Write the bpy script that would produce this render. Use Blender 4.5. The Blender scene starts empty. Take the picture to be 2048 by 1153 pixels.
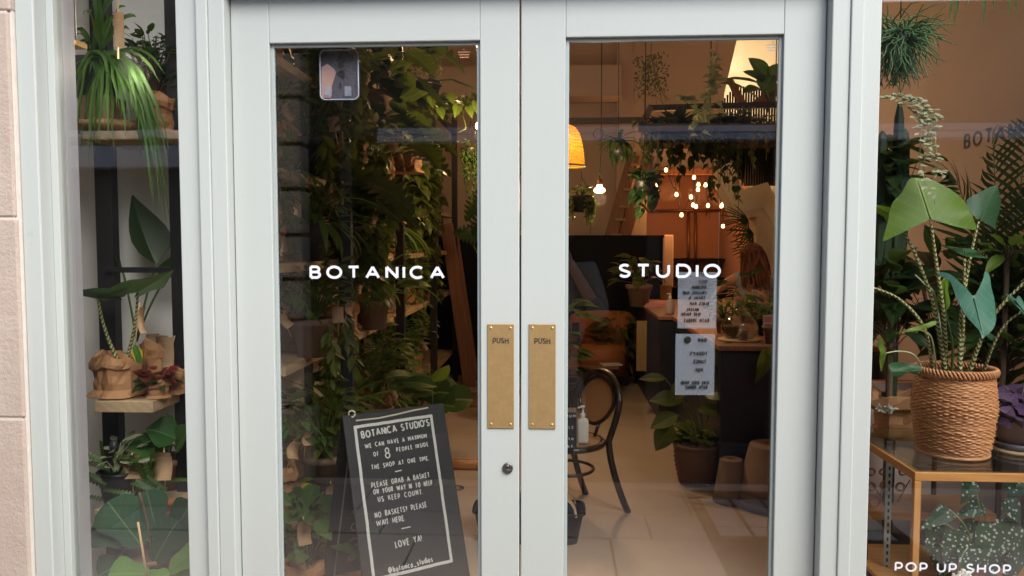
import bpy, math, random
from math import sin, cos, pi, radians, sqrt, atan2
from mathutils import Vector, Matrix, Euler

# ------------------------------------------------------------------ camera, world, sun, exposure
S = bpy.context.scene
COL = S.collection
F_PX, CAM = 1540.0, Vector((0.10, -2.20, 1.55))
cd = bpy.data.cameras.new("camera")
cam = bpy.data.objects.new("camera", cd)
COL.objects.link(cam)
cam.location = CAM
ROT = Euler((radians(90 - 3.4), radians(0.0), radians(3.2)), 'XYZ')
cam.rotation_euler = ROT
cd.sensor_width = 36.0
cd.lens = 36.0 * F_PX / 2048.0
cd.clip_start, cd.clip_end = 0.02, 300.0
S.camera = cam

W = bpy.data.worlds.new("World")
S.world = W
W.use_nodes = True
SUN_EL, SUN_AZ = radians(50), radians(140)      # azimuth: direction the light comes from, clockwise from +Y
sky = W.node_tree.nodes.new("ShaderNodeTexSky")
sky.sky_type = 'NISHITA'
sky.sun_disc = False
sky.sun_elevation = SUN_EL
sky.sun_rotation = SUN_AZ
sky.air_density, sky.dust_density = 1.0, 3.0
bg = W.node_tree.nodes["Background"]
W.node_tree.links.new(sky.outputs[0], bg.inputs[0])
bg.inputs[1].default_value = 0.10
sd = bpy.data.lights.new("sun", 'SUN')
sd.energy, sd.angle, sd.color = 2.6, radians(48), (1.0, 0.985, 0.965)
sun = bpy.data.objects.new("sun", sd)
COL.objects.link(sun)
sdir = Vector((sin(SUN_AZ) * cos(SUN_EL), cos(SUN_AZ) * cos(SUN_EL), sin(SUN_EL)))
sun.rotation_euler = sdir.to_track_quat('Z', 'Y').to_euler()
S.view_settings.view_transform = 'Standard'
S.view_settings.look = 'None'
S.view_settings.exposure = 1.56
S.view_settings.gamma = 1.0
S.render.engine = 'CYCLES'
S.cycles.use_denoising = True
S.cycles.max_bounces = 9
S.cycles.diffuse_bounces = 4
S.cycles.glossy_bounces = 4
S.cycles.transparent_max_bounces = 16
S.cycles.sample_clamp_indirect = 6.0
S.cycles.caustics_reflective = False
S.cycles.caustics_refractive = False

_RM = ROT.to_matrix()
def at(px, py, Y):
    """world point on the plane y=Y met by the ray of pixel (px,py) of the 2048 picture"""
    d = _RM @ Vector(((px - 1024) / F_PX, (576.5 - py) / F_PX, -1.0))
    return CAM + d * ((Y - CAM.y) / d.y)
def px2m(Y):
    return (Y - CAM.y) / F_PX

# ------------------------------------------------------------------ mesh builder
_k = [0]
class MB:
    def __init__(s):
        s.v, s.f, s.uv, s.mi = [], [], [], []
        s.flat = False
    def add(s, vs, fs, uvs=None, m=0):
        b = len(s.v)
        s.v.extend(vs)
        for i, f in enumerate(fs):
            s.f.append(tuple(b + j for j in f))
            s.mi.append(m)
            s.uv.append([uvs[j] for j in f] if uvs else [(0.5, 0.5)] * len(f))
    def box(s, x0, x1, y0, y1, z0, z1, m=0):
        s.obox(Vector(((x0+x1)/2, (y0+y1)/2, (z0+z1)/2)), Vector((1,0,0)), Vector((0,1,0)), Vector((0,0,1)), x1-x0, y1-y0, z1-z0, m)
    def obox(s, c, ax, ay, az, lx, ly, lz, m=0):
        vs = []
        for k in (-.5, .5):
            for j in (-.5, .5):
                for i in (-.5, .5):
                    vs.append(c + ax*(i*lx) + ay*(j*ly) + az*(k*lz))
        s.add(vs, [(0,2,3,1), (4,5,7,6), (0,1,5,4), (2,6,7,3), (0,4,6,2), (1,3,7,5)], m=m)
    def prism(s, pts, d, m=0):
        """closed outline (list of Vectors, planar) extruded by vector d"""
        n = len(pts)
        vs = [Vector(p) for p in pts] + [Vector(p) + d for p in pts]
        fs = [tuple(range(n)), tuple(range(2*n-1, n-1, -1))]
        fs += [(i, i+n, (i+1) % n + n, (i+1) % n) for i in range(n)]
        s.add(vs, fs, m=m)
    def tube(s, pts, r, n=6, m=0, cap=True, vlen=None):
        pts = [Vector(p) for p in pts]
        N = len(pts)
        rr = r if isinstance(r, (list, tuple)) else [r]*N
        vs, uvs = [], []
        up = None
        acc = 0.0
        for i, p in enumerate(pts):
            t = (pts[min(i+1, N-1)] - pts[max(i-1, 0)])
            if t.length < 1e-9: t = Vector((0,0,1))
            t.normalize()
            if up is None:
                up = Vector((0,1,0)) if abs(t.y) < .9 else Vector((1,0,0))
            a = (up - t*up.dot(t))
            if a.length < 1e-6: a = t.orthogonal()
            a.normalize(); b = t.cross(a); up = a
            if i: acc += (p - pts[i-1]).length
            for j in range(n):
                q = 2*pi*j/n
                vs.append(p + (a*cos(q) + b*sin(q))*rr[i]); uvs.append((j/n, acc))
        fs = []
        for i in range(N-1):
            for j in range(n):
                fs.append((i*n+j, i*n+(j+1) % n, (i+1)*n+(j+1) % n, (i+1)*n+j))
        if cap:
            fs.append(tuple(range(n-1, -1, -1))); fs.append(tuple((N-1)*n+j for j in range(n)))
        s.add(vs, fs, uvs, m)
    def lathe(s, prof, c, n=24, m=0, fn=None, close=False):
        """prof: list of (r, z); fn(theta, i, r, z)->(r, z) perturbs"""
        vs, uvs = [], []
        c = Vector(c)
        for i, (r, z) in enumerate(prof):
            for j in range(n):
                a = 2*pi*j/n
                rr, zz = fn(a, i, r, z) if fn else (r, z)
                vs.append(c + Vector((cos(a)*rr, sin(a)*rr, zz))); uvs.append((j/n, i/max(1, len(prof)-1)))
        fs = []
        for i in range(len(prof)-1):
            for j in range(n):
                fs.append((i*n+j, i*n+(j+1) % n, (i+1)*n+(j+1) % n, (i+1)*n+j))
        if close:
            fs.append(tuple(range(n-1, -1, -1))); fs.append(tuple((len(prof)-1)*n+j for j in range(n)))
        s.add(vs, fs, uvs, m)
    def sphere(s, c, r, n=12, m=0, sc=(1,1,1)):
        h = max(4, n//2)
        prof = [(max(1e-4, sin(pi*i/h))*r, -cos(pi*i/h)*r*sc[2]) for i in range(h+1)]
        s.lathe([(p[0]*sc[0], p[1]) for p in prof], c, n, m, close=True)
    def leaf(s, base, d, nrm, L, Wd, prof, bend=0.4, fold=0.25, ripple=0.0, cols=2, m=0, curl=0.0):
        """blade with its midrib from base along d; prof rows (t, xin, xout) in half widths"""
        _k[0] += 1
        kk = _k[0] % 997
        d = Vector(d).normalized(); nrm = Vector(nrm)
        nrm = nrm - d*nrm.dot(d)
        if nrm.length < 1e-5: nrm = d.orthogonal()
        nrm.normalize()
        side = d.cross(nrm)
        ph = kk*1.7
        for sg in (-1, 1):
            vs, uvs = [], []
            for (t, xi, xo) in prof:
                th = bend*t
                if abs(bend) > 1e-4:
                    p = base + d*(L*sin(th)/bend) - nrm*(L*(1-cos(th))/bend)
                else:
                    p = base + d*(L*t)
                nn = nrm*cos(th) + d*sin(th)
                for c in range(cols+1):
                    x = (xi + (xo-xi)*c/cols)*Wd*.5
                    q = abs(x)/(Wd*.5+1e-9)
                    rip = ripple*Wd*sin(ph + t*9 + sg)*q
                    vs.append(p + side*(sg*x*cos(fold*(1-.3*q))) + nn*(x*sin(fold) + rip - curl*x*q))
                    uvs.append((.5 + sg*q*.499 + kk*0.0 + kk, t*.96+.02))
            fs = []
            R = cols+1
            for i in range(len(prof)-1):
                for c in range(cols):
                    a = (i*R+c, i*R+c+1, (i+1)*R+c+1, (i+1)*R+c)
                    fs.append(a if sg > 0 else a[::-1])
            s.add(vs, fs, uvs, m)
    def build(s, name, mat, parent=None, smooth=True, bevel=0.0, auto=None):
        off = Vector((0,0,0))
        o = parent
        while o is not None:
            off += o.location; o = o.parent
        me = bpy.data.meshes.new(name)
        me.from_pydata([tuple(Vector(p) - off) for p in s.v], [], s.f)
        ul = me.uv_layers.new(name="UVMap")
        flat = [c for fu in s.uv for uv in fu for c in uv]
        if len(flat) == 2*len(me.loops):
            ul.data.foreach_set("uv", flat)
        for mm in (mat if isinstance(mat, (list, tuple)) else [mat]):
            me.materials.append(mm)
        if any(s.mi):
            me.polygons.foreach_set("material_index", s.mi)
        if smooth and not s.flat:
            me.polygons.foreach_set("use_smooth", [True]*len(me.polygons))
        me.update()
        ob = bpy.data.objects.new(name, me)
        COL.objects.link(ob)
        if parent is not None: ob.parent = parent
        if auto is not None:
            me.set_sharp_from_angle(angle=auto)
        if bevel > 0:
            md = ob.modifiers.new("bevel", 'BEVEL'); md.width = bevel; md.segments = 2
            md.limit_method = 'ANGLE'; md.angle_limit = radians(40)
        return ob

def thing(name, label, cat, loc, group=None, kind=None):
    o = bpy.data.objects.new(name, None)
    COL.objects.link(o)
    o.empty_display_size = .05
    o.location = Vector(loc)
    o["label"] = label; o["category"] = cat
    if group: o["group"] = group
    if kind: o["kind"] = kind
    return o
def tag(o, label, cat, group=None, kind=None):
    o["label"] = label; o["category"] = cat
    if group: o["group"] = group
    if kind: o["kind"] = kind
    return o

# ------------------------------------------------------------------ materials
class NT:
    def __init__(s, name):
        s.m = bpy.data.materials.new(name); s.m.use_nodes = True
        s.t = s.m.node_tree; s.b = s.t.nodes["Principled BSDF"]; s.out = s.t.nodes["Material Output"]
    def n(s, typ, **kw):
        x = s.t.nodes.new(typ)
        for k, v in kw.items():
            if k.startswith("i_"):
                key = k[2:]; x.inputs[int(key) if key.isdigit() else key.replace("_", " ")].default_value = v
            else: setattr(x, k, v)
        return x
    def l(s, a, b): s.t.links.new(a, b)
    def math(s, op, a, b=None, clamp=False):
        x = s.n("ShaderNodeMath", operation=op, use_clamp=clamp)
        for i, q in enumerate((a, b)):
            if q is None: continue
            if isinstance(q, (int, float)): x.inputs[i].default_value = q
            else: s.l(q, x.inputs[i])
        return x.outputs[0]
    def mix(s, fac, a, b):
        x = s.n("ShaderNodeMix", data_type='RGBA')
        for i, q in ((0, fac), (6, a), (7, b)):
            if isinstance(q, (int, float)): x.inputs[i].default_value = q
            elif isinstance(q, (tuple, list)): x.inputs[i].default_value = (*q[:3], 1)
            else: s.l(q, x.inputs[i])
        return x.outputs[2]
    def ramp(s, fac, stops):
        x = s.n("ShaderNodeValToRGB")
        e = x.color_ramp.elements
        e[0].position, e[0].color = stops[0][0], (*stops[0][1], 1)
        e[1].position, e[1].color = stops[-1][0], (*stops[-1][1], 1)
        for p, c in stops[1:-1]:
            q = e.new(p); q.color = (*c, 1)
        s.l(fac, x.inputs[0]); return x.outputs[0]
    def coord(s, scale=(1,1,1), which="Object"):
        c = s.n("ShaderNodeTexCoord"); mp = s.n("ShaderNodeMapping")
        mp.inputs["Scale"].default_value = scale
        s.l(c.outputs[which], mp.inputs[0]); return mp.outputs[0]
    def noise(s, vec, scale, detail=4, rough=.55):
        x = s.n("ShaderNodeTexNoise"); x.inputs["Scale"].default_value = scale
        x.inputs["Detail"].default_value = detail; x.inputs["Roughness"].default_value = rough
        s.l(vec, x.inputs["Vector"]); return x.outputs["Fac"]
    def bump(s, h, strength=.3, dist=.01):
        x = s.n("ShaderNodeBump"); x.inputs["Strength"].default_value = strength; x.inputs["Distance"].default_value = dist
        s.l(h, x.inputs["Height"]); s.l(x.outputs[0], s.b.inputs["Normal"])
    def set(s, color=None, rough=None, metal=None, spec=None):
        for k, v in (("Base Color", color), ("Roughness", rough), ("Metallic", metal), ("Specular IOR Level", spec)):
            if v is None: continue
            if isinstance(v, (int, float)): s.b.inputs[k].default_value = v
            elif isinstance(v, (tuple, list)): s.b.inputs[k].default_value = (*v[:3], 1)
            else: s.l(v, s.b.inputs[k])
        return s.m

def m_plain(name, c, rough=.5, metal=0, var=.12, scale=8, bump=0.0, spec=.5):
    t = NT(name); v = t.coord()
    f = t.noise(v, scale)
    lo = tuple(x*(1-var) for x in c); hi = tuple(min(1, x*(1+var)) for x in c)
    t.set(t.mix(f, lo, hi), rough, metal, spec)
    if bump: t.bump(t.noise(v, scale*6, 6), bump, .004)
    return t.m

def m_paint(name, c):
    t = NT(name); v = t.coord()
    big = t.noise(v, 1.6, 3); streak = t.noise(t.coord((14, 14, .7)), 3, 4); fine = t.noise(v, 60, 3)
    col = t.mix(t.math('MULTIPLY', big, .5), c, tuple(x*.93 for x in c))
    col = t.mix(t.math('MULTIPLY', streak, .22), col, (c[0]*.86, c[1]*.85, c[2]*.80))
    vo = t.n("ShaderNodeTexVoronoi"); vo.inputs["Scale"].default_value = 6.0; t.l(v, vo.inputs["Vector"])
    sp = t.math('LESS_THAN', vo.outputs["Distance"], .022)
    col = t.mix(t.math('MULTIPLY', sp, .5), col, (.32, .30, .27))
    mott = t.noise(v, 9, 6, .7)
    col = t.mix(t.math('MULTIPLY', t.math('GREATER_THAN', mott, .70), .28), col, (c[0]*.74, c[1]*.70, c[2]*.62))
    t.set(col, t.math('ADD', t.math('MULTIPLY', big, .25), .28))
    t.bump(t.math('ADD', t.math('MULTIPLY', fine, .3), t.noise(t.coord((36, 36, 3)), 5, 5)), .06, .004)
    return t.m

def m_wood(name, a, b, scale=6, rough=.5, axis=1):
    t = NT(name); sc = [9, 9, 9]; sc[axis] = .8
    v = t.coord(tuple(sc))
    f = t.noise(v, scale*.6, 6, .6); g = t.noise(v, scale*4, 3)
    w = t.n("ShaderNodeTexWave", bands_direction='DIAGONAL'); w.inputs["Scale"].default_value = scale*.35
    w.inputs["Distortion"].default_value = 6; w.inputs["Detail"].default_value = 3
    t.l(v, w.inputs["Vector"])
    q = t.math('ADD', t.math('MULTIPLY', f, .6), t.math('MULTIPLY', w.outputs["Fac"], .4))
    col = t.mix(q, a, b)
    t.set(t.mix(t.math('MULTIPLY', g, .3), col, tuple(x*.5 for x in a)), rough)
    t.bump(g, .15, .003)
    return t.m

def m_leaf(name, base, alt, vein=None, nv=14, veinw=.05, rough=.38, spots=None, stripe=None, edge=None, trans=.35, slope=.5, back=None):
    """blade: leaf-to-leaf tint, midrib and side veins from the blade's own UV"""
    t = NT(name)
    uvn = t.n("ShaderNodeUVMap"); sp = t.n("ShaderNodeSeparateXYZ"); t.l(uvn.outputs[0], sp.inputs[0])
    fl = t.math('FLOOR', sp.outputs[0]); fr = t.math('FRACT', sp.outputs[0]); v = sp.outputs[1]
    wn = t.n("ShaderNodeTexWhiteNoise", noise_dimensions='1D'); t.l(fl, wn.inputs["W"])
    rnd = wn.outputs["Value"]
    nz = t.noise(t.coord(), 30, 4)
    col = t.mix(t.math('ADD', t.math('MULTIPLY', rnd, .75), t.math('MULTIPLY', nz, .25)), base, alt)
    au = t.math('ABSOLUTE', t.math('SUBTRACT', fr, .5))
    if stripe:
        w = t.math('SINE', t.math('MULTIPLY', t.math('SUBTRACT', v, t.math('MULTIPLY', au, slope)), nv*6.283))
        col = t.mix(t.math('MULTIPLY', t.math('GREATER_THAN', w, .1), .8), col, stripe)
    if vein:
        sv = t.math('ABSOLUTE', t.math('SINE', t.math('MULTIPLY', t.math('SUBTRACT', v, t.math('MULTIPLY', au, slope)), nv*3.1416)))
        side = t.math('LESS_THAN', sv, veinw*2.2)
        mid = t.math('LESS_THAN', au, veinw*.45)
        vv = t.math('MAXIMUM', t.math('MULTIPLY', side, .55), mid)
        col = t.mix(t.math('MULTIPLY', vv, .75), col, vein)
    if edge:
        e = t.math('GREATER_THAN', t.math('ADD', au, t.math('MULTIPLY', nz, .12)), .38)
        col = t.mix(e, col, edge)
    if spots:
        vo = t.n("ShaderNodeTexVoronoi"); vo.inputs["Scale"].default_value = 75.0; t.l(t.coord(), vo.inputs["Vector"])
        col = t.mix(t.math('LESS_THAN', vo.outputs["Distance"], .30), col, spots)
    t.set(col, rough)
    t.b.inputs["Specular IOR Level"].default_value = .24
    if nv and vein:
        t.bump(sv, .07, .002)
    tr = t.n("ShaderNodeBsdfTranslucent"); t.l(t.mix(.35, col, (.30, .42, .05)), tr.inputs[0])
    mx = t.n("ShaderNodeMixShader"); mx.inputs[0].default_value = trans
    t.l(t.b.outputs[0], mx.inputs[1]); t.l(tr.outputs[0], mx.inputs[2]); t.l(mx.outputs[0], t.out.inputs[0])
    return t.m

def m_emit(name, c, st):
    t = NT(name); e = t.n("ShaderNodeEmission"); e.inputs[0].default_value = (*c, 1); e.inputs[1].default_value = st
    t.l(e.outputs[0], t.out.inputs[0]); return t.m

def m_glass(name, boost=2.6, tint=(1,1,1), rough=0.0):
    t = NT(name)
    lw = t.n("ShaderNodeLayerWeight"); lw.inputs[0].default_value = .5
    f = t.math('MULTIPLY', t.math('ADD', .04, t.math('MULTIPLY', t.math('POWER', lw.outputs["Facing"], 5), .9)), boost, clamp=True)
    tr = t.n("ShaderNodeBsdfTransparent"); tr.inputs[0].default_value = (*tint, 1)
    gl = t.n("ShaderNodeBsdfGlossy"); gl.inputs["Roughness"].default_value = rough
    mx = t.n("ShaderNodeMixShader"); t.l(f, mx.inputs[0]); t.l(tr.outputs[0], mx.inputs[1]); t.l(gl.outputs[0], mx.inputs[2])
    t.l(mx.outputs[0], t.out.inputs[0]); return t.m

def m_sheet(name, c, alpha):
    """clear-ish film: part of the light passes straight through"""
    t = NT(name); t.set(t.mix(t.noise(t.coord(), 14), tuple(x*.85 for x in c), c), .5)
    tr = t.n("ShaderNodeBsdfTransparent"); mx = t.n("ShaderNodeMixShader"); mx.inputs[0].default_value = alpha
    t.l(tr.outputs[0], mx.inputs[1]); t.l(t.b.outputs[0], mx.inputs[2]); t.l(mx.outputs[0], t.out.inputs[0]); return t.m

def m_stone(name, a, b, scale=3, bump=.5):
    t = NT(name); v = t.coord()
    f = t.noise(v, scale, 8, .65); g = t.noise(v, scale*18, 6, .7); h = t.noise(t.coord((1, 1, .25)), scale*2, 5)
    col = t.mix(f, a, b)
    col = t.mix(t.math('MULTIPLY', h, .35), col, (a[0]*.7, a[1]*.55, a[2]*.45))
    vo = t.n("ShaderNodeTexVoronoi"); vo.inputs["Scale"].default_value = scale*22; t.l(v, vo.inputs["Vector"])
    col = t.mix(t.math('MULTIPLY', t.math('LESS_THAN', vo.outputs["Distance"], .16), .35), col, tuple(x*.45 for x in a))
    t.set(col, .85)
    t.bump(t.math('ADD', t.math('MULTIPLY', f, .6), t.math('MULTIPLY', g, .5)), bump, .012)
    return t.m

M = {}
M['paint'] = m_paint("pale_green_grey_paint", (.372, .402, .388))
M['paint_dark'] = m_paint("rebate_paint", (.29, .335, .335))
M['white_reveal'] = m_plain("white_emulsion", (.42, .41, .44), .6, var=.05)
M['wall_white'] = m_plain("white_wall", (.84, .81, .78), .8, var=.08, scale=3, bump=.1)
M['wall_pink'] = m_plain("pink_plaster", (.64, .49, .42), .85, var=.10, scale=2.5, bump=.15)
M['wall_brown'] = m_plain("warm_plaster", (.52, .41, .34), .85, var=.10, scale=2, bump=.12)
M['wall_lamptint'] = m_plain("lamp_tinted_plaster", (.42, .22, .13), .85, var=.12, scale=2)  # alcove plaster with the orange of the lamp light put into its colour
M['wall_cream'] = m_plain("cream_wall", (.80, .72, .55), .8, var=.04, scale=2)
M['black'] = m_plain("black_paint", (.006, .006, .008), .6, var=.3, spec=.12)
M['navy'] = m_plain("navy_paint", (.018, .021, .035), .4, var=.3)
M['steel'] = m_plain("dark_steel", (.03, .028, .028), .42, .3, var=.3)
M['steel_brown'] = m_plain("brown_steel", (.06, .045, .04), .4, .3, var=.3)
M['floor'] = m_plain("worn_warm_floor", (.42, .315, .235), .55, var=.22, scale=2.2, bump=.1)
M['stone'] = m_stone("bath_stone", (.27, .215, .18), (.48, .41, .35), 5)
M['stone_grey'] = m_stone("weathered_ashlar", (.38, .35, .29), (.66, .60, .51), 5, .8)
M['mortar'] = m_plain("pale_mortar", (.50, .46, .41), .9, var=.15, scale=30)
M['flag'] = m_stone("flagstone", (.50, .40, .33), (.66, .54, .46), 2.2, .3)
M['flag_b'] = m_stone("paler_flagstone", (.58, .49, .44), (.74, .64, .58), 2.6, .3)
M['iron'] = m_plain("cast_iron", (.09, .065, .05), .6, .4, var=.35, scale=20)
M['glassblock'] = m_plain("cast_glass_lens", (.62, .58, .54), .2, var=.5, scale=9)
t = NT("aged_brass"); v = t.coord()
scr = t.math('ADD', t.math('MULTIPLY', t.noise(t.coord((190, 3, 10)), 3, 6), .6), t.math('MULTIPLY', t.noise(t.coord((9, 3, 120)), 3, 6), .4))
spot = t.noise(v, 26, 6, .7)
t.set(t.mix(t.math('MULTIPLY', spot, .9), t.mix(scr, (.36, .225, .085), (.70, .50, .24)), (.24, .15, .06)), t.math('ADD', t.math('MULTIPLY', spot, .35), .28), .6)
t.bump(scr, .06, .002)
M['brass'] = t.m
M['lockm'] = m_plain("dull_lock_metal", (.10, .09, .085), .45, .8, var=.4, scale=90)
M['lettering'] = m_plain("white_vinyl", (.56, .58, .64), .45, var=.02)
M['inkblack'] = m_plain("black_letter", (.012, .011, .011), .5, var=.1)
M['inkgrey'] = m_plain("dark_blue_letter", (.05, .05, .085), .6, var=.1)
M['chalk'] = m_plain("chalk_paint", (.58, .57, .54), .8, var=.14, scale=60)
M['chalkboard'] = m_plain("chalkboard", (.013, .013, .015), .6, var=.35, scale=5)
M['chalkdim'] = m_plain("rubbed_chalk", (.22, .20, .17), .8, var=.4, scale=40)
M['glass'] = m_glass("window_glass", 2.3, (.97, .98, .97))
M['glass_thin'] = m_glass("clear_vessel_glass", 1.3, (.93, .94, .92))
M['tableglass'] = m_glass("table_glass", 1.3, (.80, .86, .84))
M['oak'] = m_wood("oak_varnish", (.50, .21, .055), (.68, .33, .11), 5, .35, 0)
M['oak_v'] = m_wood("oak_varnish_upright", (.50, .21, .055), (.68, .33, .11), 5, .35, 2)
M['plank'] = m_wood("rough_plank", (.40, .27, .15), (.58, .42, .26), 5, .7, 1)
M['wood_red'] = m_wood("reddish_timber", (.20, .085, .045), (.34, .15, .08), 5, .5, 2)
M['wood_dark'] = m_wood("dark_bentwood", (.022, .013, .010), (.055, .03, .02), 5, .3, 2)
M['bamboo'] = m_plain("bamboo_stick", (.58, .38, .20), .6, var=.2, scale=40)
t = NT("kraft_paper"); v = t.coord()
f = t.noise(v, 16, 6, .6); g = t.noise(v, 60, 4)
t.set(t.mix(f, (.29, .135, .055), (.47, .25, .115)), .75); t.bump(t.math('ADD', f, t.math('MULTIPLY', g, .3)), .6, .008)
M['kraft'] = t.m
M['card'] = m_plain("brown_card", (.44, .27, .15), .8, var=.15, scale=40)
M['terracotta'] = m_plain("terracotta", (.22, .135, .095), .85, var=.25, scale=9, bump=.2)
M['terracotta_dark'] = m_plain("stained_terracotta", (.14, .095, .07), .85, var=.35, scale=7, bump=.2)
M['greypot'] = m_plain("grey_glazed_pot", (.11, .105, .12), .4, var=.15)
M['blackpot'] = m_plain("black_plastic_pot", (.02, .02, .02), .45, var=.2)
M['pinkpot'] = m_plain("pale_clay_pot", (.42, .31, .31), .7, var=.12)
M['soil'] = m_plain("soil", (.03, .02, .014), .95, var=.5, scale=60)
t = NT("wicker"); v = t.coord((1, 1, 1))
f = t.noise(t.coord((6, 6, 60)), 3, 4); g = t.noise(v, 7, 4)
t.set(t.mix(t.math('ADD', t.math('MULTIPLY', f, .6), t.math('MULTIPLY', g, .4)), (.28, .095, .032), (.70, .345, .15)), .55)
M['wicker'] = t.m
M['wicker_dark'] = m_plain("brown_wicker", (.15, .065, .03), .6, var=.5, scale=60)
def m_cane(name, c, n_u, n_v, trans=.3, hole=.32, emis=None):
    t = NT(name)
    uvn = t.n("ShaderNodeUVMap"); sp = t.n("ShaderNodeSeparateXYZ"); t.l(uvn.outputs[0], sp.inputs[0])
    a = t.math('ABSOLUTE', t.math('SUBTRACT', t.math('FRACT', t.math('MULTIPLY', sp.outputs[0], n_u)), .5))
    b = t.math('ABSOLUTE', t.math('SUBTRACT', t.math('FRACT', t.math('MULTIPLY', sp.outputs[1], n_v)), .5))
    h = t.math('MULTIPLY', t.math('LESS_THAN', a, hole), t.math('LESS_THAN', b, hole))
    t.set(t.mix(t.noise(t.coord(), 40), tuple(x*.75 for x in c), c), .6)
    tl = t.n("ShaderNodeBsdfTranslucent"); tl.inputs[0].default_value = (*c, 1)
    m1 = t.n("ShaderNodeMixShader"); m1.inputs[0].default_value = trans
    t.l(t.b.outputs[0], m1.inputs[1]); t.l(tl.outputs[0], m1.inputs[2])
    tr = t.n("ShaderNodeBsdfTransparent"); m2 = t.n("ShaderNodeMixShader")
    t.l(h, m2.inputs[0]); t.l(m1.outputs[0], m2.inputs[1]); t.l(tr.outputs[0], m2.inputs[2])
    t.l(m2.outputs[0], t.out.inputs[0]); return t.m
M['cane'] = m_cane("cane_webbing", (.50, .27, .13), 20, 24, .25, .2)
M['shade_wicker'] = m_cane("woven_rattan_shade", (.66, .38, .07), 44, 20, .55, .27)
M['skin'] = m_plain("skin", (.52, .30, .22), .5, var=.06)
M['hair'] = m_wood("auburn_hair", (.10, .032, .015), (.24, .085, .035), 9, .45, 2)
M['jumper'] = m_plain("grey_knit", (.36, .36, .40), .9, var=.15, scale=30)
M['jacket'] = m_plain("charcoal_jacket", (.20, .19, .175), .75, var=.25, scale=12)
M['trousers'] = m_plain("olive_grey_trousers", (.22, .23, .20), .85, var=.2, scale=14)
M['white'] = m_plain("white_plastic", (.72, .68, .62), .35, var=.05)
M['red'] = m_plain("red_upholstery", (.42, .035, .018), .6, var=.2)
M['orange_uph'] = m_plain("tan_upholstery", (.34, .115, .035), .6, var=.2)
M['pinkpaper'] = m_plain("pink_paper", (.70, .30, .27), .7, var=.1)
M['greymetal'] = m_plain("galvanised_strip", (.42, .44, .44), .4, .6, var=.15)
M['copper'] = m_plain("copper_pipe", (.30, .13, .06), .4, .7, var=.2)
M['rope'] = m_plain("rope", (.62, .55, .44), .9, var=.2, scale=80)
M['bulb'] = m_emit("lit_bulb", (1.0, .56, .20), 5.0)
M['filament'] = m_emit("lit_filament_bulb", (1.0, .66, .30), 14.0)
M['sheet'] = m_sheet("reflection_film", (.50, .54, .66), .29)  # film that stands in for the letter boards' reflection
M['signrefl'] = m_sheet("sign_reflection_film", (.22, .20, .27), .28)  # film that stands in for the street sign's reflection
M['signpink'] = m_sheet("sign_reflection_pink", (.62, .38, .33), .62)
M['shopgreen'] = m_plain("dark_shopfront_paint", (.02, .022, .028), .5, var=.2)
M['transom'] = m_plain("sky_tinted_transom", (.40, .45, .58), .35, var=.1)  # sky reflection put into the rail's pale blue colour
M['darkglass'] = m_plain("dark_window", (.006, .006, .007), .3, var=.1, spec=.05)

# leaves
M['lf_mid'] = m_leaf("leaf_mid", (.035, .085, .018), (.085, .16, .03), (.12, .19, .05))
M['lf_dark'] = m_leaf("leaf_dark", (.012, .032, .012), (.03, .062, .02), (.05, .09, .03), rough=.3)
M['lf_olive'] = m_leaf("leaf_olive", (.05, .075, .015), (.12, .14, .03), (.16, .18, .05))
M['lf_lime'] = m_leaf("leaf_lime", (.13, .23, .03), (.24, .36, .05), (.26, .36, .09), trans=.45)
M['lf_zeb_pale'] = m_leaf("arrow_leaf_pale", (.10, .195, .018), (.13, .235, .024), (.27, .38, .08), nv=8, veinw=.05, trans=.4, slope=.9)  # paler yellow-green, more translucent than the other arrow leaves
M['lf_zeb'] = m_leaf("arrow_leaf", (.035, .11, .05), (.055, .14, .065), (.16, .27, .14), nv=8, veinw=.05, slope=.9)
M['lf_zeb_blue'] = m_leaf("arrow_leaf_bluish", (.07, .19, .14), (.10, .23, .17), (.24, .40, .31), nv=7, veinw=.045, rough=.35, slope=.9, trans=.15)
M['lf_fig'] = m_leaf("fiddle_leaf", (.018, .055, .028), (.035, .085, .045), (.16, .22, .11), nv=6, veinw=.03, rough=.25, slope=.8, trans=.15)
M['lf_fig_pale'] = m_leaf("fiddle_leaf_young", (.09, .20, .05), (.14, .28, .05), (.24, .35, .12), nv=6, veinw=.03, rough=.3, slope=.8)
M['lf_strap'] = m_leaf("strap_leaf", (.05, .12, .03), (.13, .23, .055), (.15, .26, .08), nv=0.5)
M['lf_pale'] = m_leaf("variegated_leaf", (.30, .33, .20), (.52, .50, .36), (.20, .28, .12), nv=3)
M['lf_ivy'] = m_leaf("ivy_leaf", (.24, .30, .18), (.48, .48, .33), (.10, .17, .07), nv=3)
M['lf_cal'] = m_leaf("striped_round_leaf", (.03, .065, .02), (.05, .10, .03), (.19, .24, .09), nv=9, veinw=.08, slope=.7)
M['lf_spot'] = m_leaf("spotted_leaf", (.02, .05, .028), (.045, .085, .04), None, spots=(.55, .60, .52), nv=0)
M['lf_purple'] = m_leaf("purple_leaf", (.07, .035, .085), (.12, .065, .14), (.16, .09, .19), nv=2, trans=.3)
M['lf_redleaf'] = m_leaf("red_leaf", (.16, .015, .02), (.26, .03, .035), (.30, .06, .05), nv=5)
M['lf_pileaf'] = m_leaf("hosta_leaf", (.03, .10, .03), (.06, .15, .04), (.15, .26, .09), nv=4, slope=-1.6, veinw=.03)
M['lf_yellow'] = m_leaf("yellowing_leaf", (.05, .16, .03), (.07, .18, .03), (.2, .3, .05), edge=(.55, .47, .03))
M['lf_banana'] = m_leaf("paddle_leaf", (.025, .09, .02), (.06, .17, .03), (.15, .27, .08), nv=20, veinw=.03)
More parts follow.
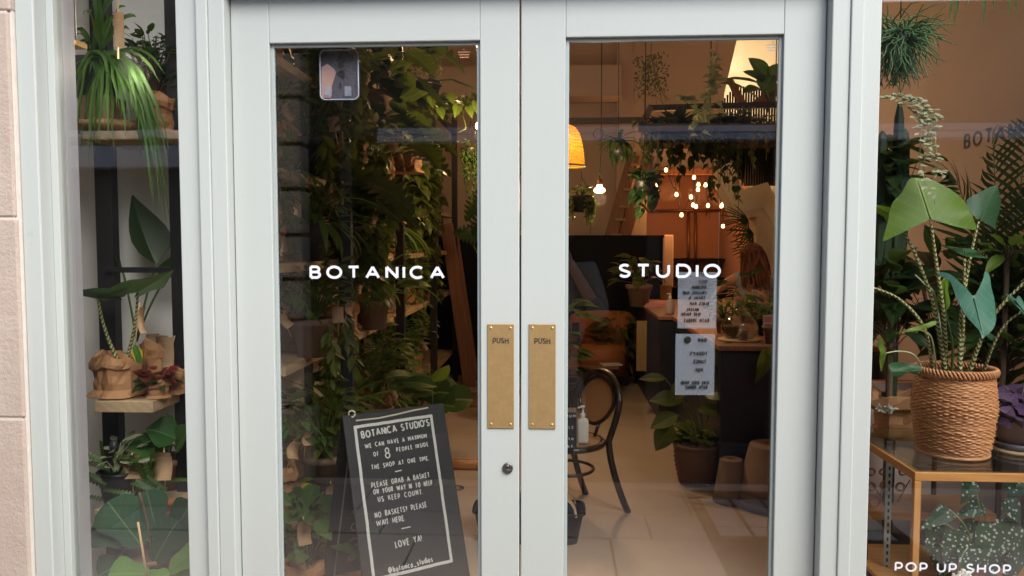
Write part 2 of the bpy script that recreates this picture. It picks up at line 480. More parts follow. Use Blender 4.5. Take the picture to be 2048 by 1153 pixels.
M['lf_dry'] = m_leaf("dry_leaf", (.40, .16, .06), (.55, .26, .11), (.3, .12, .05), nv=6)
M['stem_green'] = m_plain("green_stem", (.08, .13, .03), .5, var=.3, scale=30)
M['stem_brown'] = m_plain("brown_stem", (.12, .075, .04), .7, var=.3, scale=30)
M['stem_pale'] = m_plain("pale_stem", (.33, .36, .20), .6, var=.2, scale=30)
M['cactus'] = m_plain("cactus_skin", (.03, .055, .022), .6, var=.35, scale=25)
t = NT("zebra_stem"); uvn = t.n("ShaderNodeUVMap"); sp = t.n("ShaderNodeSeparateXYZ"); t.l(uvn.outputs[0], sp.inputs[0])
cx = t.math('MULTIPLY', t.math('COSINE', t.math('MULTIPLY', sp.outputs[0], 6.283*2)), .35)
w = t.math('SINE', t.math('ADD', t.math('MULTIPLY', sp.outputs[1], 400), t.math('MULTIPLY', cx, 5)))
nz = t.noise(t.coord(), 60, 3)
w2 = t.math('ADD', w, t.math('MULTIPLY', t.math('SUBTRACT', nz, .5), 2.4))
t.set(t.mix(t.math('GREATER_THAN', w2, .12), (.42, .42, .17), (.035, .028, .014)), .5)
M['stem_zebra'] = t.m

# ------------------------------------------------------------------ leaf outlines: rows (t, inner, outer)
def prof_fn(f, n=8, t0=0.0):
    return [(t0 + (1-t0)*i/n, 0.0, max(0.0, f(i/n))) for i in range(n+1)]
OVAL = prof_fn(lambda t: sin(pi*t**.8)**.8 if 0 < t < 1 else 0.02, 7)
ROUND = prof_fn(lambda t: sqrt(max(0, 1-(2*t-1)**2)), 9)
LANCE = prof_fn(lambda t: sin(pi*t**.7) if 0 < t < 1 else .03, 6)
STRAP = prof_fn(lambda t: min(1, t*6+.5)*min(1, (1-t)*5+.05), 8)
HEART = [(-.20, .42, .44), (-.16, .20, .72), (-.08, .05, .92), (.05, 0, 1.0), (.2, 0, .99), (.38, 0, .87), (.58, 0, .62), (.78, 0, .32), (.92, 0, .1), (1, 0, .01)]
ARROW = [(-.52, .66, .68), (-.46, .56, .78), (-.34, .40, .90), (-.2, .22, .99), (-.08, .06, 1.02), (0.02, 0, 1.0), (.16, 0, .93), (.34, 0, .78), (.52, 0, .58), (.70, 0, .36), (.85, 0, .17), (.95, 0, .06), (1, 0, .01)]
FIDDLE = [(0, 0, .12), (.06, 0, .40), (.16, 0, .55), (.28, 0, .58), (.40, 0, .62), (.55, 0, .83), (.70, 0, .99), (.82, 0, .98), (.92, 0, .75), (.98, 0, .38), (1, 0, .05)]
TULIP = [(0, 0, .05), (.1, 0, .55), (.25, 0, .85), (.4, 0, 1), (.55, 0, .95), (.7, 0, .72), (.85, 0, .38), (.95, 0, .12), (1, 0, .01)]
MONST = []
for i in range(25):
    tt = -.15 + 1.15*i/24
    o = (1 - abs((tt-.22)/.80)**2.2) if tt > .22 else (1 - abs((tt-.22)/.42)**2.5*.55)
    o = max(.03, o)
    if i % 3 == 2 and .0 < tt < .9: o *= .38
    MONST.append((tt, .18 if tt < -.05 else 0, o))
FISH = []
for i in range(19):
    tt = i/18
    FISH.append((tt, 0, (.95 if i % 2 else .35)*(1-.5*tt)))
IVYP = [(-.12, .2, .5), (-.05, .03, .95), (.08, 0, .55), (.22, 0, .62), (.36, 0, .95), (.45, 0, .45), (.7, 0, .28), (1, 0, .01)]

UP = Vector((0, 0, 1))
def rv(r, a=-1, b=1):
    return Vector((r.uniform(a, b), r.uniform(a, b), r.uniform(a, b)))

def vine(lb, sb, start, length, n, size, r, prof=HEART, aspect=.75, sway=.10, drift=(0,0,0), bend=.3, rad=.0022, out=.6):
    p = Vector(start); pts = [p.copy()]
    dr = Vector(drift)
    steps = max(4, int(length/.05))
    h = Vector((r.uniform(-1, 1), r.uniform(-1, 1), 0))*sway
    for i in range(steps):
        h += Vector((r.uniform(-1, 1), r.uniform(-1, 1), 0))*sway*.5
        h *= .85
        p = p + (Vector((0, 0, -1)) + h + dr).normalized()*(length/steps)
        pts.append(p.copy())
    sb.tube(pts, rad, 4)
    for k in range(n):
        f = (k+r.random()*.6)/n*(steps-1)
        i = int(f); q = pts[i].lerp(pts[i+1], f-i)
        a = k*2.4 + r.uniform(-.5, .5)
        d = Vector((cos(a)*out, sin(a)*out, -.55 + r.uniform(-.35, .25)))
        nn = Vector((cos(a)*.7, sin(a)*.7 - .35, .8)) + rv(r)*.3
        L = size*r.uniform(.7, 1.2)
        lb.leaf(q + d.normalized()*L*.15, d, nn, L, L*aspect, prof, bend*r.uniform(.3, 1.6), r.uniform(.05, .4), .02)

def bush(lb, sb, base, rad, height, n, size, r, prof=OVAL, aspect=.5, up=.5, bend=.5, stems=True, fold=.2, flat=1.0, rip=.02, lean=(0,0,0)):
    base = Vector(base); lean = Vector(lean)
    for k in range(n):
        a = r.uniform(0, 2*pi); u = sqrt(r.random()); hh = r.random()
        p = base + Vector((cos(a)*rad*u*.8, sin(a)*rad*u*.8*flat, height*(.15+.85*hh*(1-.35*u*u)))) + lean*hh
        d = Vector((cos(a), sin(a)*flat, up + r.uniform(-.6, .5))) + rv(r)*.25
        nn = Vector((-cos(a)*.2, -sin(a)*.2 - .3, 1)) + rv(r)*.35
        L = size*r.uniform(.6, 1.25)
        lb.leaf(p, d, nn, L, L*aspect*r.uniform(.85, 1.15), prof, bend*r.uniform(.3, 1.7), fold*r.uniform(.3, 1.5), rip)
        if stems and k % 2 == 0:
            mid = base.lerp(p, .5) + Vector((0, 0, .02)) + rv(r)*.01
            sb.tube([base + rv(r)*rad*.08, mid, p], [.003, .0022, .0016], 4, cap=False)

def rosette(lb, base, n, L, Wd, r, prof=STRAP, el=(0.3, 1.2), bend=(.6, 1.8), fold=.3, a0=0, a1=2*pi):
    for k in range(n):
        a = a0 + (a1-a0)*(k+r.random()*.7)/n
        e = r.uniform(*el)
        d = Vector((cos(a)*cos(e), sin(a)*cos(e), sin(e)))
        nn = Vector((-cos(a)*sin(e), -sin(a)*sin(e), cos(e)))
        ll = L*r.uniform(.7, 1.15)
        lb.leaf(Vector(base) + rv(r)*.008, d, nn, ll, Wd*r.uniform(.8, 1.2), prof, r.uniform(*bend), fold, .0)

def frond(lb, sb, pts, n, L, Wd, r, droop=.5):
    pts = [Vector(p) for p in pts]
    sb.tube(pts, [.004*(1-.7*i/(len(pts)-1)) for i in range(len(pts))], 5)
    for k in range(n):
        f = (.18 + .82*k/(n-1))*(len(pts)-1); i = min(int(f), len(pts)-2)
        q = pts[i].lerp(pts[i+1], f-i); tg = (pts[i+1]-pts[i]).normalized()
        sd = tg.cross(Vector((0, -.6, .8))).normalized()
        env = sin(pi*(.12+.83*k/(n-1)))**.6
        for sg in (-1, 1):
            d = sd*sg*.85 + tg*.75 + Vector((0, 0, -.12)) + rv(r)*.06
            lb.leaf(q, d, sd.cross(tg)*(1 if sd.cross(tg).z > 0 else -1), L*env*r.uniform(.85, 1.1), Wd, LANCE, droop*r.uniform(.5, 1.4), .15, 0, cols=1)

def arc_pts(p0, p1, sag, n=7, side=None):
    p0, p1 = Vector(p0), Vector(p1)
    o = Vector(side) if side else Vector((0, 0, 1))
    return [p0.lerp(p1, i/n) + o*(sag*4*(i/n)*(1-i/n)) for i in range(n+1)]

# ------------------------------------------------------------------ pots
def pot_mesh(c, r0, r1, h, rim=True, n=24):
    mb = MB()
    pr = [(.001, 0), (r0, 0), (r0+(r1-r0)*.8, h*.8)]
    if rim: pr += [(r1*1.0, h*.81), (r1*1.06, h*.82), (r1*1.08, h*.98), (r1*1.05, h)]
    else: pr += [(r1, h*.985), (r1*.99, h)]
    pr += [(r1*.93, h), (r1*.90, h*.86), (.001, h*.85)]
    mb.lathe(pr, c, n); return mb
def paper_bag(c, r, h, rng, flare=1.1, n=40):
    """crumpled kraft paper sleeve with a turned cuff and a flared foot"""
    ph = [rng.uniform(0, 6.28) for _ in range(8)]
    n = max(18, int(n*.62))
    jit = {}
    def fn(a, i, rr, z):
        w = .07*sin(4*a+ph[0]+z*9) + .05*sin(7*a+ph[1]-z*25) + rng.uniform(-.055, .055)
        k = min(1, z/h)
        return rr*(1 + w), z + h*(.07*sin(3*a+ph[4]) + .04*sin(7*a+ph[5]) + rng.uniform(-.035, .035))*k
    mb = MB(); mb.flat = True
    pr = [(r*.2, 0), (r*1.12, .002), (r*1.26, h*.04), (r*1.10, h*.13), (r*.96, h*.2), (r*1.0, h*.36), (r*1.0, h*.52), (r*1.02, h*.66), (r*1.07*flare, h*.70), (r*1.08*flare, h*.82), (r*1.04*flare, h*.95), (r*1.0*flare, h), (r*.93, h*.96), (r*.88, h*.8), (.001, h*.76)]
    mb.lathe(pr, c, n, fn=fn); return mb
def weave_basket(c, prof, rows, stakes, amp, n_per=4):
    """woven body: every strand row weaves in and out of the stakes"""
    import bisect
    zs = [p[1] for p in prof]
    def rad(z):
        i = min(max(bisect.bisect(zs, z)-1, 0), len(prof)-2)
        a, b = prof[i], prof[i+1]
        f = (z-a[1])/(b[1]-a[1]+1e-9); return a[0]+(b[0]-a[0])*f
    H0, H1 = zs[0], zs[-1]
    mb = MB()
    n = stakes*n_per
    pr = []
    sub = 4
    for i in range(rows*sub+1):
        pr.append((0, H0+(H1-H0)*i/(rows*sub)))
    def fn(a, i, r, z):
        row = i//sub; ph = (i % sub)/sub
        bulge = sin(pi*ph)
        big = 1.9 if .50 < (z-H0)/(H1-H0) < .66 else 1.0
        rq = random.Random(row*7+1); w = sin(a*stakes*.5 + pi*row + rq.uniform(-.5, .5))
        k_ = rq.uniform(.65, 1.25)
        return rad(z) + amp*(bulge*(.9 + .9*w*big)*k_ - .5) + .0011*sin(a*3+row*1.7), z + .0012*sin(a*5 + row*2.1)
    mb.lathe(pr, c, n, fn=fn)
    return mb, rad

# ------------------------------------------------------------------ stroke lettering
def ar(cx, cy, rx, ry, a0, a1, n=10):
    return [(cx+rx*cos(radians(a0+(a1-a0)*i/n)), cy+ry*sin(radians(a0+(a1-a0)*i/n))) for i in range(n+1)]
G = {
 'A': (1.0, [[(0,0),(.5,1),(1,0)], [(.18,.32),(.82,.32)]]),
 'B': (.78, [[(0,0),(0,1)], [(0,1)]+ar(.58,.76,.34,.24,90,-90)+[(0,.52)], [(.5,.52)]+ar(.62,.26,.38,.26,90,-90)+[(0,0)]]),
 'C': (1.0, [ar(.54,.5,.54,.5,48,312,18)]),
 'D': (.95, [[(0,0),(0,1)], [(0,1),(.45,1)]+ar(.45,.5,.55,.5,90,-90,14)+[(0,0)]]),
 'E': (.70, [[(1,1),(0,1),(0,0),(1,0)], [(0,.52),(.88,.52)]]),
 'F': (.68, [[(1,1),(0,1),(0,0)], [(0,.48),(.88,.48)]]),
 'G': (1.0, [ar(.54,.5,.54,.5,48,330,18)+[(1,.48),(.62,.48)]]),
 'H': (.88, [[(0,0),(0,1)], [(1,0),(1,1)], [(0,.5),(1,.5)]]),
 'I': (.02, [[(.5,0),(.5,1)]]),
 'J': (.5, [[(1,1),(1,.3)]+ar(.5,.3,.5,.3,0,-170)]),
 'K': (.82, [[(0,0),(0,1)], [(.95,1),(0,.4)], [(.36,.62),(1,0)]]),
 'L': (.66, [[(0,1),(0,0),(1,0)]]),
 'M': (1.05, [[(0,0),(0,1),(.5,.3),(1,1),(1,0)]]),
 'N': (.88, [[(0,0),(0,1),(1,0),(1,1)]]),
 'O': (1.08, [ar(.5,.5,.5,.5,90,450,26)]),
 'P': (.78, [[(0,0),(0,1)], [(0,1),(.55,1)]+ar(.55,.67,.45,.33,90,-90)+[(0,.34)]]),
 'Q': (1.08, [ar(.5,.5,.5,.5,90,450,24), [(.6,.25),(1,-.05)]]),
 'R': (.80, [[(0,0),(0,1)], [(0,1),(.55,1)]+ar(.55,.67,.45,.33,90,-90)+[(0,.34)], [(.55,.34),(1,0)]]),
 'S': (.76, [ar(.5,.76,.46,.24,35,200,9)+[(.2,.58),(.5,.5),(.8,.42)]+ar(.5,.26,.5,.26,15,-155,9)]),
 'T': (.84, [[(0,1),(1,1)], [(.5,1),(.5,0)]]),
 'U': (.88, [[(0,1),(0,.42)]+ar(.5,.42,.5,.42,180,360,12)+[(1,1)]]),
 'V': (1.0, [[(0,1),(.5,0),(1,1)]]),
 'W': (1.5, [[(0,1),(.25,0),(.5,.85),(.75,0),(1,1)]]),
 'X': (.85, [[(0,0),(1,1)], [(0,1),(1,0)]]),
 'Y': (.9, [[(0,1),(.5,.45),(1,1)], [(.5,.45),(.5,0)]]),
 'Z': (.8, [[(0,1),(1,1),(0,0),(1,0)]]),
 '0': (.8, [ar(.5,.5,.5,.5,90,450,20)]),
 '3': (.7, [ar(.45,.75,.45,.25,150,-90,10)+ar(.45,.25,.5,.25,90,-150,10)]),
 '6': (.75, [[(.8,1),(.3,.7)]+ar(.5,.3,.5,.3,160,520,16)]),
 '8': (.75, [ar(.5,.74,.40,.26,-90,270,18), ar(.5,.25,.5,.25,90,450,18)]),
 '!': (.1, [[(.5,1),(.5,.3)], [(.5,.08),(.5,0)]]),
 '?': (.6, [ar(.5,.75,.45,.25,170,-60,10)+[(.5,.45),(.5,.28)], [(.5,.08),(.5,0)]]),
 '.': (.1, [[(.5,0),(.5,.1)]]),
 "'": (.1, [[(.5,1),(.5,.75)]]),
 '-': (.6, [[(0,.4),(1,.4)]]),
 '_': (.7, [[(0,-.05),(1,-.05)]]),
 '@': (1.0, [ar(.5,.4,.22,.24,0,360,14), [(.72,.62),(.74,.2),(.95,.25)]+ar(.5,.42,.5,.5,-15,290,20)]),
 'b': (.6, [[(0,1),(0,0)], ar(.5,.3,.5,.3,180,540,14)]),
 'o': (.6, [ar(.5,.3,.5,.3,90,450,14)]),
 't': (.4, [[(.5,.9),(.5,.1),(.9,.02)], [(0,.6),(1,.6)]]),
 'a': (.6, [ar(.5,.3,.5,.3,0,360,14), [(1,.6),(1,0)]]),
 'n': (.55, [[(0,.6),(0,0)], [(0,.4)]+ar(.5,.35,.5,.25,160,0,8)+[(1,0)]]),
 'i': (.05, [[(.5,.6),(.5,0)], [(.5,.8),(.5,.86)]]),
 'c': (.55, [ar(.5,.3,.5,.3,50,310,12)]),
 's': (.5, [ar(.5,.46,.42,.14,30,200,6)+[(.5,.3)]+ar(.5,.15,.48,.15,20,-150,6)]),
 'u': (.55, [[(0,.6),(0,.25)]+ar(.5,.25,.5,.25,180,360,8)+[(1,.6)], [(1,.6),(1,0)]]),
 'd': (.6, [ar(.5,.3,.5,.3,0,360,14), [(1,1),(1,0)]]),
}
def ribbon(mb, pts, w, O, R, U, N, m=0, closed=False):
    P = [Vector((a, b)) for a, b in pts]
    Q = [P[0]]
    for p in P[1:]:
        if (p-Q[-1]).length > 1e-5: Q.append(p)
    P = Q; n = len(P)
    if n < 2: return
    for i in range(1, n-1):
        if (P[i]-P[i-1]).normalized().dot((P[i+1]-P[i]).normalized()) < -.15:
            ribbon(mb, [tuple(p) for p in P[:i+1]], w, O, R, U, N, m); ribbon(mb, [tuple(p) for p in P[i:]], w, O, R, U, N*1.13, m)
            return
    closed = (P[0]-P[-1]).length < 1e-4
    vs = []
    for i in range(n):
        if closed:
            a = P[i] - P[i-1 if i > 0 else n-2]; b = P[(i+1) if i < n-1 else 1] - P[i]
        else:
            a = P[i]-P[max(i-1, 0)] if i > 0 else P[1]-P[0]
            b = P[min(i+1, n-1)]-P[i] if i < n-1 else P[n-1]-P[n-2]
        a = a.normalized(); b = b.normalized()
        na = Vector((-a.y, a.x)); nb = Vector((-b.y, b.x))
        mm = na+nb
        if mm.length < 1e-4: mm = na
        mm.normalize(); k = min(1/max(.35, mm.dot(na)), 2.4)
        for sg in (1, -1):
            q = P[i] + mm*(sg*w*.5*k)
            vs.append(O + R*q.x + U*q.y + N)
    mb.add(vs, [(2*i, 2*i+1, 2*i+3, 2*i+2) for i in range(n-1)], m=m)
def text_len(s, h, gap, narrow=1.0, sp=.45):
    L = 0
    for c in s:
        L += (sp*h if c == ' ' else G[c][0]*h*narrow) + gap*h
    return L - gap*h
def text(mb, s, O, R, U, N, h, w, gap=.3, width=None, narrow=1.0, rng=None, jit=0.0, mirror=False, m=0, sp=.45):
    """O: lower-left of the line, R/U unit axes, N small offset normal to the face"""
    inset = w*.5
    if width is not None:
        g_ = sum(G[c][0] for c in s if c != ' ')*h; sp_ = s.count(' ')*sp*h; n = max(1, len(s)-1)
        narrow = min(narrow, max(.2, (width - sp_ - n*max(.10*h, w*.55))/g_))
    L = text_len(s, h, gap, narrow, sp)
    if width is not None:
        n = max(1, len(s)-1)
        gap = gap + (width - L)/n/h
        L = width
    x = 0.0
    lay = 0
    for c in s:
        if c == ' ':
            x += (sp+gap)*h; continue
        gw, st = G[c]
        gw = gw*h*narrow
        dz = (rng.uniform(-jit, jit)*h if rng else 0)
        sk = (rng.uniform(-jit, jit) if rng else 0)
        for line in st:
            pts = []
            for (a, b) in line:
                X = x + inset*(gw > w) + a*max(gw - 2*inset, 0)
                Yy = inset + b*(h-2*inset) + dz
                X += sk*(b-.5)*h*.6
                if mirror: X = L - X
                pts.append((X, Yy))
            ribbon(mb, pts, w, O, R, U, N*(1+.22*lay), m)
            lay = (lay+1) % 5
        x += gw + gap*h
    return L

# ================================================================== SETTING
X = lambda px, Y=0.0, py=576: at(px, py, Y).x
Z = lambda py, Y=0.0, px=1040: at(px, py, Y).z
V = Vector

mb = MB(); mb.box(-40, 40, -40, 40, -.30, -.06)
tag(mb.build("ground", m_plain("dull_earth", (.16, .14, .12), .9), smooth=False), "plain dull ground under the street and shop", "ground", kind='structure')

# pavement of sandstone flags (y -2.6 .. 0), individual flag outlines with joints
mb = MB(); rr = random.Random(4)
mb.box(-4.5, 4.5, -2.6, .02, -.055, -.012, 2)
yy = -2.58
while yy < -.03:
    dy = rr.choice([.42, .50, .60, .36]); y1 = min(yy+dy, -.01)
    xx = -4.45 + rr.uniform(0, .5)
    while xx < 4.4:
        dx = rr.uniform(.55, 1.05)
        if not (xx+dx > .93 and xx < 1.95 and y1 > -2.45 and yy < -1.72):
            mb.box(xx+.008, xx+dx-.008, yy+.008, y1-.008, -.012, rr.uniform(0, .004), rr.choice([0, 0, 1]))
        else:
            if xx < .90: mb.box(xx+.005, .905, yy+.005, y1-.005, -.012, .002, 0)
            if xx+dx > 1.96: mb.box(1.965, xx+dx, yy+.005, y1-.005, -.012, .002, 1)
        xx += dx
    yy = y1
tag(mb.build("pavement", [M['flag'], M['flag_b'], m_plain("joint_sand", (.07, .05, .04), .95)], smooth=False), "worn sandstone flags paving the passage", "pavement", kind='structure')

# cellar light in the pavement
pl = thing("pavement_light", "iron framed cellar light with cast glass lenses in the paving", "cellar light", (1.43, -2.08, 0))
mb = MB()
x0, x1, y0, y1 = .92, 1.95, -2.44, -1.73
for q in ((x0, x1, y0, y0+.05), (x0, x1, y1-.05, y1), (x0, x0+.05, y0+.05, y1-.05), (x1-.05, x1, y0+.05, y1-.05)):
    mb.box(*q, -.012, .005)
nx, ny = 5, 4
ux, uy = (x1-x0-.1)/nx, (y1-y0-.1)/ny
for i in range(1, nx): mb.box(x0+.05+i*ux-.008, x0+.05+i*ux+.008, y0+.05, y1-.05, -.012, .004)
mb.build("frame", M['iron'], pl, False)
mb = MB()
for i in range(nx):
    for j in range(ny):
        mb.box(x0+.05+i*ux+.011, x0+.05+(i+1)*ux-.011, y0+.05+j*uy+.006, y0+.05+(j+1)*uy-.006, -.02, rr.uniform(-.002, .003))
mb.build("lens_panel", M['glassblock'], pl, False)

mb = MB(); mb.box(-1.9, 3.4, .10, 9.2, -.05, .012)
tag(mb.build("shop_floor", M['floor'], smooth=False), "worn warm brown floor running to the back of the shop", "floor", kind='structure')

# ------------------------------------------------------------------ the shop's building
shop = thing("shop_building", "plastered plant shop interior with brown walls and black wainscot", "building", (0, 4, 0))
mb = MB(); mb.box(-1.95, -1.80, .14, 9.2, .0, 4.4); mb.build("wall", M['wall_white'], shop, False)["label"] = "white plastered wall beside the shelves"
mb = MB(); mb.box(2.10, 2.25, .14, 4.6, 0, 4.4); mb.box(2.25, 3.4, 4.45, 4.6, 0, 4.4); mb.build("wall", M['wall_pink'], shop, False)["label"] = "pinkish brown wall behind the window table"
# back wall with an arch-less opening (alcove) and a sloped upper edge by the stairs
YB = 7.4
mb = MB()
xa, xs = X(1292, YB), X(1500, YB)
zh = Z(338, YB)
mb.box(-1.80, xa, YB, YB+.15, 0, 4.4)
pA, pB = at(1478, 60, YB), at(1448, 190, YB)
mb.prism([V((xa, YB, zh)), V((X(1440, YB), YB, zh)), V((pB.x, YB, pB.z)), V((pA.x, YB, pA.z)), V((pA.x+.15, YB, 4.4)), V((xa, YB, 4.4))], V((0, .15, 0)))
mb.build("wall", M['wall_brown'], shop, False)["label"] = "brown plastered wall at the back of the shop"
mb = MB(); mb.box(.3, 2.42, 8.9, 9.05, 0, zh+.1); mb.box(.3, 2.42, YB+.152, 8.898, zh+.02, zh+.1); mb.box(2.422, 2.5, YB+.152, 8.898, 0, zh+.1); mb.build("wall", M['wall_lamptint'], shop, False)["label"] = "alcove wall with orange lamp light put into its plaster colour"  # ceiling slab and side wall added to block the stair lamp's light
mb = MB(); mb.box(-1.80, -1.19, .72, .745, .012, 4.4); mb.build("partition", M['wall_white'], shop, False)
mb = MB(); mb.box(2.5, 3.4, 8.9, 9.05, 0, zh+.1); mb.box(.3, 3.4, 8.905, 9.06, zh+.101, 4.4); mb.box(3.4, 3.55, 4.6, 9.05, 0, 4.4)
mb.build("wall", M['wall_cream'], shop, False)["label"] = "cream wall of the lit stairwell"
mb = MB(); mb.box(-1.95, 3.55, .14, 9.05, 4.4, 4.5); mb.build("ceiling", M['wall_brown'], shop, False)
mb = MB()
zw = Z(471, 6.6)-.03
mb.box(-1.78, X(1325, 6.6), 6.6, 6.66, .02, zw)
mb.box(-1.78, X(1325, 6.6)+.01, 6.585, 6.675, zw, zw+.03)
mb.build("wainscot", M['black'], shop, False)
mb = MB()
for z, y in ((Z(195, 6.6, 1200)+.0, 6.6),):
    mb.box(-1.8, X(1245, 6.6), 6.9, 7.39, 3.25, 3.6)
mb.box(X(1232, 7.2), X(1262, 7.2), 7.30, 7.39, 1.7, 4.4)
mb.build("beam", M['wall_brown'], shop, False)

# ------------------------------------------------------------------ shopfront facade
front = thing("shopfront_frame", "pale grey-green painted timber frame around the double doors and windows", "shopfront", (0, 0, 0))
zt = Z(-20, 0)                   # top of the door leaves
xl0, xl1 = X(374), X(471)      # left post: glass side, door side
xr0, xr1 = X(1642), X(1740)
ZT = 3.3
mb = MB()
# left post, stepped mouldings (front face at -.04)
mb.box(xl0, X(408, -.03), -.03, .10, 0, ZT)
mb.box(X(408, -.03), X(426, -.045), -.045, .10, 0, ZT)
mb.box(X(426, -.045), xl1, -.04, .10, 0, ZT)
mb.build("post", M['paint'], front, False, bevel=.003)
mb = MB()
# right post
mb.box(xr0, X(1688, -.04), -.04, .10, 0, ZT)
mb.box(X(1688, -.04), X(1715, -.045), -.045, .10, 0, ZT)
mb.box(X(1715, -.045), xr1, -.03, .10, 0, ZT)
mb.build("post", M['paint'], front, False, bevel=.003)
mb = MB(); mb.box(xl1, xr0, -.04, .10, zt, ZT); mb.box(xl1, xr0, -.055, -.0405, zt+.06, zt+.09); mb.build("head", M['paint'], front, False, bevel=.003)
mb = MB(); mb.box(xl1-.3, xr0+.3, -.26, -.046, 2.70, 2.80); mb.build("cornice", M['paint'], front, False, bevel=.01)
# far left jamb: front face, bright return, inner rebate
xj0, xj1 = X(47, -.06), X(86, -.055)
mb = MB()
mb.box(xj0, xj1, -.055, .10, 0, ZT)
mb.build("post", M['paint'], front, False, bevel=.004)
mb = MB(); mb.box(xj1, X(125, .0), -.002, .038, 0, ZT); mb.build("sash_strip", M['paint'], front, False, bevel=.002)
mb = MB(); mb.box(xj0-.03, 3.3, -.04, .14, ZT, 4.75); mb.box(xr1+1.15, 3.3, -.04, .14, 0, ZT); mb.build("fascia", M['paint'], front, False)
for q0, q1 in ((xj1, xl0), (xr1, xr1+1.15)):
    mb = MB(); mb.box(q0, q1, .005, .10, 0, .40); mb.build("stall_riser", M['paint'], front, False)
# white inner reveal of the left window
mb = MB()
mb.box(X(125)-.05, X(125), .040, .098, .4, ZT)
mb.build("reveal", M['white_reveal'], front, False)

# shop windows: glass sheet in the frame
def shop_window(x0, x1, label):
    w = thing("shop_window", label, "window", ((x0+x1)/2, .02, .4))
    mb = MB(); mb.box(x0, x1, .016, .024, .41, ZT-.01); mb.build("pane", M['glass'], w, False)
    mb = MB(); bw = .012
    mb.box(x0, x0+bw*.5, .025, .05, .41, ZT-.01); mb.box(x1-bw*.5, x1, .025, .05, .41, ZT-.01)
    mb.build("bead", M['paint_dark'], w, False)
    return w
wl = shop_window(X(125, .02), X(374, .02), "narrow tall window with plant shelves behind, beside the stone wall")
wr = shop_window(X(1740, .02), xr1+1.15, "wide window with white pop up shop lettering and plant table behind")
mb = MB()
a, b = at(1790, 1144, .012), at(2023, 1150, .012)
text(mb, "POP UP SHOP", V((a.x, .0155, a.z-.000)), V((1,0,0)), UP, V((0,-.0006,0)), 19.5/700, 3.6/700, .42, width=b.x-a.x, sp=.40, narrow=1.05)
mb.build("lettering", M['lettering'], wr, False)

# stone pier at far left
st = thing("stone_pier", "warm bath stone pier at the far left of the frame", "pier", (-2.0, 0, 0))
mb = MB(); rr = random.Random(3)
zb = 0.0
xs1 = X(25, -.14, 0)
while zb < 4.6:
    h = rr.choice([.52, .64, .58]); z1 = min(zb+h, 4.6)
    mb.box(-3.6, X(38, -.075)+rr.uniform(-.004, .004), -.075, .14, zb+.0015, z1-.0015)
    zb = z1
mb.build("ashlar_blocks", M['stone'], st, False, bevel=.006)
mb = MB(); mb.box(X(38, -.075)-.02, X(47, -.06)-.001, -.066, .12, 0, 4.6)
mb.build("mortar_bead", M['mortar'], st, False)
mb = MB(); mb.box(-3.58, X(38, -.075)-.008, -.0715, .13, 0, 4.6); mb.build("bed_joint", M['mortar'], st, False)

# ------------------------------------------------------------------ the two door leaves
YG = .025
def door(x0, x1, o0, o1, otop, label, plate, word, wpx, plabel):
    d = thing("door", label, "door", ((x0+x1)/2, .02, 0))
    zo, zbt = otop, .44
    mb = MB()
    mb.box(x0, o0, 0, .045, .015, zt-.006)
    mb.box(o1, x1, 0, .045, .015, zt-.006)
    mb.build("stile", M['paint'], d, False, bevel=.0025)
    mb = MB()
    mb.box(o0, o1, 0.0004, .0446, zo, zt-.006); mb.box(o0, o1, .0004, .0446, .015, zbt)
    mb.build("rail", M['paint'], d, False, bevel=.0025)
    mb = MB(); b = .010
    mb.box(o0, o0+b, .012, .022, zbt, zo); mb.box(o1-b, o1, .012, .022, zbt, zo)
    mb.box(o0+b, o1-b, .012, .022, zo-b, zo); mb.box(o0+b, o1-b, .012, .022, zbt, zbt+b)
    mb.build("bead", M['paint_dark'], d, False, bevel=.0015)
    mb = MB(); mb.box(o0+.001, o1-.001, YG-.002, YG+.004, zbt+.001, zo-.001)
    mb.build("pane", M['glass'], d, False)
    # vinyl word on the glass
    mb = MB(); a, bq = at(wpx[0], wpx[2], YG), at(wpx[1], wpx[2], YG)
    text(mb, word, V((a.x, YG-.0026, a.z)), V((1,0,0)), UP, V((0,-.0006,0)), wpx[3]*px2m(YG), 5.3*px2m(YG), .42, width=bq.x-a.x, narrow=1.12)
    mb.build("lettering", M['lettering'], d, False)
    # brass push plate
    p0, p1 = at(plate[0], plate[2], 0), at(plate[1], plate[3], 0)
    mb = MB(); mb.box(p0.x, p1.x, -.0035, 0.0002, p1.z, p0.z)
    pp = mb.build("push_plate", M['brass'], d, False, bevel=.0012)
    pp["label"] = plabel
    for sx in (p0.x+.010, p1.x-.010):
        for sz in (p0.z-.012, p1.z+.012):
            q = MB()
            q.lathe([(.0001, .0012), (.003, .0012), (.0043, 0)], (0, 0, 0), 12)
            q.v = [V((v.x+sx, -.0036-v.z, v.y+sz)) for v in q.v]
            q.box(sx-.003, sx+.003, -.0052, -.0046, sz-.0005, sz+.0005)
            q.build("screw", M['brass'], pp)
    mb = MB(); cx = (p0.x+p1.x)/2; wz = Z(687, 0); w = 32/700; h = 11/700
    text(mb, "PUSH", V((cx-w/2, -.0038, wz)), V((1,0,0)), UP, V((0,-.0003,0)), h, 1.7/700, .22, width=w)
    # serifs
    L = 0; xq = cx-w/2
    for fx in (0.02, .31, .49, .80, .98):
        mb.box(xq+fx*w-.0022, xq+fx*w+.0022, -.0042, -.0040, wz+(h-.001 if fx in (.31, .49) else 0)-.0002, wz+(h if fx in (.31, .49) else .001))
    mb.build("lettering", M['inkblack'], pp, False)
    return d
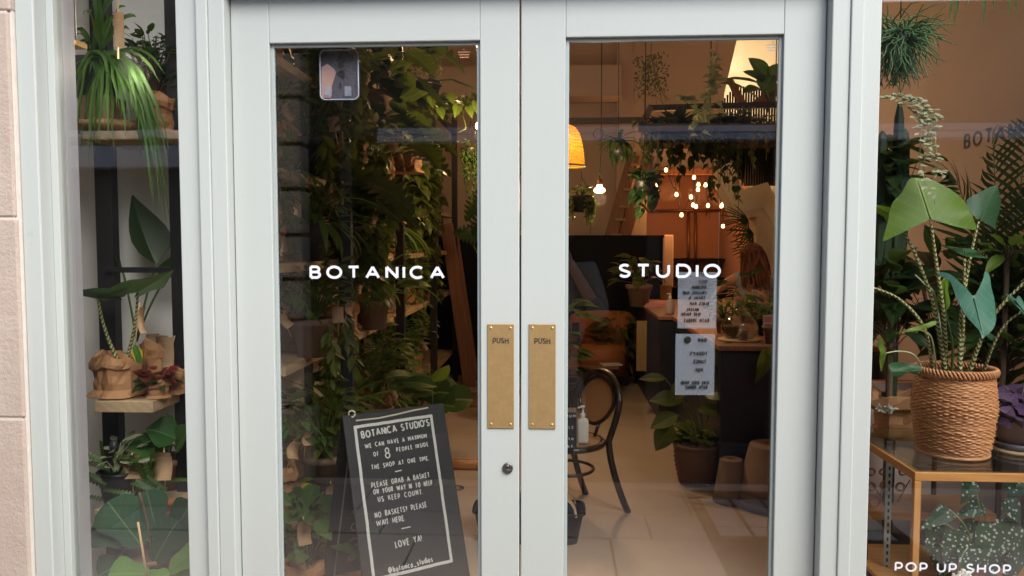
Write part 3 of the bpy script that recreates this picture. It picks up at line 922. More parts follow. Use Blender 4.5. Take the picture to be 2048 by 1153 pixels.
dl = door(X(471)+.002, X(1039.2)-.001, X(547), X(961), at(750, 84, 0).z, "left glazed door with white word BOTANICA and brass push plate", (975, 1028, 648, 857), "BOTANICA", (620, 890, 558, 27), "brass plate on the stile beside the lock")
dr = door(X(1041.2)+.001, X(1642)-.002, X(1129.5), X(1558), at(1345, 72, 0).z, "right glazed door with white word STUDIO and brass push plate", (1058, 1111, 648, 858), "STUDIO", (1237, 1441, 556, 28), "brass plate on the stile without a lock")
# mortice cylinder
c = at(1015.5, 936.5, 0)
mb = MB()
mb.lathe([(.0155, 0), (.0155, .004), (.0135, .0055), (.0001, .006)], (0, 0, 0), 28)
mb.v = [V((v.x+c.x, -v.z, v.y+c.z)) for v in mb.v]
lk = mb.build("lock", M['lockm'], dl, auto=radians(30))
mb = MB(); mb.lathe([(.004, 0), (.004, .002), (.0001, .002)], (0, 0, 0), 12)
mb.v = [V((v.x+c.x, -v.z-.006, v.y+c.z+.008)) for v in mb.v]
mb.box(c.x-.010, c.x+.010, -.0066, -.0062, c.z-.0030, c.z-.0020); mb.box(c.x-.008, c.x+.008, -.0066, -.0062, c.z-.0062, c.z-.0054)
mb.build("keyway", M['greypot'], lk)

# ------------------------------------------------------------------ across the passage (met in the glass as a reflection)
opp = thing("opposite_shop", "dark painted shopfront with a rusticated stone pier across the passage", "building", (0, -3, 0))
YO = -2.6
xm = lambda px: at(px, 576, 2.6).x        # mirrored pixel -> x
zm = lambda py: at(1040, py, 2.6).z
mb = MB()
js = [985, 820, 730, 643, 560, 470, 377, 285, 190, 97, 24]
for a, b in zip(js[:-1], js[1:]):
    mb.box(-2.15, xm(607 if a < 985 else 622), YO-.35, YO+(.07 if a < 985 else .10), zm(a)+.012, zm(b)-.012)
mb.build("stone_block", M['stone_grey'], opp, False, bevel=.012)
mb = MB(); mb.box(-2.13, xm(603), YO-.35, YO+.02, 0, zm(20)-.02); mb.build("bed_joint", M['terracotta_dark'], opp, False)
mb = MB()
mb.box(xm(603), 4.4, YO-.4, YO-.12, 0, zm(20)-.001)
mb.box(-2.16, 4.4, YO-.4, YO+.05, zm(20), 2.98); mb.box(-4.2, -2.16, YO-.4, YO+.05, zm(20), 3.5)
mb.box(-4.2, -2.16, YO-.4, YO-.12, 0, zm(22)); mb.box(-4.2, -2.16, YO-.12, YO, 0, .75)
for px in (690, 1308, 1560): mb.box(xm(px)-.04, xm(px)+.04, YO-.12, YO, 0, zm(270))
mb.box(xm(603), 4.4, YO-.12, YO+.005, 0, zm(885))
mb.build("shopfront", M['shopgreen'], opp, False, bevel=.004)
mb = MB()
mb.box(-4.2, -2.155, YO-.12, YO+.03, zm(268), zm(253)); mb.box(-4.2, -2.155, YO-.12, YO+.02, zm(330), zm(285)); mb.box(xm(756), 4.4, YO-.12, YO+.03, zm(268), zm(253)); mb.box(xm(756), 4.4, YO-.12, YO+.045, zm(282), zm(269))
mb.build("transom", M['transom'], opp, False, bevel=.006)
mb = MB()
for p0, p1 in ((1135, 1300), (1316, 1480), (760, 960)):
    mb.box(xm(p0), xm(p1), YO+.005, YO+.02, zm(888), zm(882))
mb.box(xm(603), 4.4, YO-.0, YO+.03, 0, zm(962))
mb.build("panel_moulding", M['shopgreen'], opp, False, bevel=.004)
mb = MB(); mb.box(xm(603), 4.4, YO+.031, YO+.075, .003, .035); mb.build("sill_stone", M['flag_b'], opp, False, bevel=.004)
mb = MB(); mb.box(xm(603), 4.4, YO-.10, YO-.09, zm(880), zm(270)); mb.build("pane", M['darkglass'], opp, False)

for d_, px, py, mt in ((dl, 928, 108, 'kraft'), (dr, 1545, 94, 'jumper')):
    mb = MB(); a = at(px, py, YG)
    for k, (w0, w1) in enumerate(((-3, 3), (-18, 19), (-15, 16), (-12, 14))):
        x_ = w0
        while x_ < w1:
            l_ = random.Random(k*31+x_).uniform(2, 5); z_ = a.z - k*.0075 + .01
            mb.box(a.x+x_*px2m(YG)*.65, a.x+min(x_+l_, w1)*px2m(YG)*.65, YG-.0030, YG-.0026, z_, z_+.0035); x_ += l_+1.3
    mb.build("sticker", M[mt], d_, False)

# ================================================================== LEFT WINDOW
def potted(name, label, cat, loc, group=None):
    return thing(name, label, cat, loc, group)
def card(parent, c, w, h, yaw, curve=.25, stick=.12, lines=6, rng=None, name="name_tag", text_on=True, roll=0.0):
    """curled kraft tag with a few scribbled lines, on a stick"""
    mb = MB(); n = 6; c = V(c)
    R0 = V((cos(yaw), sin(yaw), 0)); Nn = V((sin(yaw), -cos(yaw), 0))
    R = R0*cos(roll) + V((0,0,1))*sin(roll); UP = V((0,0,1))*cos(roll) - R0*sin(roll)
    vs, fs = [], []
    for i in range(n+1):
        v = i/n
        for s in (-.5, .5):
            p = c + R*(s*w) + UP*((v-.5)*h) + Nn*(curve*h*(v-.5)**2*2)
            vs += [p, p - Nn*.0012]
    for i in range(n):
        b = i*4
        fs += [(b, b+2, b+6, b+4), (b+1, b+5, b+7, b+3), (b, b+4, b+5, b+1), (b+2, b+3, b+7, b+6)]
    mb.add(vs, fs)
    tg = mb.build(name, M['card'], parent)
    if text_on:
        mb = MB(); rg = rng or random.Random(1)
        for k in range(lines):
            v = .78 - .62*k/max(1, lines-1)
            o = c + UP*((v-.5)*h) + Nn*(curve*h*(v-.5)**2*2 + .0006)
            x = -.38
            while x < .34:
                l = rg.uniform(.06, .2)
                ribbon(mb, [(x*w, 0), ((x+l)*w, rg.uniform(-.002, .002))], .0015, o, R, UP, Nn*.0004)
                x += l+.05
        mb.build("handwriting", M['pinkpot'], tg, False)
    if stick:
        mb = MB(); mb.tube([c - Nn*.004 - UP*(h*.5+stick), c - Nn*.004 + UP*(h*.62)], .0022, 5)
        mb.build("stick", M['bamboo'], parent)
    return tg

# --- near shelving rack
rk = thing("shelving_rack", "narrow steel rack with rough plank shelf behind the left window", "shelving", (X(270, .5), .5, 0))
mb = MB()
for px0, px1, Y in ((196, 229, .56), (343, 371, .55)):
    a, b = X(px0, Y, 600), X(px1, Y, 600)
    mb = MB(); mb.box(a, b, Y, Y+.045, .02, 2.9); mb.build("post", M['steel'], rk, False, bevel=.002)
a, b = X(215, .56), X(352, .55)
for py in (541,):
    mb = MB(); mb.box(a, b, .548, .565, Z(546, .55, 280), Z(535, .55, 280)); mb.build("crossbar", M['steel'], rk, False, bevel=.002)
z = Z(276, .6, 280)
mb = MB(); mb.box(X(180, .45), X(366, .6), .50, .53, z-.012, z+.012); mb.build("crossbar", M['steel'], rk, False, bevel=.002)
# plank with end grain towards the street
Yp = .36
x0, x1 = X(188, Yp, 800), X(305, Yp, 800)
zt1, zt0 = Z(803, Yp, 250), Z(826, Yp, 250)
mb = MB(); mb.box(x0, x1, Yp, .70, zt0, zt1)
mb.build("shelf", M['plank'], rk, False, bevel=.003)
zt2 = Z(262, .40, 260)
mb = MB(); mb.box(X(160, .40, 260), X(366, .40, 260), .40, .70, zt2-.03, zt2)
mb.build("shelf", M['plank'], rk, False, bevel=.003)
zb_ = .62
mb = MB(); mb.box(X(175, .3, 1100), X(384, .3, 1100), .34, .70, zb_-.03, zb_); mb.build("shelf", M['plank'], rk, False, bevel=.003)

# --- ribbon-leaved hanging plant in grey pot on the upper shelf
r = random.Random(11)
Yh = .27
c = at(213, 215, .46)
hp = potted("hanging_plant", "long strap-leaved hoya cascading from a grey pot on the upper shelf", "pot plant", (c.x, .50, zt2))
ptop = Z(118, .5, 213)
mb = pot_mesh((X(205, .52), .52, ptop-.165), .055, .085, .165, False); mb.build("pot", M['greypot'], hp)
lb, sb = MB(), MB()
crown = V((X(208, .50), .50, ptop))
def strapline(pts, w, mbx, r):
    """one long strap leaf along a path"""
    P = [V(p) for p in pts]
    kk = r.randint(0, 900)
    vs, uvs, fs = [], [], []
    n = len(P)
    for i, p in enumerate(P):
        tg = (P[min(i+1, n-1)]-P[max(i-1, 0)]).normalized()
        sd = tg.cross(V((r.uniform(-.1, .1), -1, .25))).normalized()
        nn = sd.cross(tg)
        e = w*.5*min(1, (n-1-i)*.45+.08)*min(1, .55+i*.2)
        vs += [p - sd*e + nn*e*.35, p, p + sd*e + nn*e*.35]
        uvs += [(.05+kk, i/n), (.5+kk, i/n), (.95+kk, i/n)]
    for i in range(n-1):
        fs += [(3*i, 3*i+1, 3*i+4, 3*i+3), (3*i+1, 3*i+2, 3*i+5, 3*i+4)]
    mbx.add(vs, fs, uvs)
def cascade(crown, tip, mid, w, lb, r, n=9):
    a, b, m_ = V(crown), V(tip), V(mid)
    pts = []
    for i in range(n+1):
        t_ = i/n
        p = a*(1-t_)**2 + m_*2*t_*(1-t_) + b*t_**2
        pts.append(p + V((r.uniform(-1, 1), r.uniform(-1, 1), 0))*.004)
    strapline(pts, w, lb, r)
tips = [(150,235),(158,250),(165,180),(170,260),(185,255),(196,262),(208,258),(190,220),(172,310),(188,312),(222,175),(262,262),(300,265),(312,330),(318,372),(305,400),(340,440),(322,420),(335,395),(316,350),(290,300),(284,315),(326,305),(268,140),(330,150),(318,165),(300,235),(290,255),(280,270),(246,260),(310,290),(240,220),(227,300),(296,280),(180,150),(140,150),(308,310),(320,290),(300,330),(275,240)]
tips += [(142,190),(148,215),(152,280),(160,300),(175,330),(192,290),(216,285),(330,445),(312,430),(325,385),(300,350),(268,240),(254,280),(338,300),(336,335),(205,230),(232,215),(200,300)]
for (px, py) in tips:
    Yt = r.uniform(.22, .40)
    tip = at(px, py, Yt)
    mx = (px*.65 + 213*.35) + r.uniform(-8, 8)
    mid = at(mx, min(py, 150) - r.uniform(40, 90), r.uniform(.32, .48))
    cascade(crown + V((r.uniform(-.04, .04), r.uniform(-.04, .04), 0)), tip, mid, r.uniform(.0075, .0125), lb, r)
for (px, py) in [(150,60),(155,85),(185,5),(200,-20),(215,-30),(232,-25),(250,15),(165,30),(240,-10),(190,-40),(262,60),(275,35),(146,75),(226,30)]:
    tip = at(px, py, r.uniform(.3, .5)); mid = at((px+213)/2, min(py, 100)-r.uniform(10, 40), .42)
    cascade(crown + V((r.uniform(-.03, .03), 0, 0)), tip, mid, r.uniform(.010, .018), lb, r)
lb.build("foliage", M['lf_strap'], hp)
mb = MB(); mb.tube([at(236, 118, .30), at(236, -20, .30)], .003, 6); mb.build("stick", M['bamboo'], hp)
card(hp, at(238, 63, .288), .030, .112, .55, .35, 0, 9, r)
# tray and bush behind
r = random.Random(12)
c = at(318, 190, .58)
bp = potted("pot_plant", "dark bushy plant in crumpled paper bag behind the hanging hoya", "pot plant", (c.x, .58, zt2))
paper_bag((c.x, .58, zt2), .07, .15, r).build("paper_bag", M['kraft'], bp)
lb, sb = MB(), MB()
bush(lb, sb, (c.x-.02, .58, zt2+.13), .12, .26, 260, .042, r, OVAL, .6)
lb.build("foliage", M['lf_dark'], bp); sb.build("stem", M['stem_brown'], bp)
mb = MB(); mb.box(X(165, .46, 220), X(222, .46, 220), .44, .56, zt2, Z(192, .46, 190)); 
tag(mb.build("wooden_box", M['plank'], None, False, bevel=.003), "small pale wooden box under the grey hanging pot", "box")
r = random.Random(13)
mb = MB()
def cush(a, i, rr, z): return rr*(1+.05*sin(3*a)), z
c = at(248, 238, .62)
mb.lathe([(.001, 0), (.10, 0), (.15, .02), (.155, .035), (.10, .052), (.001, .055)], (c.x, .54, zt2), 24, fn=cush)
tag(mb.build("sack", M['card'], None), "folded brown sack lying on the upper plank shelf", "sack")

# --- big dark leaf plant against white wall
r = random.Random(14)
Yd = .66
c = at(272, 640, Yd)
dp = potted("alocasia_plant", "alocasia with large dark upright leaves against the white wall", "pot plant", (c.x, Yd, zt1))
lb, sb = MB(), MB()
def blade(mbx, attach, tip, face, L, Wd, prof, bend, fold, rip=.02, cols=3, curl=0.0, m=0):
    d = V(tip)-V(attach)
    mbx.leaf(V(attach), d, V(face), d.length if L is None else L, Wd, prof, bend, fold, rip, cols, m, curl)
base = V((c.x, Yd, zt1+.17))
for (ap, tp, w, face) in (((312, 530), (252, 400), .17, (.75, -.5, .35)), ((246, 545), (224, 425), .11, (-.8, -.6, .2)), ((330, 560), (345, 515), .07, (.2, -.9, .3))):
    A, T = at(*ap, Yd-.05), at(*tp, Yd-.02)
    blade(lb, A, T, face, None, w, LANCE, -.35, .5, .02)
    sb.tube(arc_pts(base, A, .02), .004, 6)
lb.build("leaf", M['lf_dark'], dp); sb.build("stem", M['stem_green'], dp)
c2 = at(305, 655, .66)
mb = MB()
paper_bag((X(322, .60), .60, zt1), .075, .185, random.Random(8), 1.0).build("paper_bag", M['kraft'], dp)
card(dp, at(331, 705, .53), .075, .115, -.25, .1, .0, 8, random.Random(5))
card(dp, at(306, 690, .56), .045, .085, .5, .35, .0, 5, random.Random(6))
for q0, q1, Yq in ((at(345, 690, .53), at(349, 672, .53), 0), (at(304, 690, .57), at(301, 663, .57), 0)):
    mb = MB(); mb.tube([q0, q1], .003, 5); mb.build("stick", M['bamboo'], dp)

# --- zebra-stemmed arrow leaf in paper bag on the plank
r = random.Random(15)
Yz = .46
zpl = potted("alocasia_plant", "zebra-stemmed arrow-leaf plant in brown paper bag on the plank shelf", "pot plant", (X(240, Yz), Yz, zt1))
paper_bag((X(238, Yz, 740), Yz, zt1), .078, .150, r, 1.06, 56).build("paper_bag", M['kraft'], zpl)
sb = MB()
t1, t2 = at(196, 598, Yz-.04), at(275, 585, Yz-.03)
b1, b2 = at(240, 730, Yz), at(249, 730, Yz)
for b_, t_, sg in ((b1, t1, -.012), (b2, t2, .012)):
    q = MB(); q.tube(arc_pts(b_, t_, sg, 8, (1, 0, 0)), [.0075-.0004*i for i in range(9)], 8); q.build("stem", M['stem_zebra'], zpl)
q = MB(); blade(q, t1, at(262, 588, Yz-.10), (0, .3, 1), None, .16, ARROW, -.25, .25, .03); q.build("leaf", M['lf_zeb'], zpl)
q = MB(); q.leaf(t2, at(345, 552, Yz-.14)-t2, V((-.1, .2, 1)), (at(345, 552, Yz-.14)-t2).length*1.05, .17, ARROW, -.15, .22, .03, 3); q.build("leaf", M['lf_zeb'], zpl)
q = MB(); q.leaf(t1 + V((0,0,.004)), at(150, 585, Yz-.10)-t1, V((0, .25, 1)), .12, .13, ARROW, .3, .2, .03, 3); q.build("leaf", M['lf_zeb'], zpl)
q = MB(); q.leaf(at(269, 690, .36), V((.28, 0, -1)), V((.5, -.8, .2)), .072, .034, OVAL, .2, .3, .0, 3); q.build("leaf", M['lf_yellow'], zpl)
mb = MB(); mb.tube([at(267, 722, .37), at(279, 605, .37)], .0024, 5); mb.build("stick", M['bamboo'], zpl)
card(zpl, at(281, 640, .36), .022, .090, .9, .5, 0, 5, r, text_on=False)
# --- small red plant in paper
r = random.Random(16)
rp = potted("pot_plant", "small dark red-leaved plant in torn paper wrap on the plank shelf", "pot plant", (X(313, .43), .43, zt1))
paper_bag((X(311, .43), .43, zt1), .036, .062, r, 1.15, 36).build("paper_bag", M['kraft'], rp)
lb, sb = MB(), MB()
bush(lb, sb, (X(311, .43), .43, zt1+.05), .055, .055, 46, .04, r, OVAL, .75, .5)
lb.build("foliage", M['lf_redleaf'], rp)
lb2 = MB(); bush(lb2, sb, (X(311, .43), .43, zt1+.045), .06, .02, 16, .045, r, OVAL, .7, .2); lb2.build("leaf", M['lf_dark'], rp)
mb = MB()
paper_bag((X(343, .47), .47, zt1), .035, .095, random.Random(77), 1.2, 36); 
mb = paper_bag((X(346, .5), .5, zt1), .032, .09, random.Random(77), 1.2, 36)
tag(mb.build("paper_bag", M['kraft']), "crumpled narrow paper bag beside the red plant and right post", "paper bag")

# --- plants on the low shelf
r = random.Random(17)
Yl = .52
ho = potted("hosta_plant", "glossy ribbed broad-leaf plant below the plank shelf", "pot plant", (X(330, Yl), Yl, zb_))
pot_mesh((X(330, .60), .60, zb_), .05, .07, .12).build("pot", M['terracotta'], ho)
lb, sb = MB(), MB()
b0 = V((X(330, .60), .60, zb_+.12))
for ap, tp, w, face, bend in (((352, 878), (296, 850), .155, (.1, -.55, .85), .5), ((318, 905), (247, 874), .11, (.2, -.5, .8), .4), ((352, 900), (372, 850), .11, (-.3, -.7, .6), .4), ((300, 912), (330, 890), .10, (0, -.7, .6), .5)):
    A, T = at(*ap, Yl-.03), at(*tp, Yl-.08)
    blade(lb, A, T, face, None, w, TULIP, bend, .25, .03); sb.tube(arc_pts(b0, A, .03), .003, 5)
lb.build("leaf", M['lf_pileaf'], ho); sb.build("stem", M['stem_green'], ho)
card(ho, at(264, 932, .42), .062, .085, .2, .4, .1, 7, random.Random(31))
card(ho, at(283, 936, .44), .045, .075, -.6, .5, .1, 5, random.Random(32))
card(ho, at(328, 930, .42), .058, .100, .15, .45, .1, 7, random.Random(33))
r = random.Random(18)
fc = potted("fishbone_cactus", "zigzag-leaved fishbone cactus with pale shoots on the low shelf", "pot plant", (X(230, .42), .42, zb_))
pot_mesh((X(225, .45), .45, zb_), .05, .068, .11).build("pot", M['blackpot'], fc)
lb, sb = MB(), MB()
for k in range(26):
    px, py = r.uniform(185, 345), r.uniform(905, 1000)
    A = at(px, py, r.uniform(.33, .5)); ang = r.uniform(-2.6, -.2)
    lb.leaf(A, V((cos(ang), -.3, -sin(ang)*.6)), V((0, -.7, .7)), r.uniform(.07, .12), r.uniform(.025, .04), FISH, r.uniform(.2, .9), .1, 0, 2)
lb.build("foliage", M['lf_mid'], fc)
lb = MB()
bush(lb, sb, (X(222, .42), .42, zb_+.12), .10, .12, 26, .055, r, LANCE, .5, .6)
lb.build("leaf", M['lf_pale'], fc); sb.build("stem", M['stem_pale'], fc)
mb = MB(); mb.tube([at(221, 1000, .40), at(222, 930, .40), at(228, 905, .40), at(232, 880, .40)], .003, 6)
mb.lathe([(.001, -.02), (.014, -.012), (.016, .004), (.010, .018), (.001, .022)], at(228, 893, .40), 14)
tag(mb.build("plant_marker", M['blackpot']), "black spoon-shaped plant marker beside the black rack post", "marker")

r = random.Random(19)
fg = potted("fiddle_leaf_fig", "fiddle-leaf fig with big dark leathery leaves at the window bottom", "pot plant", (X(285, .22), .24, .42))
pot_mesh((X(285, .26), .26, .41), .06, .09, .10).build("pot", M['terracotta'], fg)
mb = MB(); tr_ = arc_pts((X(287, .26), .26, .48), at(278, 985, .26), .01, 6, (1, 0, 0)); mb.tube(tr_, .005, 6); mb.build("trunk", M['stem_brown'], fg)
def figleaf(ap, tp, w, face, mat, Y0, Y1, bend=.3, fold=.12):
    q = MB(); A, T = at(*ap, Y0), at(*tp, Y1)
    blade(q, A, T, face, None, w, FIDDLE, bend, fold, .03, 4, .1); q.build("leaf", mat, fg)
figleaf((284, 1092), (212, 1005), .150, (.15, -.9, .45), M['lf_fig'], .20, .18)
figleaf((262, 1085), (186, 1050), .135, (-.2, -.85, .4), M['lf_fig'], .22, .17)
figleaf((330, 1090), (372, 1010), .125, (-.15, -.9, .4), M['lf_fig'], .21, .17)
figleaf((318, 1075), (290, 985), .120, (.1, -.8, .6), M['lf_fig'], .27, .25)
figleaf((308, 1125), (345, 1048), .130, (.05, -.95, .3), M['lf_fig'], .19, .15)
figleaf((298, 1150), (214, 1140), .125, (.0, -.6, .8), M['lf_fig_pale'], .15, .11, .5)
figleaf((338, 1140), (398, 1090), .105, (-.1, -.8, .6), M['lf_fig_pale'], .12, .08, .4)
figleaf((342, 1146), (300, 1172), .120, (0, -.7, .8), M['lf_fig_pale'], .12, .08, .5)
figleaf((345, 1150), (400, 1165), .110, (0, -.7, .8), M['lf_fig_pale'], .12, .07, .5)
figleaf((262, 1120), (190, 1150), .12, (-.1, -.8, .5), M['lf_fig'], .24, .2)
mb = MB(); mb.tube([at(276, 1045, .10), at(296, 1165, .12)], .0035, 6); mb.build("stick", M['bamboo'], fg)
r = random.Random(20)
mb = MB()
for k in range(7):
    mb.leaf(at(r.uniform(310, 372), r.uniform(1000, 1020), .36), V((r.uniform(-1, 1), -.3, .2)), V((0, -.5, .8)), .07, .035, OVAL, .9, .4, .05, 3)
tag(mb.build("dry_leaves", M['lf_dry']), "curled dry orange leaves lying behind the fiddle-leaf fig", "leaves", kind='stuff')

# made-up lamp added to brighten the left display, placed at a reflected amber glint
c = at(137, 84, .20)
flamp = thing("fill_lamp", "small amber box lamp added as fill high by the white window reveal", "lamp", c)
mb = MB(); mb.box(c.x-.028, c.x+.030, .19, .25, c.z-.012, c.z+.004); mb.build("housing", M['brass'], flamp, False)
mb = MB()
for k in range(3): mb.box(c.x-.024+k*.017, c.x-.010+k*.017, .183, .1895, c.z-.006, c.z+.003)
mb.build("lens", M['bulb'], flamp, False)
mb = MB(); mb.tube([V((c.x, .24, c.z+.004)), V((c.x, .24, 3.2))], .003, 6); mb.build("cord", M['greymetal'], flamp)
l = bpy.data.lights.new("bulb_light", 'POINT'); l.energy = .55; l.color = (1.0, .88, .74); l.shadow_soft_size = .05  # added fill light for the dark display
lo = bpy.data.objects.new("bulb_light", l); COL.objects.link(lo); lo.parent = flamp; lo.location = (.15, .10, -.06)

# ================================================================== LEFT DOOR VIEW: the deep plant rack along the left wall
RX, TIERS = -1.00, [.34, 1.02, 1.46, 1.86, 2.32]
rk2 = thing("shelving_rack", "long black steel rack crowded with plants along the left wall", "shelving", (-1.3, 3.5, 0))
PY = [1.79, 3.2, 4.7, 6.2]
for y in PY:
    mb = MB(); mb.box(RX-.03, RX+.03, y, y+.05, .012, 3.1); mb.box(-1.70, -1.65, y, y+.05, .012, 3.1); mb.build("post", M['steel'], rk2, False, bevel=.002)
for z in TIERS:
    mb = MB(); mb.box(-1.72, RX-.04, .98, 6.4, z-.04, z); mb.build("shelf", M['plank'], rk2, False, bevel=.004)
mb = MB()
mb.box(RX-.025, RX+.025, 1.79, 6.25, 2.72, 2.76)
mb.build("rail", M['steel'], rk2, False)
# hanging light bar / rail crossing at the top
mb = MB(); zz = Z(212, 4.4, 860)
mb.box(-1.75, X(985, 4.4), 4.38, 4.42, zz-.02, zz+.02)
tag(mb.build("hanging_rail", M['steel']), "thin dark rail crossing the brown wall above the trailing pothos", "rail")

BAY = ["near end of the long rack", "past the rack's first post", "middle of the long rack", "far end of the long rack", "by the rack's last post"]
TN = ["low shelf", "waist-high shelf", "middle shelf", "upper shelf", "top shelf"]
KIND = {
 'fern':   ("fern", "arching narrow-leaved fern", 'lf_mid'),
 'pothos': ("pothos_plant", "trailing heart-leaved pothos", 'lf_olive'),
 'monstera': ("monstera_plant", "dark split-leaf monstera", 'lf_dark'),
 'bush':   ("bushy_plant", "bushy small-leaved green plant", 'lf_mid'),
 'dark':   ("rubber_plant", "dark broad-leaved rubber plant", 'lf_dark'),
 'strap':  ("spider_plant", "strap-leaved spider plant", 'lf_strap'),
 'cal':    ("calathea_plant", "striped oval-leaved calathea", 'lf_cal'),
 'pale':   ("variegated_plant", "pale variegated leafy plant", 'lf_pale'),
 'olive':  ("leafy_plant", "olive green leafy plant", 'lf_olive'),
 'red':    ("coleus_plant", "small red-leaved plant", 'lf_redleaf'),
}
SEEN = {}
def shelf_plant(kind, x, y, z, size, bay, tier, seed, wrap, cards=1, extra=""):
    r = random.Random(seed)
    nm, desc, mt = KIND[kind]
    lab = "%s in %s, %s, %s" % (desc, {'bag': 'kraft paper', 'pot': 'terracotta pot', 'black': 'black pot'}[wrap], TN[tier], BAY[bay])
    while lab in SEEN: lab = lab.replace(' in ', ' spilling from ') if ' in ' in lab else lab + ' too'
    SEEN[lab] = 1
    if y > 3.0: x = min(x, -1.22)
    p = potted(nm, lab, "pot plant", (x, y, z))
    h = .10 + .07*size; rad = .055+.035*size
    if wrap == 'bag': paper_bag((x, y, z), rad, h, r, 1.12, 32).build("paper_bag", M['kraft'], p)
    else: pot_mesh((x, y, z), rad*.75, rad, h, wrap == 'pot', 18).build("pot", M['terracotta' if wrap == 'pot' else 'blackpot'], p)
    lb, sb = MB(), MB()
    b = V((x, y, z+h*.92))
    s = size
    if kind == 'fern':
        for k in range(22):
            a = r.uniform(0, 6.28); el = r.uniform(.35, 1.3); L = .34*s*r.uniform(.7, 1.2)
            tip = b + V((cos(a)*cos(el)*L, sin(a)*cos(el)*L, sin(el)*L*.55 - .10*s*cos(el)))
            pts = arc_pts(b, tip, .10*s, 6)
            sb.tube(pts, .0018, 4, cap=False)
            for j in range(2, 7):
                tg = (pts[j]-pts[j-1]).normalized(); sd = tg.cross(UP).normalized()
                for sg in (-1, 1):
                    lb.leaf(pts[j-1].lerp(pts[j], r.random()), sd*sg + tg*.5 + V((0, 0, -.15)), UP, .075*s*(1-.08*j), .020*s, LANCE, .6, .1, 0, 1)
    elif kind == 'pothos':
        bush(lb, sb, b, .16*s, .16*s, 44, .075*s, r, HEART, .8, .2, .5)
        for k in range(7):
            a = r.uniform(-1.2, 1.2)
            e = V((x + cos(a)*(.14*s+.02), y + sin(a)*.16*s, z+h*.95))
            sb.tube(arc_pts(b, e, .03), .002, 4, cap=False)
            vine(lb, sb, e, r.uniform(.22, .5)*s, int(13*s)+4, .055*s, r, HEART, .8, .16, (.0, 0, 0))
    elif kind == 'monstera':
        for k in range(9):
            a = r.uniform(-1.6, 1.6); el = r.uniform(.3, 1.2); L = .26*s*r.uniform(.8, 1.2)
            A = b + V((cos(a)*cos(el)*L, sin(a)*cos(el)*L, sin(el)*L))
            sb.tube(arc_pts(b, A, .03), .003, 5, cap=False)
            lb.leaf(A, V((cos(a), sin(a), -.4)), V((.3*cos(a), -.5, .9)), .20*s*r.uniform(.8, 1.2), .19*s, MONST, .5, .15, .02, 3)
    elif kind == 'dark':
        for k in range(17):
            hgt = (.08 + .42*k/16)*s; a = k*2.4 + r.random()
            A = b + V((0, 0, hgt))
            lb.leaf(A, V((cos(a), sin(a), .55)), V((-cos(a)*.4, -sin(a)*.4, 1)), .155*s*r.uniform(.8, 1.15), .08*s, OVAL, .5, .22, .01, 2)
        sb.tube([b, b+V((0, 0, .52*s))], .006, 6)
    elif kind == 'strap':
        rosette(lb, b, 34, .40*s, .026*s, r, STRAP, (.35, 1.35), (.9, 2.2))
    elif kind == 'cal':
        for k in range(18):
            a = r.uniform(0, 6.28); el = r.uniform(.3, 1.3); L = .20*s*r.uniform(.6, 1.3)
            A = b + V((cos(a)*cos(el)*L, sin(a)*cos(el)*L, sin(el)*L))
            sb.tube(arc_pts(b, A, .02), .002, 4, cap=False)
            lb.leaf(A, V((cos(a), sin(a), .2)), V((-.2*cos(a), -.45, .9)), .15*s*r.uniform(.8, 1.2), .09*s, OVAL, .6, .2, .02, 2)
    else:
        n, sz, pr, asp = {'bush': (260, .042, OVAL, .55), 'pale': (70, .08, LANCE, .42), 'olive': (110, .08, TULIP, .42), 'red': (90, .05, OVAL, .7)}[kind]
        bush(lb, sb, b, .19*s, .32*s, n, sz*s, r, pr, asp, .4, .7)
        if kind in ('bush', 'olive'):
            for k in range(5):
                e = V((x+.10*s, y+r.uniform(-.15, .15)*s, z+h))
                vine(lb, sb, e, r.uniform(.15, .4)*s, 12, sz*.9*s, r, pr, asp, .2, (.06, 0, 0))
    lb.build("foliage", M[mt], p)
    if sb.v: sb.build("stem", M['stem_green'], p)
    for k in range(cards):
        card(p, V((x+rad*1.0+.03+k*.02, y-.06+.12*k+r.uniform(-.04, .04), z+h*r.uniform(.9, 1.6))), .030+.03*r.random(), .045+.04*r.random(), r.uniform(-.4, 1.5), r.uniform(.1, .8), .06, 5, r, text_on=False, roll=r.uniform(-.6, .6))
    return p

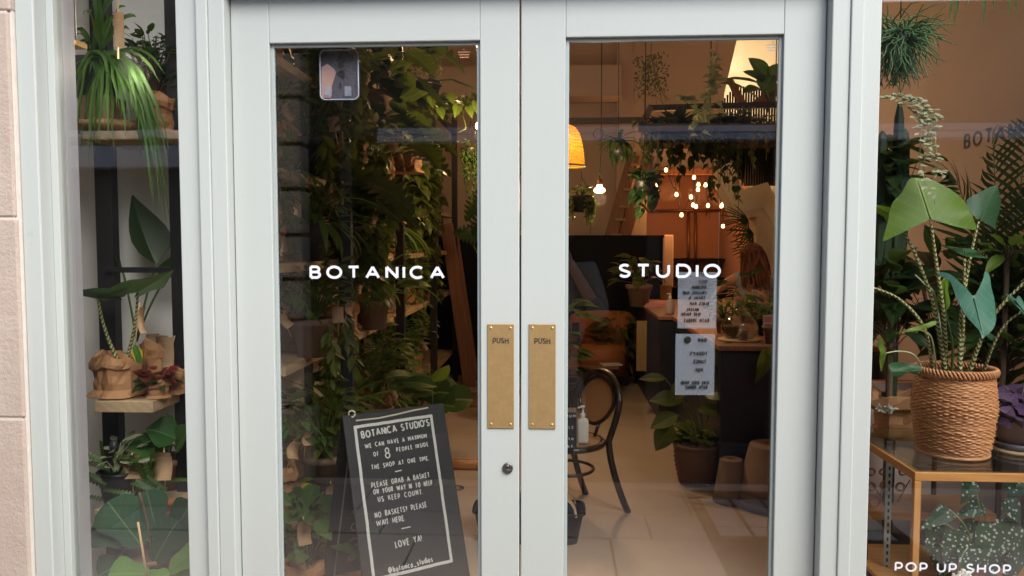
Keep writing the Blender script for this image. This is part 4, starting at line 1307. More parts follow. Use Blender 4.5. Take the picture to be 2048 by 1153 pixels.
spec = [
 # kind, x, y, tier, size, bay, wrap
 ('fern', -1.20, 1.18, 0, 1.15, 0, 'bag'), ('strap', -1.12, 2.05, 0, 1.0, 1, 'bag'), ('olive', -1.10, 2.9, 0, 1.2, 2, 'bag'), ('bush', -1.1, 4.0, 0, 1.2, 3, 'pot'),
 ('fern', -1.22, 1.14, 1, 1.0, 0, 'pot'), ('pale', -1.16, 1.52, 1, .9, 0, 'bag'), ('dark', -1.12, 2.10, 1, .9, 1, 'bag'), ('strap', -1.10, 2.75, 1, 1.0, 2, 'bag'), ('bush', -1.08, 3.55, 1, 1.1, 3, 'bag'), ('olive', -1.06, 4.4, 1, 1.1, 4, 'bag'),
 ('fern', -1.22, 1.12, 2, 1.1, 0, 'bag'), ('monstera', -1.15, 1.6, 2, 1.2, 0, 'pot'), ('olive', -1.10, 2.2, 2, .95, 1, 'bag'), ('red', -1.08, 2.75, 2, .9, 2, 'bag'), ('strap', -1.06, 3.35, 2, 1.1, 2, 'pot'), ('bush', -1.06, 4.0, 2, 1.2, 3, 'bag'), ('pothos', -1.02, 4.9, 2, 1.1, 4, 'pot'),
 ('bush', -1.22, 1.2, 3, 1.15, 0, 'bag'), ('dark', -1.16, 1.62, 3, 1.0, 0, 'bag'), ('pothos', -1.10, 2.15, 3, 1.15, 1, 'bag'), ('monstera', -1.08, 2.85, 3, 1.1, 2, 'bag'), ('fern', -1.06, 3.6, 3, 1.2, 3, 'pot'), ('pothos', -1.04, 4.5, 3, 1.3, 4, 'pot'),
 ('olive', -1.02, 1.42, 0, 1.0, 0, 'pot'), ('cal', -1.0, 2.45, 0, 1.1, 1, 'pot'), ('fern', -1.0, 3.4, 0, 1.2, 2, 'bag'), ('pale', -1.0, 4.8, 0, 1.1, 4, 'bag'),
 ('olive', -1.02, 1.30, 1, .9, 0, 'pot'), ('cal', -1.0, 2.42, 1, .9, 1, 'pot'), ('red', -1.0, 3.12, 1, .9, 2, 'bag'), ('fern', -1.0, 3.95, 1, 1.1, 3, 'bag'),
 ('strap', -1.05, 1.36, 2, .9, 0, 'black'), ('pothos', -1.0, 1.95, 2, .9, 1, 'pot'), ('fern', -1.0, 2.5, 2, 1.0, 1, 'black'), ('cal', -1.0, 3.7, 2, 1.0, 3, 'bag'),
 ('olive', -1.06, 1.42, 3, .9, 0, 'black'), ('pale', -1.0, 2.5, 3, .9, 1, 'bag'), ('bush', -1.0, 3.2, 3, 1.0, 2, 'black'), ('olive', -.98, 4.05, 3, 1.2, 3, 'bag'),
 ('strap', -1.22, 1.2, 4, 1.2, 0, 'bag'), ('pothos', -1.12, 1.7, 4, 1.2, 0, 'pot'), ('dark', -1.10, 2.3, 4, 1.3, 1, 'pot'), ('monstera', -1.08, 2.95, 4, 1.5, 2, 'pot'), ('pothos', -1.00, 3.7, 4, 1.5, 3, 'pot'), ('pothos', -.98, 4.7, 4, 1.5, 4, 'pot'),
]
for i, (k, x, y, tr_, s, bay, wr_) in enumerate(spec):
    shelf_plant(k, x, y, TIERS[tr_]+.002, s*1.22, bay, tr_, 100+i, wr_, cards=(1 if i % 3 else 2) if tr_ < 4 else 0)

# pots and plants standing on the floor in front of the rack
def floor_veined(name, label, px, py, Y, s, seed, mt='lf_cal', n=16, prof=ROUND):
    r = random.Random(seed); c = at(px, py, Y)
    p = potted(name, label, "pot plant", (c.x, Y, .012))
    pot_mesh((c.x, Y, .012), .09*s, .13*s, .22*s).build("pot", M['terracotta_dark'], p)
    lb, sb = MB(), MB(); b = V((c.x, Y, .2*s))
    for k in range(n):
        a = k*2.4 + r.random()*.6; u = sqrt((k+.5)/n)
        A = b + V((cos(a)*u*.26*s, sin(a)*u*.22*s, (.30-.16*u)*s*r.uniform(.8, 1.25)))
        sb.tube(arc_pts(b, A, .03), .003, 5, cap=False)
        lb.leaf(A - V((cos(a), sin(a), 0))*.08*s, V((cos(a), sin(a)*.6 - .3, .15)), V((.1*cos(a), -.75, .65)), .22*s*r.uniform(.8, 1.15), .20*s*r.uniform(.8, 1.1), prof, .3, .18, .03, 3)
    lb.build("leaf", M[mt], p); sb.build("stem", M['stem_green'], p)
    return p
pz = at(838, 800, 2.9)
floor_veined("calathea_plant", "round pleated-leaf calathea glowing on the floor behind the chalkboard sign", 838, 800, 3.3, 1.08, 41)
q = MB(); q.leaf(at(868, 765, 3.0), V((.5, -.2, 1)), V((.5, -.6, -.1)), .20, .13, OVAL, -.7, .3, .02, 3)
q.leaf(at(860, 775, 3.05), V((-.9, -.2, .35)), V((0, -.6, .8)), .20, .11, OVAL, .3, .2, .02, 3)
r = random.Random(43)
yp = potted("pot_plant", "young pale-green leaf shoots beside the round pleated leaves", "pot plant", (at(866, 800, 3.05).x, 3.05, .012))
q.build("leaf", M['lf_lime'], yp)
pot_mesh((at(866, 800, 3.05).x, 3.05, .012), .06, .09, .16).build("pot", M['blackpot'], yp)
mb = MB(); mb.tube([V((at(866, 800, 3.05).x, 3.05, .15)), at(864, 772, 3.03)], .003, 5); mb.build("stem", M['stem_green'], yp)
# paper wrapped plants on the floor at the left
for i, (px, Y, s, kind, lab) in enumerate(((610, 1.0, .9, 'lf_mid', "leafy plant in torn kraft paper on the floor at the foot of the rack"), (720, 1.75, 1.0, 'lf_olive', "olive-leaved plant in kraft paper on the floor under the first post"), (640, 1.35, .8, 'lf_yellow', "yellow-edged plant in kraft paper wedged behind the folded sign"))):
    r = random.Random(50+i); c = at(px, 800, Y)
    p = potted("pot_plant", lab, "pot plant", (c.x, Y, .012))
    paper_bag((c.x, Y, .012), .10*s, .20*s, r, 1.15, 40).build("paper_bag", M['kraft'], p)
    lb, sb = MB(), MB()
    bush(lb, sb, (c.x, Y, .18*s), .20*s, .38*s, 44, .15*s, r, TULIP, .5, .5, .6)
    lb.build("foliage", M[kind], p); sb.build("stem", M['stem_green'], p)
    for k in range(3): card(p, V((c.x+r.uniform(-.15, .15), Y-.12, r.uniform(.28, .5)*s)), .055, .10, r.uniform(-.6, .8), .5, .1, 5, r, text_on=False)

# hanging pothos clump below the top rail, bright where the bulb lights it
r = random.Random(60)
hp = potted("hanging_plant", "trailing pothos with lime leaves reaching towards the bare bulb", "pot plant", (at(840, 210, 3.6).x, 3.6, Z(205, 3.6)))
lb, sb, lb2 = MB(), MB(), MB()
for k in range(18):
    px = 770 + 190*k/17
    e = at(px + r.uniform(-8, 8), r.uniform(175, 215), r.uniform(3.4, 3.8))
    vine(lb, sb, e, r.uniform(.06, .18), 4, .085, r, HEART, .8, .4, (.15, 0, 0))
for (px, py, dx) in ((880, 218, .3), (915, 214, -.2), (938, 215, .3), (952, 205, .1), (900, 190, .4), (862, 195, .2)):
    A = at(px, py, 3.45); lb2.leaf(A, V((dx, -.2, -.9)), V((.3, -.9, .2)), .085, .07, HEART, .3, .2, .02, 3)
sb.tube([at(922, 225, 3.45), at(930, 245, 3.45), at(932, 258, 3.45), at(915, 266, 3.45)], .004, 5)
sb.tube([at(780, 190, 3.6), at(850, 165, 3.6), at(905, 160, 3.6), at(955, 180, 3.6)], .008, 6)
lb.build("foliage", M['lf_olive'], hp); lb2.build("leaf", M['lf_lime'], hp); sb.build("stem", M['stem_green'], hp)
pot_mesh(at(850, 190, 3.65) - V((0,0,.05)), .09, .12, .14).build("pot", M['blackpot'], hp)
# dark big leaves at the top by the rail
r = random.Random(61)
cl = at(775, 205, 2.9)
dk = potted("rubber_plant", "tall dark rubber plant topping the rack below the ceiling", "pot plant", (cl.x, 2.9, TIERS[4]+.003))
lb, sb = MB(), MB()
for k in range(26):
    px, py = r.uniform(748, 820), r.uniform(120, 260); a = r.uniform(0, 6.28)
    lb.leaf(at(px, py, r.uniform(2.7, 3.1)), V((cos(a), -.3, sin(a)*.6+.2)), V((0, -.7, .7)), .22*r.uniform(.6, 1.1), .11, OVAL, .6, .2, .02, 2)
lb.leaf(at(782, 148, 2.9), V((.8, -.1, .15)), V((0, -.5, 1)), .10, .035, LANCE, .4, .3, .0, 2)
lb.leaf(at(778, 145, 2.9), V((.35, -.1, 1)), V((-.8, -.5, .3)), .09, .04, LANCE, .2, .4, .0, 2)
sb.tube([V((cl.x, 2.9, TIERS[4])), at(775, 145, 2.9)], .008, 6)
lb.build("foliage", M['lf_dark'], dk); sb.build("trunk", M['stem_brown'], dk)
# kraft bag hung at (820,320)
r = random.Random(62)
mb = paper_bag(at(815, 330, 2.9) - V((0, 0, .06)), .085, .17, r, 1.05, 36)
o = tag(mb.build("paper_bag", M['kraft']), "lit kraft paper bag with a pale label on the upper rack", "paper bag")
mb = MB(); a = at(806, 312, 2.79); mb.box(a.x-.022, a.x+.022, a.y-.008, a.y, a.z-.024, a.z+.024); mb.build("label", M['lf_pale'], o, False)
# bamboo cane tied to the first post
mb = MB(); mb.tube([at(681, 165, 1.70), at(683, 290, 1.70)], .010, 8); mb.tube([at(683, 288, 1.69), at(685, 410, 1.69)], .006, 8)
tag(mb.build("bamboo_cane", M['bamboo']), "pale bamboo cane standing against the first black rack post", "cane")
# right-hand hanging plants in the left door
def hang_trail(label, px, py, Y, s, seed, mt, n=10, L=.5, size=.035, prof=OVAL, asp=.6, pot='blackpot', wire=1.0, rad=.08, name="hanging_plant"):
    r = random.Random(seed); c = at(px, py, Y)
    p = potted(name, label, "pot plant", c)
    pot_mesh(c - V((0, 0, .10*s)), rad*.7*s, rad*s, .11*s, False, 18).build("pot", M[pot], p)
    lb, sb = MB(), MB()
    bush(lb, sb, c, rad*1.3*s, .09*s, 40, size*1.1, r, prof, asp, .3, .5)
    for k in range(n):
        a = r.uniform(0, 6.28)
        e = c + V((cos(a), sin(a), 0))*rad*s*1.05
        vine(lb, sb, e, L*r.uniform(.35, 1.1), int(L*60/max(1, size*28)), size, r, prof, asp, .13)
    lb.build("foliage", M[mt], p); sb.build("stem", M['stem_green'], p)
    if wire:
        mb = MB()
        for k in range(3):
            a = k*2.094
            mb.tube([c + V((cos(a), sin(a), 0))*rad*s, c + V((0, 0, .22*wire))], .0022, 4)
        mb.tube([c + V((0, 0, .22*wire)), c + V((0, 0, .30*wire))], .003, 4)
        mb.build("hanger", M['steel'], p)
    return p
hang_trail("small-leaved trailing plant hanging against the brown wall beside the bare bulb", 942, 300, 3.7, 1.0, 63, 'lf_mid', 14, .42, .030)
# monstera leaning in at the door edge
r = random.Random(64)
mo = potted("monstera_plant", "big split-leaf monstera in silhouette against the brown wall", "pot plant", (at(1000, 700, 4.4).x, 4.4, .012))
lb, sb = MB(), MB()
pot_mesh((at(1000, 700, 4.4).x, 4.4, .012), .14, .19, .32).build("pot", M['terracotta_dark'], mo)
b0 = V((at(1000, 700, 4.4).x, 4.4, .3))
for ap, d, L in (((968, 395), (-.7, -.3, -.8), .26), ((970, 440), (-.6, -.3, -.9), .25), ((958, 470), (-.9, -.3, .1), .22), ((990, 380), (.6, -.3, .5), .3), ((1000, 430), (.8, -.3, -.2), .3), ((938, 472), (-.9, -.4, .3), .14), ((985, 480), (-.3, -.6, -.8), .25)):
    A = at(*ap, 4.35); lb.leaf(A, V(d), V((-.2, -.9, .3)), L, L*.85, MONST, .4, .15, .02, 3)
    sb.tube(arc_pts(b0, A, .1, 6, (1, 0, 0)), .006, 5)
lb.build("leaf", M['lf_dark'], mo); sb.build("stem", M['stem_green'], mo)

# leaning timber (one rail of a wooden ladder)
ld = thing("wooden_ladder", "reddish timber A-frame ladder leg leaning beside the dark wainscot", "ladder", at(945, 745, 5.6))
mb = MB()
a, b = at(893, 448, 5.9), at(940, 742, 5.9); b.z = .012
for off in (0, .35):
    dv = (b-a).normalized(); mb.obox((a+b)/2 + V((0, off, 0)), dv.cross(V((0,1,0))).normalized(), V((0,1,0)), dv, .13, .05, (b-a).length)
mb.build("rail", M['wood_red'], ld, False, bevel=.004)
mb = MB()
for f in (.2, .4, .6, .8):
    p = a.lerp(b, f); mb.box(p.x-.02, p.x+.02, p.y+.026, p.y+.324, p.z-.015, p.z+.015)
mb.build("rung", M['wood_red'], ld, False)
mb = MB(); mb.lathe([(.001, 0), (.33, 0), (.34, .008), (.33, .016), (.001, .016)], (at(950, 748, 5.2).x, 5.2, .013), 30)
tag(mb.build("round_mat", M['wood_red']), "thin round brown disc lying on the floor by the ladder foot", "mat")

# bare bulbs seen at the edge of the left door
def bulb_pendant(label, px, py, Y, top_py, r=.03, watt=12, name="pendant_bulb", mat='filament'):
    c = at(px, py, Y)
    t_ = thing(name, label, "light bulb", c)
    mb = MB(); mb.lathe([(.001, -r*1.05), (r*.55, -r*.95), (r*.92, -r*.45), (r, 0), (r*.8, r*.55), (r*.5, r*.95), (r*.42, r*1.3)], c, 16); mb.build("bulb", M[mat], t_)
    mb = MB(); mb.lathe([(r*.46, r*1.25), (r*.55, r*1.35), (r*.55, r*2.4), (r*.3, r*2.8), (.002, r*2.9)], c, 14); mb.build("socket", M['steel_brown'], t_)
    mb = MB(); top = at(px, top_py, Y); mb.tube([c + V((0, 0, r*2.8)), V((c.x, c.y, top.z))], .004, 6); mb.build("cord", M['steel'], t_)
    l = bpy.data.lights.new("bulb_light", 'POINT'); l.energy = watt; l.color = (1.0, .60, .27); l.shadow_soft_size = r*1.5
    lo = bpy.data.objects.new("bulb_light", l); COL.objects.link(lo); lo.parent = t_; lo.location = (0, -.02, -r*2.2)
    return t_
bulb_pendant("bare glowing bulb at the right edge of the left door glass", 958, 252, 3.3, -150, .026, 8)
bulb_pendant("small high glowing bulb at the upper corner of the left door glass", 958, 92, 4.2, -150, .022, 6.5)

# --- street sign reflection put in as a lettered film, inside the left door glass
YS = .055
sg = thing("reflected_sign", "rounded street sign reflection put in as a mirrored film behind the glass", "sign", at(678, 150, YS))
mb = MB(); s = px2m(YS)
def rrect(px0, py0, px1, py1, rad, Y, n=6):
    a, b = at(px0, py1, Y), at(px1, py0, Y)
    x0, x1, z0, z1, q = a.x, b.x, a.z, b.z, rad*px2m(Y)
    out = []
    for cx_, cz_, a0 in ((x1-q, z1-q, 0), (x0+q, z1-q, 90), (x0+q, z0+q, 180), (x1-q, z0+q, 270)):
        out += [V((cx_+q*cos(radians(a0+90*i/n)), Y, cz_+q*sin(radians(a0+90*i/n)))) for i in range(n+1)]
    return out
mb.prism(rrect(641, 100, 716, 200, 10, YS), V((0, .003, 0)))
mb.build("panel", M['signrefl'], sg, False)
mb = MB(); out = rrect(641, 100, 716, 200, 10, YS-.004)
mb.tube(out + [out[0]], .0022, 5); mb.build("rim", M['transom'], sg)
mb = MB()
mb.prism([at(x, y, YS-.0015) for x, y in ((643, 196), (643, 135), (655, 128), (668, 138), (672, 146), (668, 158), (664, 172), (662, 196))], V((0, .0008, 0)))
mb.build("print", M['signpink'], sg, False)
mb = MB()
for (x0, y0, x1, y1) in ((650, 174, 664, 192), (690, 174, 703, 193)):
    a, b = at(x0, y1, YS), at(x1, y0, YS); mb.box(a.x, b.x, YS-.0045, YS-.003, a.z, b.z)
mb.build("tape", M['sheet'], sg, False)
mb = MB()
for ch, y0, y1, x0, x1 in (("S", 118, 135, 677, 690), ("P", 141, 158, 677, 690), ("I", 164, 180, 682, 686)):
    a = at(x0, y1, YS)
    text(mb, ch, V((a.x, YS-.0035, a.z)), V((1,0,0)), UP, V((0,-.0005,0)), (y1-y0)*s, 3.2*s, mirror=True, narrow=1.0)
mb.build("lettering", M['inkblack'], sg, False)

# --- chalkboard A-frame
th = radians(35)
apx = (at(692, 832, .73) + at(878, 808, .98))/2
apz = (Z(832, .73, 692) + Z(808, .98, 878))/2
ap = V((apx.x, .855, apz))
T = V((cos(th), sin(th), 0)); Nf = V((sin(th), -cos(th), 0))
AW, SP, HT = .440, .30, apz
ab = thing("sandwich_board", "black chalk-lettered sandwich board asking people to take a basket", "sign board", (ap.x, ap.y, .012))
def panel(sgn, name, w0):
    low = ap + Nf*(SP*sgn) ; low.z = .014
    Ud = (ap-low).normalized()
    Pn = T.cross(Ud).normalized()
    if Pn.dot(Nf)*sgn < 0: Pn = -Pn
    L = (ap-low).length
    mb = MB(); mb.obox(low + Ud*(L/2+.06), T, Pn, Ud, AW, .012, L-.12)
    mb.obox(low + Ud*.06 - T*(AW/2-.03), T, Pn, Ud, .06, .012, .125); mb.obox(low + Ud*.06 + T*(AW/2-.03), T, Pn, Ud, .06, .012, .125)
    o = mb.build(name, M['chalkboard'], ab, False, bevel=.003)
    return low, Ud, Pn, L, o
low, Ud, Pn, L, pf = panel(1, "panel", 0)
off = Pn*.0068
def bp_(px, py):
    """pixel -> (u along T from the board centre, v down from the top) on the front panel"""
    d = (at(px, py, 1.0)-CAM); d.normalize()
    o = low + off
    t_ = (o-CAM).dot(Pn)/d.dot(Pn)
    p = CAM + d*t_
    return p
def line_on(mb, s, pa, pb, hpx, wpx, rng, narrow=.62, gap=.26, sp=.5):
    A, B = bp_(*pa), bp_(*pb)
    R = (B-A); wd = R.length; R.normalize()
    U2 = Pn.cross(R); 
    if U2.z < 0: U2 = -U2
    k = 3.0/1540*1.02
    text(mb, s, A, R, U2, Pn*.0006, hpx*k, wpx*k, gap, wd, narrow, rng, .05, sp=sp)
mb = MB(); rg = random.Random(9)
line_on(mb, "BOTANICA STUDIO'S", (723, 878), (860, 852), 15.0, 2.7, rg, .78, .2, .4)
tb = mb.build("lettering", M['chalk'], pf, False)
off = Pn*.0068
mb = MB()
W_ = 1.75
for s, a, b, h in (("WE CAN HAVE A MAXIMUM", (730, 898), (854, 876), 9.5), ("OF", (747, 914), (758, 912), 9), ("PEOPLE INSIDE", (793, 905), (857, 893), 9), ("THE SHOP AT ONE TIME.", (743, 940), (858, 921), 9.5),
                   ("PLEASE GRAB A BASKET", (743, 977), (860, 955), 10.5), ("ON YOUR WAY IN TO HELP", (747, 990), (865, 971), 10.5), ("US KEEP COUNT.", (756, 1005), (846, 989), 10.5),
                   ("NO BASKETS? PLEASE", (750, 1037), (854, 1015), 11), ("WAIT HERE.", (753, 1054), (810, 1042), 11), ("LOVE YA!", (791, 1097), (844, 1083), 13)):
    line_on(mb, s, a, b, h, W_ if h < 12 else 2.1, rg)
line_on(mb, "8", (771, 919), (784, 916.5), 22, 2.6, rg, .8)
line_on(mb, "@botanica_studios", (777, 1148), (866, 1124), 12, 2.0, rg, .8, .2)
for a, b in (((790, 944), (803, 941)), ((803, 1058), (821, 1054))):
    A, B = bp_(*a), bp_(*b); R = (B-A); wd = R.length; R.normalize(); ribbon(mb, [(0, 0), (wd, 0)], .0042, A, R, Pn.cross(R), Pn*.0006)
mb.build("lettering", M['chalk'], pf, False)
# painted border
mb = MB()
c4 = [bp_(710, 855), bp_(862, 832), bp_(903, 1122), bp_(748, 1160)]
for i in range(4):
    A, B = c4[i], c4[(i+1) % 4]; R = (B-A); wd = R.length; R.normalize()
    n_ = 14; pr_ = [(wd*k/n_ + (-.004 if k == 0 else .004 if k == n_ else 0), rg.uniform(-.0007, .0007)) for k in range(n_+1)]
    ribbon(mb, pr_, .0115, A, R, Pn.cross(R), Pn*(.0006+.0002*i))
mb.build("border", M['chalk'], pf, False)
# rope handle over the top and knot
mb = MB(); r = random.Random(3)
A, B = bp_(712, 842), bp_(856, 816)
mb.tube([A, A.lerp(B, .3)-UP*.006, A.lerp(B, .55)-UP*.004, A.lerp(B, .8)+UP*.0, B], .0035, 6)
K = bp_(704, 828)
mb.tube([K + V((cos(q), -.15, sin(q)))*.013 for q in [i*.7 for i in range(10)]], .0035, 6)
mb.build("rope", M['rope'], ab)
low, Ud, Pn2, L2, pb = panel(-1, "panel", 0)
# chalk circles painted on the inner face of the rear panel, and a rubbed frame line
inn = -Pn2
mb = MB(); base_ = low + inn*.0072
R = T; 
def rp_(u, v): return base_ + T*u + Ud*v
for k in range(7):
    v = .20 + k*.082
    pts = [(.021*cos(q)+0, .021*sin(q)) for q in [2*pi*i/18 for i in range(19)]]
    if k in (0, 4, 5):
        o0 = rp_(-.105, v); vs = [o0 + T*a + Ud*b + inn*.0005 for a, b in pts[:-1]]; mb.add(vs, [tuple(range(len(vs)))])
    else: ribbon(mb, pts, .004, rp_(-.105, v), T, Ud, inn*.0005)
ribbon(mb, [(0, 0), (0, .66)], .008, rp_(-.175, .12), T, Ud, inn*.0005)
ribbon(mb, [(0, 0), (.34, 0)], .008, rp_(-.175, .12), T, Ud, inn*.0007)
mb.build("chalk_drawing", M['chalkdim'], pb, False)
Pn = T.cross(UP)
# small round floor sticker
mb = MB(); c = at(912, 975, 2.2); 
cc = CAM + (at(912, 975, 1)-CAM)*((.018-CAM.z)/((at(912, 975, 1)-CAM).z))
mb.lathe([(.001, .003), (.05, .003), (.052, 0)], (cc.x, cc.y, .013), 24)
o = tag(mb.build("floor_sticker", M['navy']), "small round dark floor sticker near the chalkboard", "sticker")
mb = MB(); mb.lathe([(.001, .0045), (.024, .0045), (.026, .002)], (cc.x, cc.y, .0135), 20); mb.build("print", M['kraft'], o)
# low pale wooden step at the back of the sign
def floor_at(px, py, z=.012):
    d = at(px, py, 1) - CAM
    return CAM + d*((z-CAM.z)/d.z)
f0, f1 = floor_at(885, 940), floor_at(965, 940)
mb = MB(); mb.box(f0.x, f1.x, f0.y, f0.y+.05, .013, .075)
tag(mb.build("wooden_batten", M['oak']), "low pale wooden batten on the floor beyond the chalkboard", "batten")

# ================================================================== RIGHT DOOR VIEW
# --- letter board reflections put in as mirrored sheets behind the glass
def board_reflection(label, px0, px1, py0, py1, rows, hole=None):
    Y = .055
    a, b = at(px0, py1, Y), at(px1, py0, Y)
    t_ = thing("reflected_board", label, "reflected board", ((a.x+b.x)/2, Y, a.z))
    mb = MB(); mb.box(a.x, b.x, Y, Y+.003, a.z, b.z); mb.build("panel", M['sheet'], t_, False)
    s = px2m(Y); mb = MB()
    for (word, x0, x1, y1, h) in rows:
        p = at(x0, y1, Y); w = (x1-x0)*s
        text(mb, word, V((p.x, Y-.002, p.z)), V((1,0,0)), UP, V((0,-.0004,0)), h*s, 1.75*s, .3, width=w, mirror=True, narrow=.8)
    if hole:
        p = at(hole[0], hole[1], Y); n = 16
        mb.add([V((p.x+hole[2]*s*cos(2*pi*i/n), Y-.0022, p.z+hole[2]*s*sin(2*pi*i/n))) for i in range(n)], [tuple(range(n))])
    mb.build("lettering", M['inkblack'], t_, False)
board_reflection("upper letter board reflection put in as a pale mirrored sheet behind STUDIO", 1355, 1434, 545, 657,
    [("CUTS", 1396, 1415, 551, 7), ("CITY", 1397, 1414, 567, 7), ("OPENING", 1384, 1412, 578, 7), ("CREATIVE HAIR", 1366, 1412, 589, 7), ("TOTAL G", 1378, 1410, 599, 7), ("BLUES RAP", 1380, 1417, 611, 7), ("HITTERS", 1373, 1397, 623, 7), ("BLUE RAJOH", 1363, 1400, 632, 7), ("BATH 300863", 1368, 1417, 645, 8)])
board_reflection("lower pale letter board with mirrored word TODAY'S and a dark dot", 1350, 1430, 669, 790,
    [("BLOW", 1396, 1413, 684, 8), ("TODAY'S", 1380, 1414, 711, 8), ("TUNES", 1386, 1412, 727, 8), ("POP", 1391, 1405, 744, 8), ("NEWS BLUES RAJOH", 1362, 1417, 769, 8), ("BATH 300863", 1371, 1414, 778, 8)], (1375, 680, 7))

# --- bentwood chair
def bentwood_chair():
    sc_ = V((.17, 2.12, 0)); zs = .435
    bd = V((.80, .60, 0)).normalized(); sd = V((-bd.y, bd.x, 0))      # bd: towards the backrest
    t_ = thing("bentwood_chair", "dark bentwood chair with cane seat and oval cane back", "chair", (sc_.x, sc_.y, .012))
    S_ = lambda u, v, z: sc_ + bd*u + sd*v + UP*z
    mb = MB(); n = 28; R_ = .205
    ring = [S_(R_*cos(q)*.98, R_*sin(q), zs-.012) for q in [2*pi*i/n for i in range(n)]]
    ring += [ring[0], ring[1]]
    for dz in (-.012, .0, .012): pass
    mb.tube([p for p in ring], .019, 8, cap=False); mb.build("seat_frame", M['wood_dark'], t_)
    mb = MB(); vs = [S_(0, 0, zs+.004)]; uv = [(.5, .5)]
    for i in range(n):
        q = 2*pi*i/n; vs.append(S_(R_*.93*cos(q), R_*.93*sin(q), zs+.004)); uv.append((.5+.5*cos(q), .5+.5*sin(q)))
    mb.add(vs, [(0, i+1, (i+1) % n+1) for i in range(n)], uv); mb.build("seat", M['cane'], t_)
    # back hoop that runs down into the rear legs
    def hoop(w_top, w_seat, w_foot, H, r):
        pts = []
        lean = lambda z: .165 + max(0, z-zs)*.26 - 0*(z)
        for k in range(9):
            z = .012 + (zs-.012)*k/8
            pts.append(S_(.165 + .13*(1-k/8)**1.6, -(w_seat + (w_foot-w_seat)*(1-k/8)**1.3), z))
        for k in range(1, 20):
            q = pi*k/20
            zz = zs + (H-zs)*(sin(q)**.62) 
            pts.append(S_(lean(zz), -w_top*cos(q)*(1 if abs(cos(q)) < .96 else 1) * (w_seat/w_top + (1-w_seat/w_top)*min(1, (zz-zs)/(.22))), zz))
        for k in range(9):
            k2 = 8-k
            z = .012 + (zs-.012)*k2/8
            pts.append(S_(.165 + .13*(1-k2/8)**1.6, (w_seat + (w_foot-w_seat)*(1-k2/8)**1.3), z))
        return pts
    mb = MB(); P = hoop(.215, .17, .19, .80, .016)
    mb.tube(P, [.019]*len(P), 8); mb.build("back_frame", M['wood_dark'], t_)
    # cane oval
    mb = MB(); n = 26; cz, rx, rz = .635, .15, .132
    lean = lambda z: .165 + max(0, z-zs)*.26
    vs = [S_(lean(cz), 0, cz)]; uv = [(.5, .5)]; ring = []
    for i in range(n):
        q = 2*pi*i/n; z = cz + rz*sin(q); v = rx*cos(q)*(1 if sin(q) > 0 else .85 + .15*(1+sin(q)))
        ring.append(S_(lean(z), v, z)); vs.append(ring[-1]); uv.append((.5+.5*cos(q), .5+.5*sin(q)))
    mb.add(vs, [(0, i+1, (i+1) % n+1) for i in range(n)], uv); mb.build("backrest", M['cane'], t_)
    mb = MB(); mb.tube(ring+[ring[0], ring[1]], .0115, 8, cap=False)
    for v in (-.045, .045): mb.tube([S_(.165, v, zs+.0), S_(lean(.52), v*1.3, .515)], .010, 8)
    mb.build("inner_frame", M['wood_dark'], t_)
    for v in (-1, 1):
        mb = MB(); mb.tube([S_(-.155, v*.13, zs-.02), S_(-.175, v*.145, .25), S_(-.215, v*.165, .012)], [.018, .016, .012], 8); mb.build("leg", M['wood_dark'], t_)
    mb = MB(); n = 24
    mb.tube([S_(.155*cos(q)-.005, .155*sin(q), .27) for q in [2*pi*i/n for i in range(n+2)]], .0095, 8, cap=False); mb.build("stretcher", M['wood_dark'], t_)
    return t_
bentwood_chair()
mb = MB(); mb.lathe([(.001, 0), (.15, 0), (.152, .004), (.148, .007), (.001, .008)], (.14, 2.09, .442), 30)
tag(mb.build("cork_mat", M['plank']), "round pale cork mat on the bentwood chair seat", "mat")
# sanitiser bottle
bt = thing("pump_bottle", "white square pump bottle standing on the bentwood chair", "bottle", (at(1165, 889, 2.0).x, 2.0, .451))
c = bt.location
mb = MB()
def sq(a, i, r_, z):
    k = 1/max(abs(cos(a)), abs(sin(a)))
    return r_*min(k, 1.28), z
mb.lathe([(.001, 0), (.030, 0), (.032, .006), (.032, .115), (.026, .128), (.012, .134), (.012, .142), (.001, .142)], c, 32, fn=sq); mb.build("body", M['white'], bt)
mb = MB(); mb.lathe([(.015, .140), (.015, .160), (.007, .163), (.005, .190), (.012, .192), (.012, .202), (.001, .204)], c, 16); mb.tube([c+V((0, 0, .197)), c+V((-.03, -.02, .193))], .005, 8)
mb.build("pump", M['white'], bt)
# small chalk notice
c0, c1 = at(1098, 890, 1.97), at(1152, 816, 1.97)
nt = thing("chalk_notice", "small black chalk notice beside the white pump bottle", "notice", ((c0.x+c1.x)/2, 1.97, .451))
mb = MB(); mb.box(c0.x, c1.x, 1.97, 1.85, .452, c1.z); nb = mb.build("board", M['chalkboard'], nt, False)
mb = MB(); s = px2m(1.97)
for wd, x0, x1, y1, h in (("MAXIMUM", 1106, 1150, 824, 6), ("8", 1126, 1132, 838, 10), ("PEOPLE", 1110, 1146, 846, 6), ("PLEASE WAIT A", 1104, 1133, 858, 5), ("OUT SO", 1112, 1146, 868, 5), ("WE CAN", 1104, 1134, 876, 5), ("COUNT.", 1112, 1148, 883, 6)):
    p = at(x0, y1, 1.97); text(mb, wd, V((p.x, 1.839, p.z)), V((1,0,0)), UP, V((0,-.0006,0)), h*s, 1.3*s, .3, width=(x1-x0)*s, narrow=.8, rng=rg, jit=.05)
mb.build("lettering", M['chalk'], nb, False)
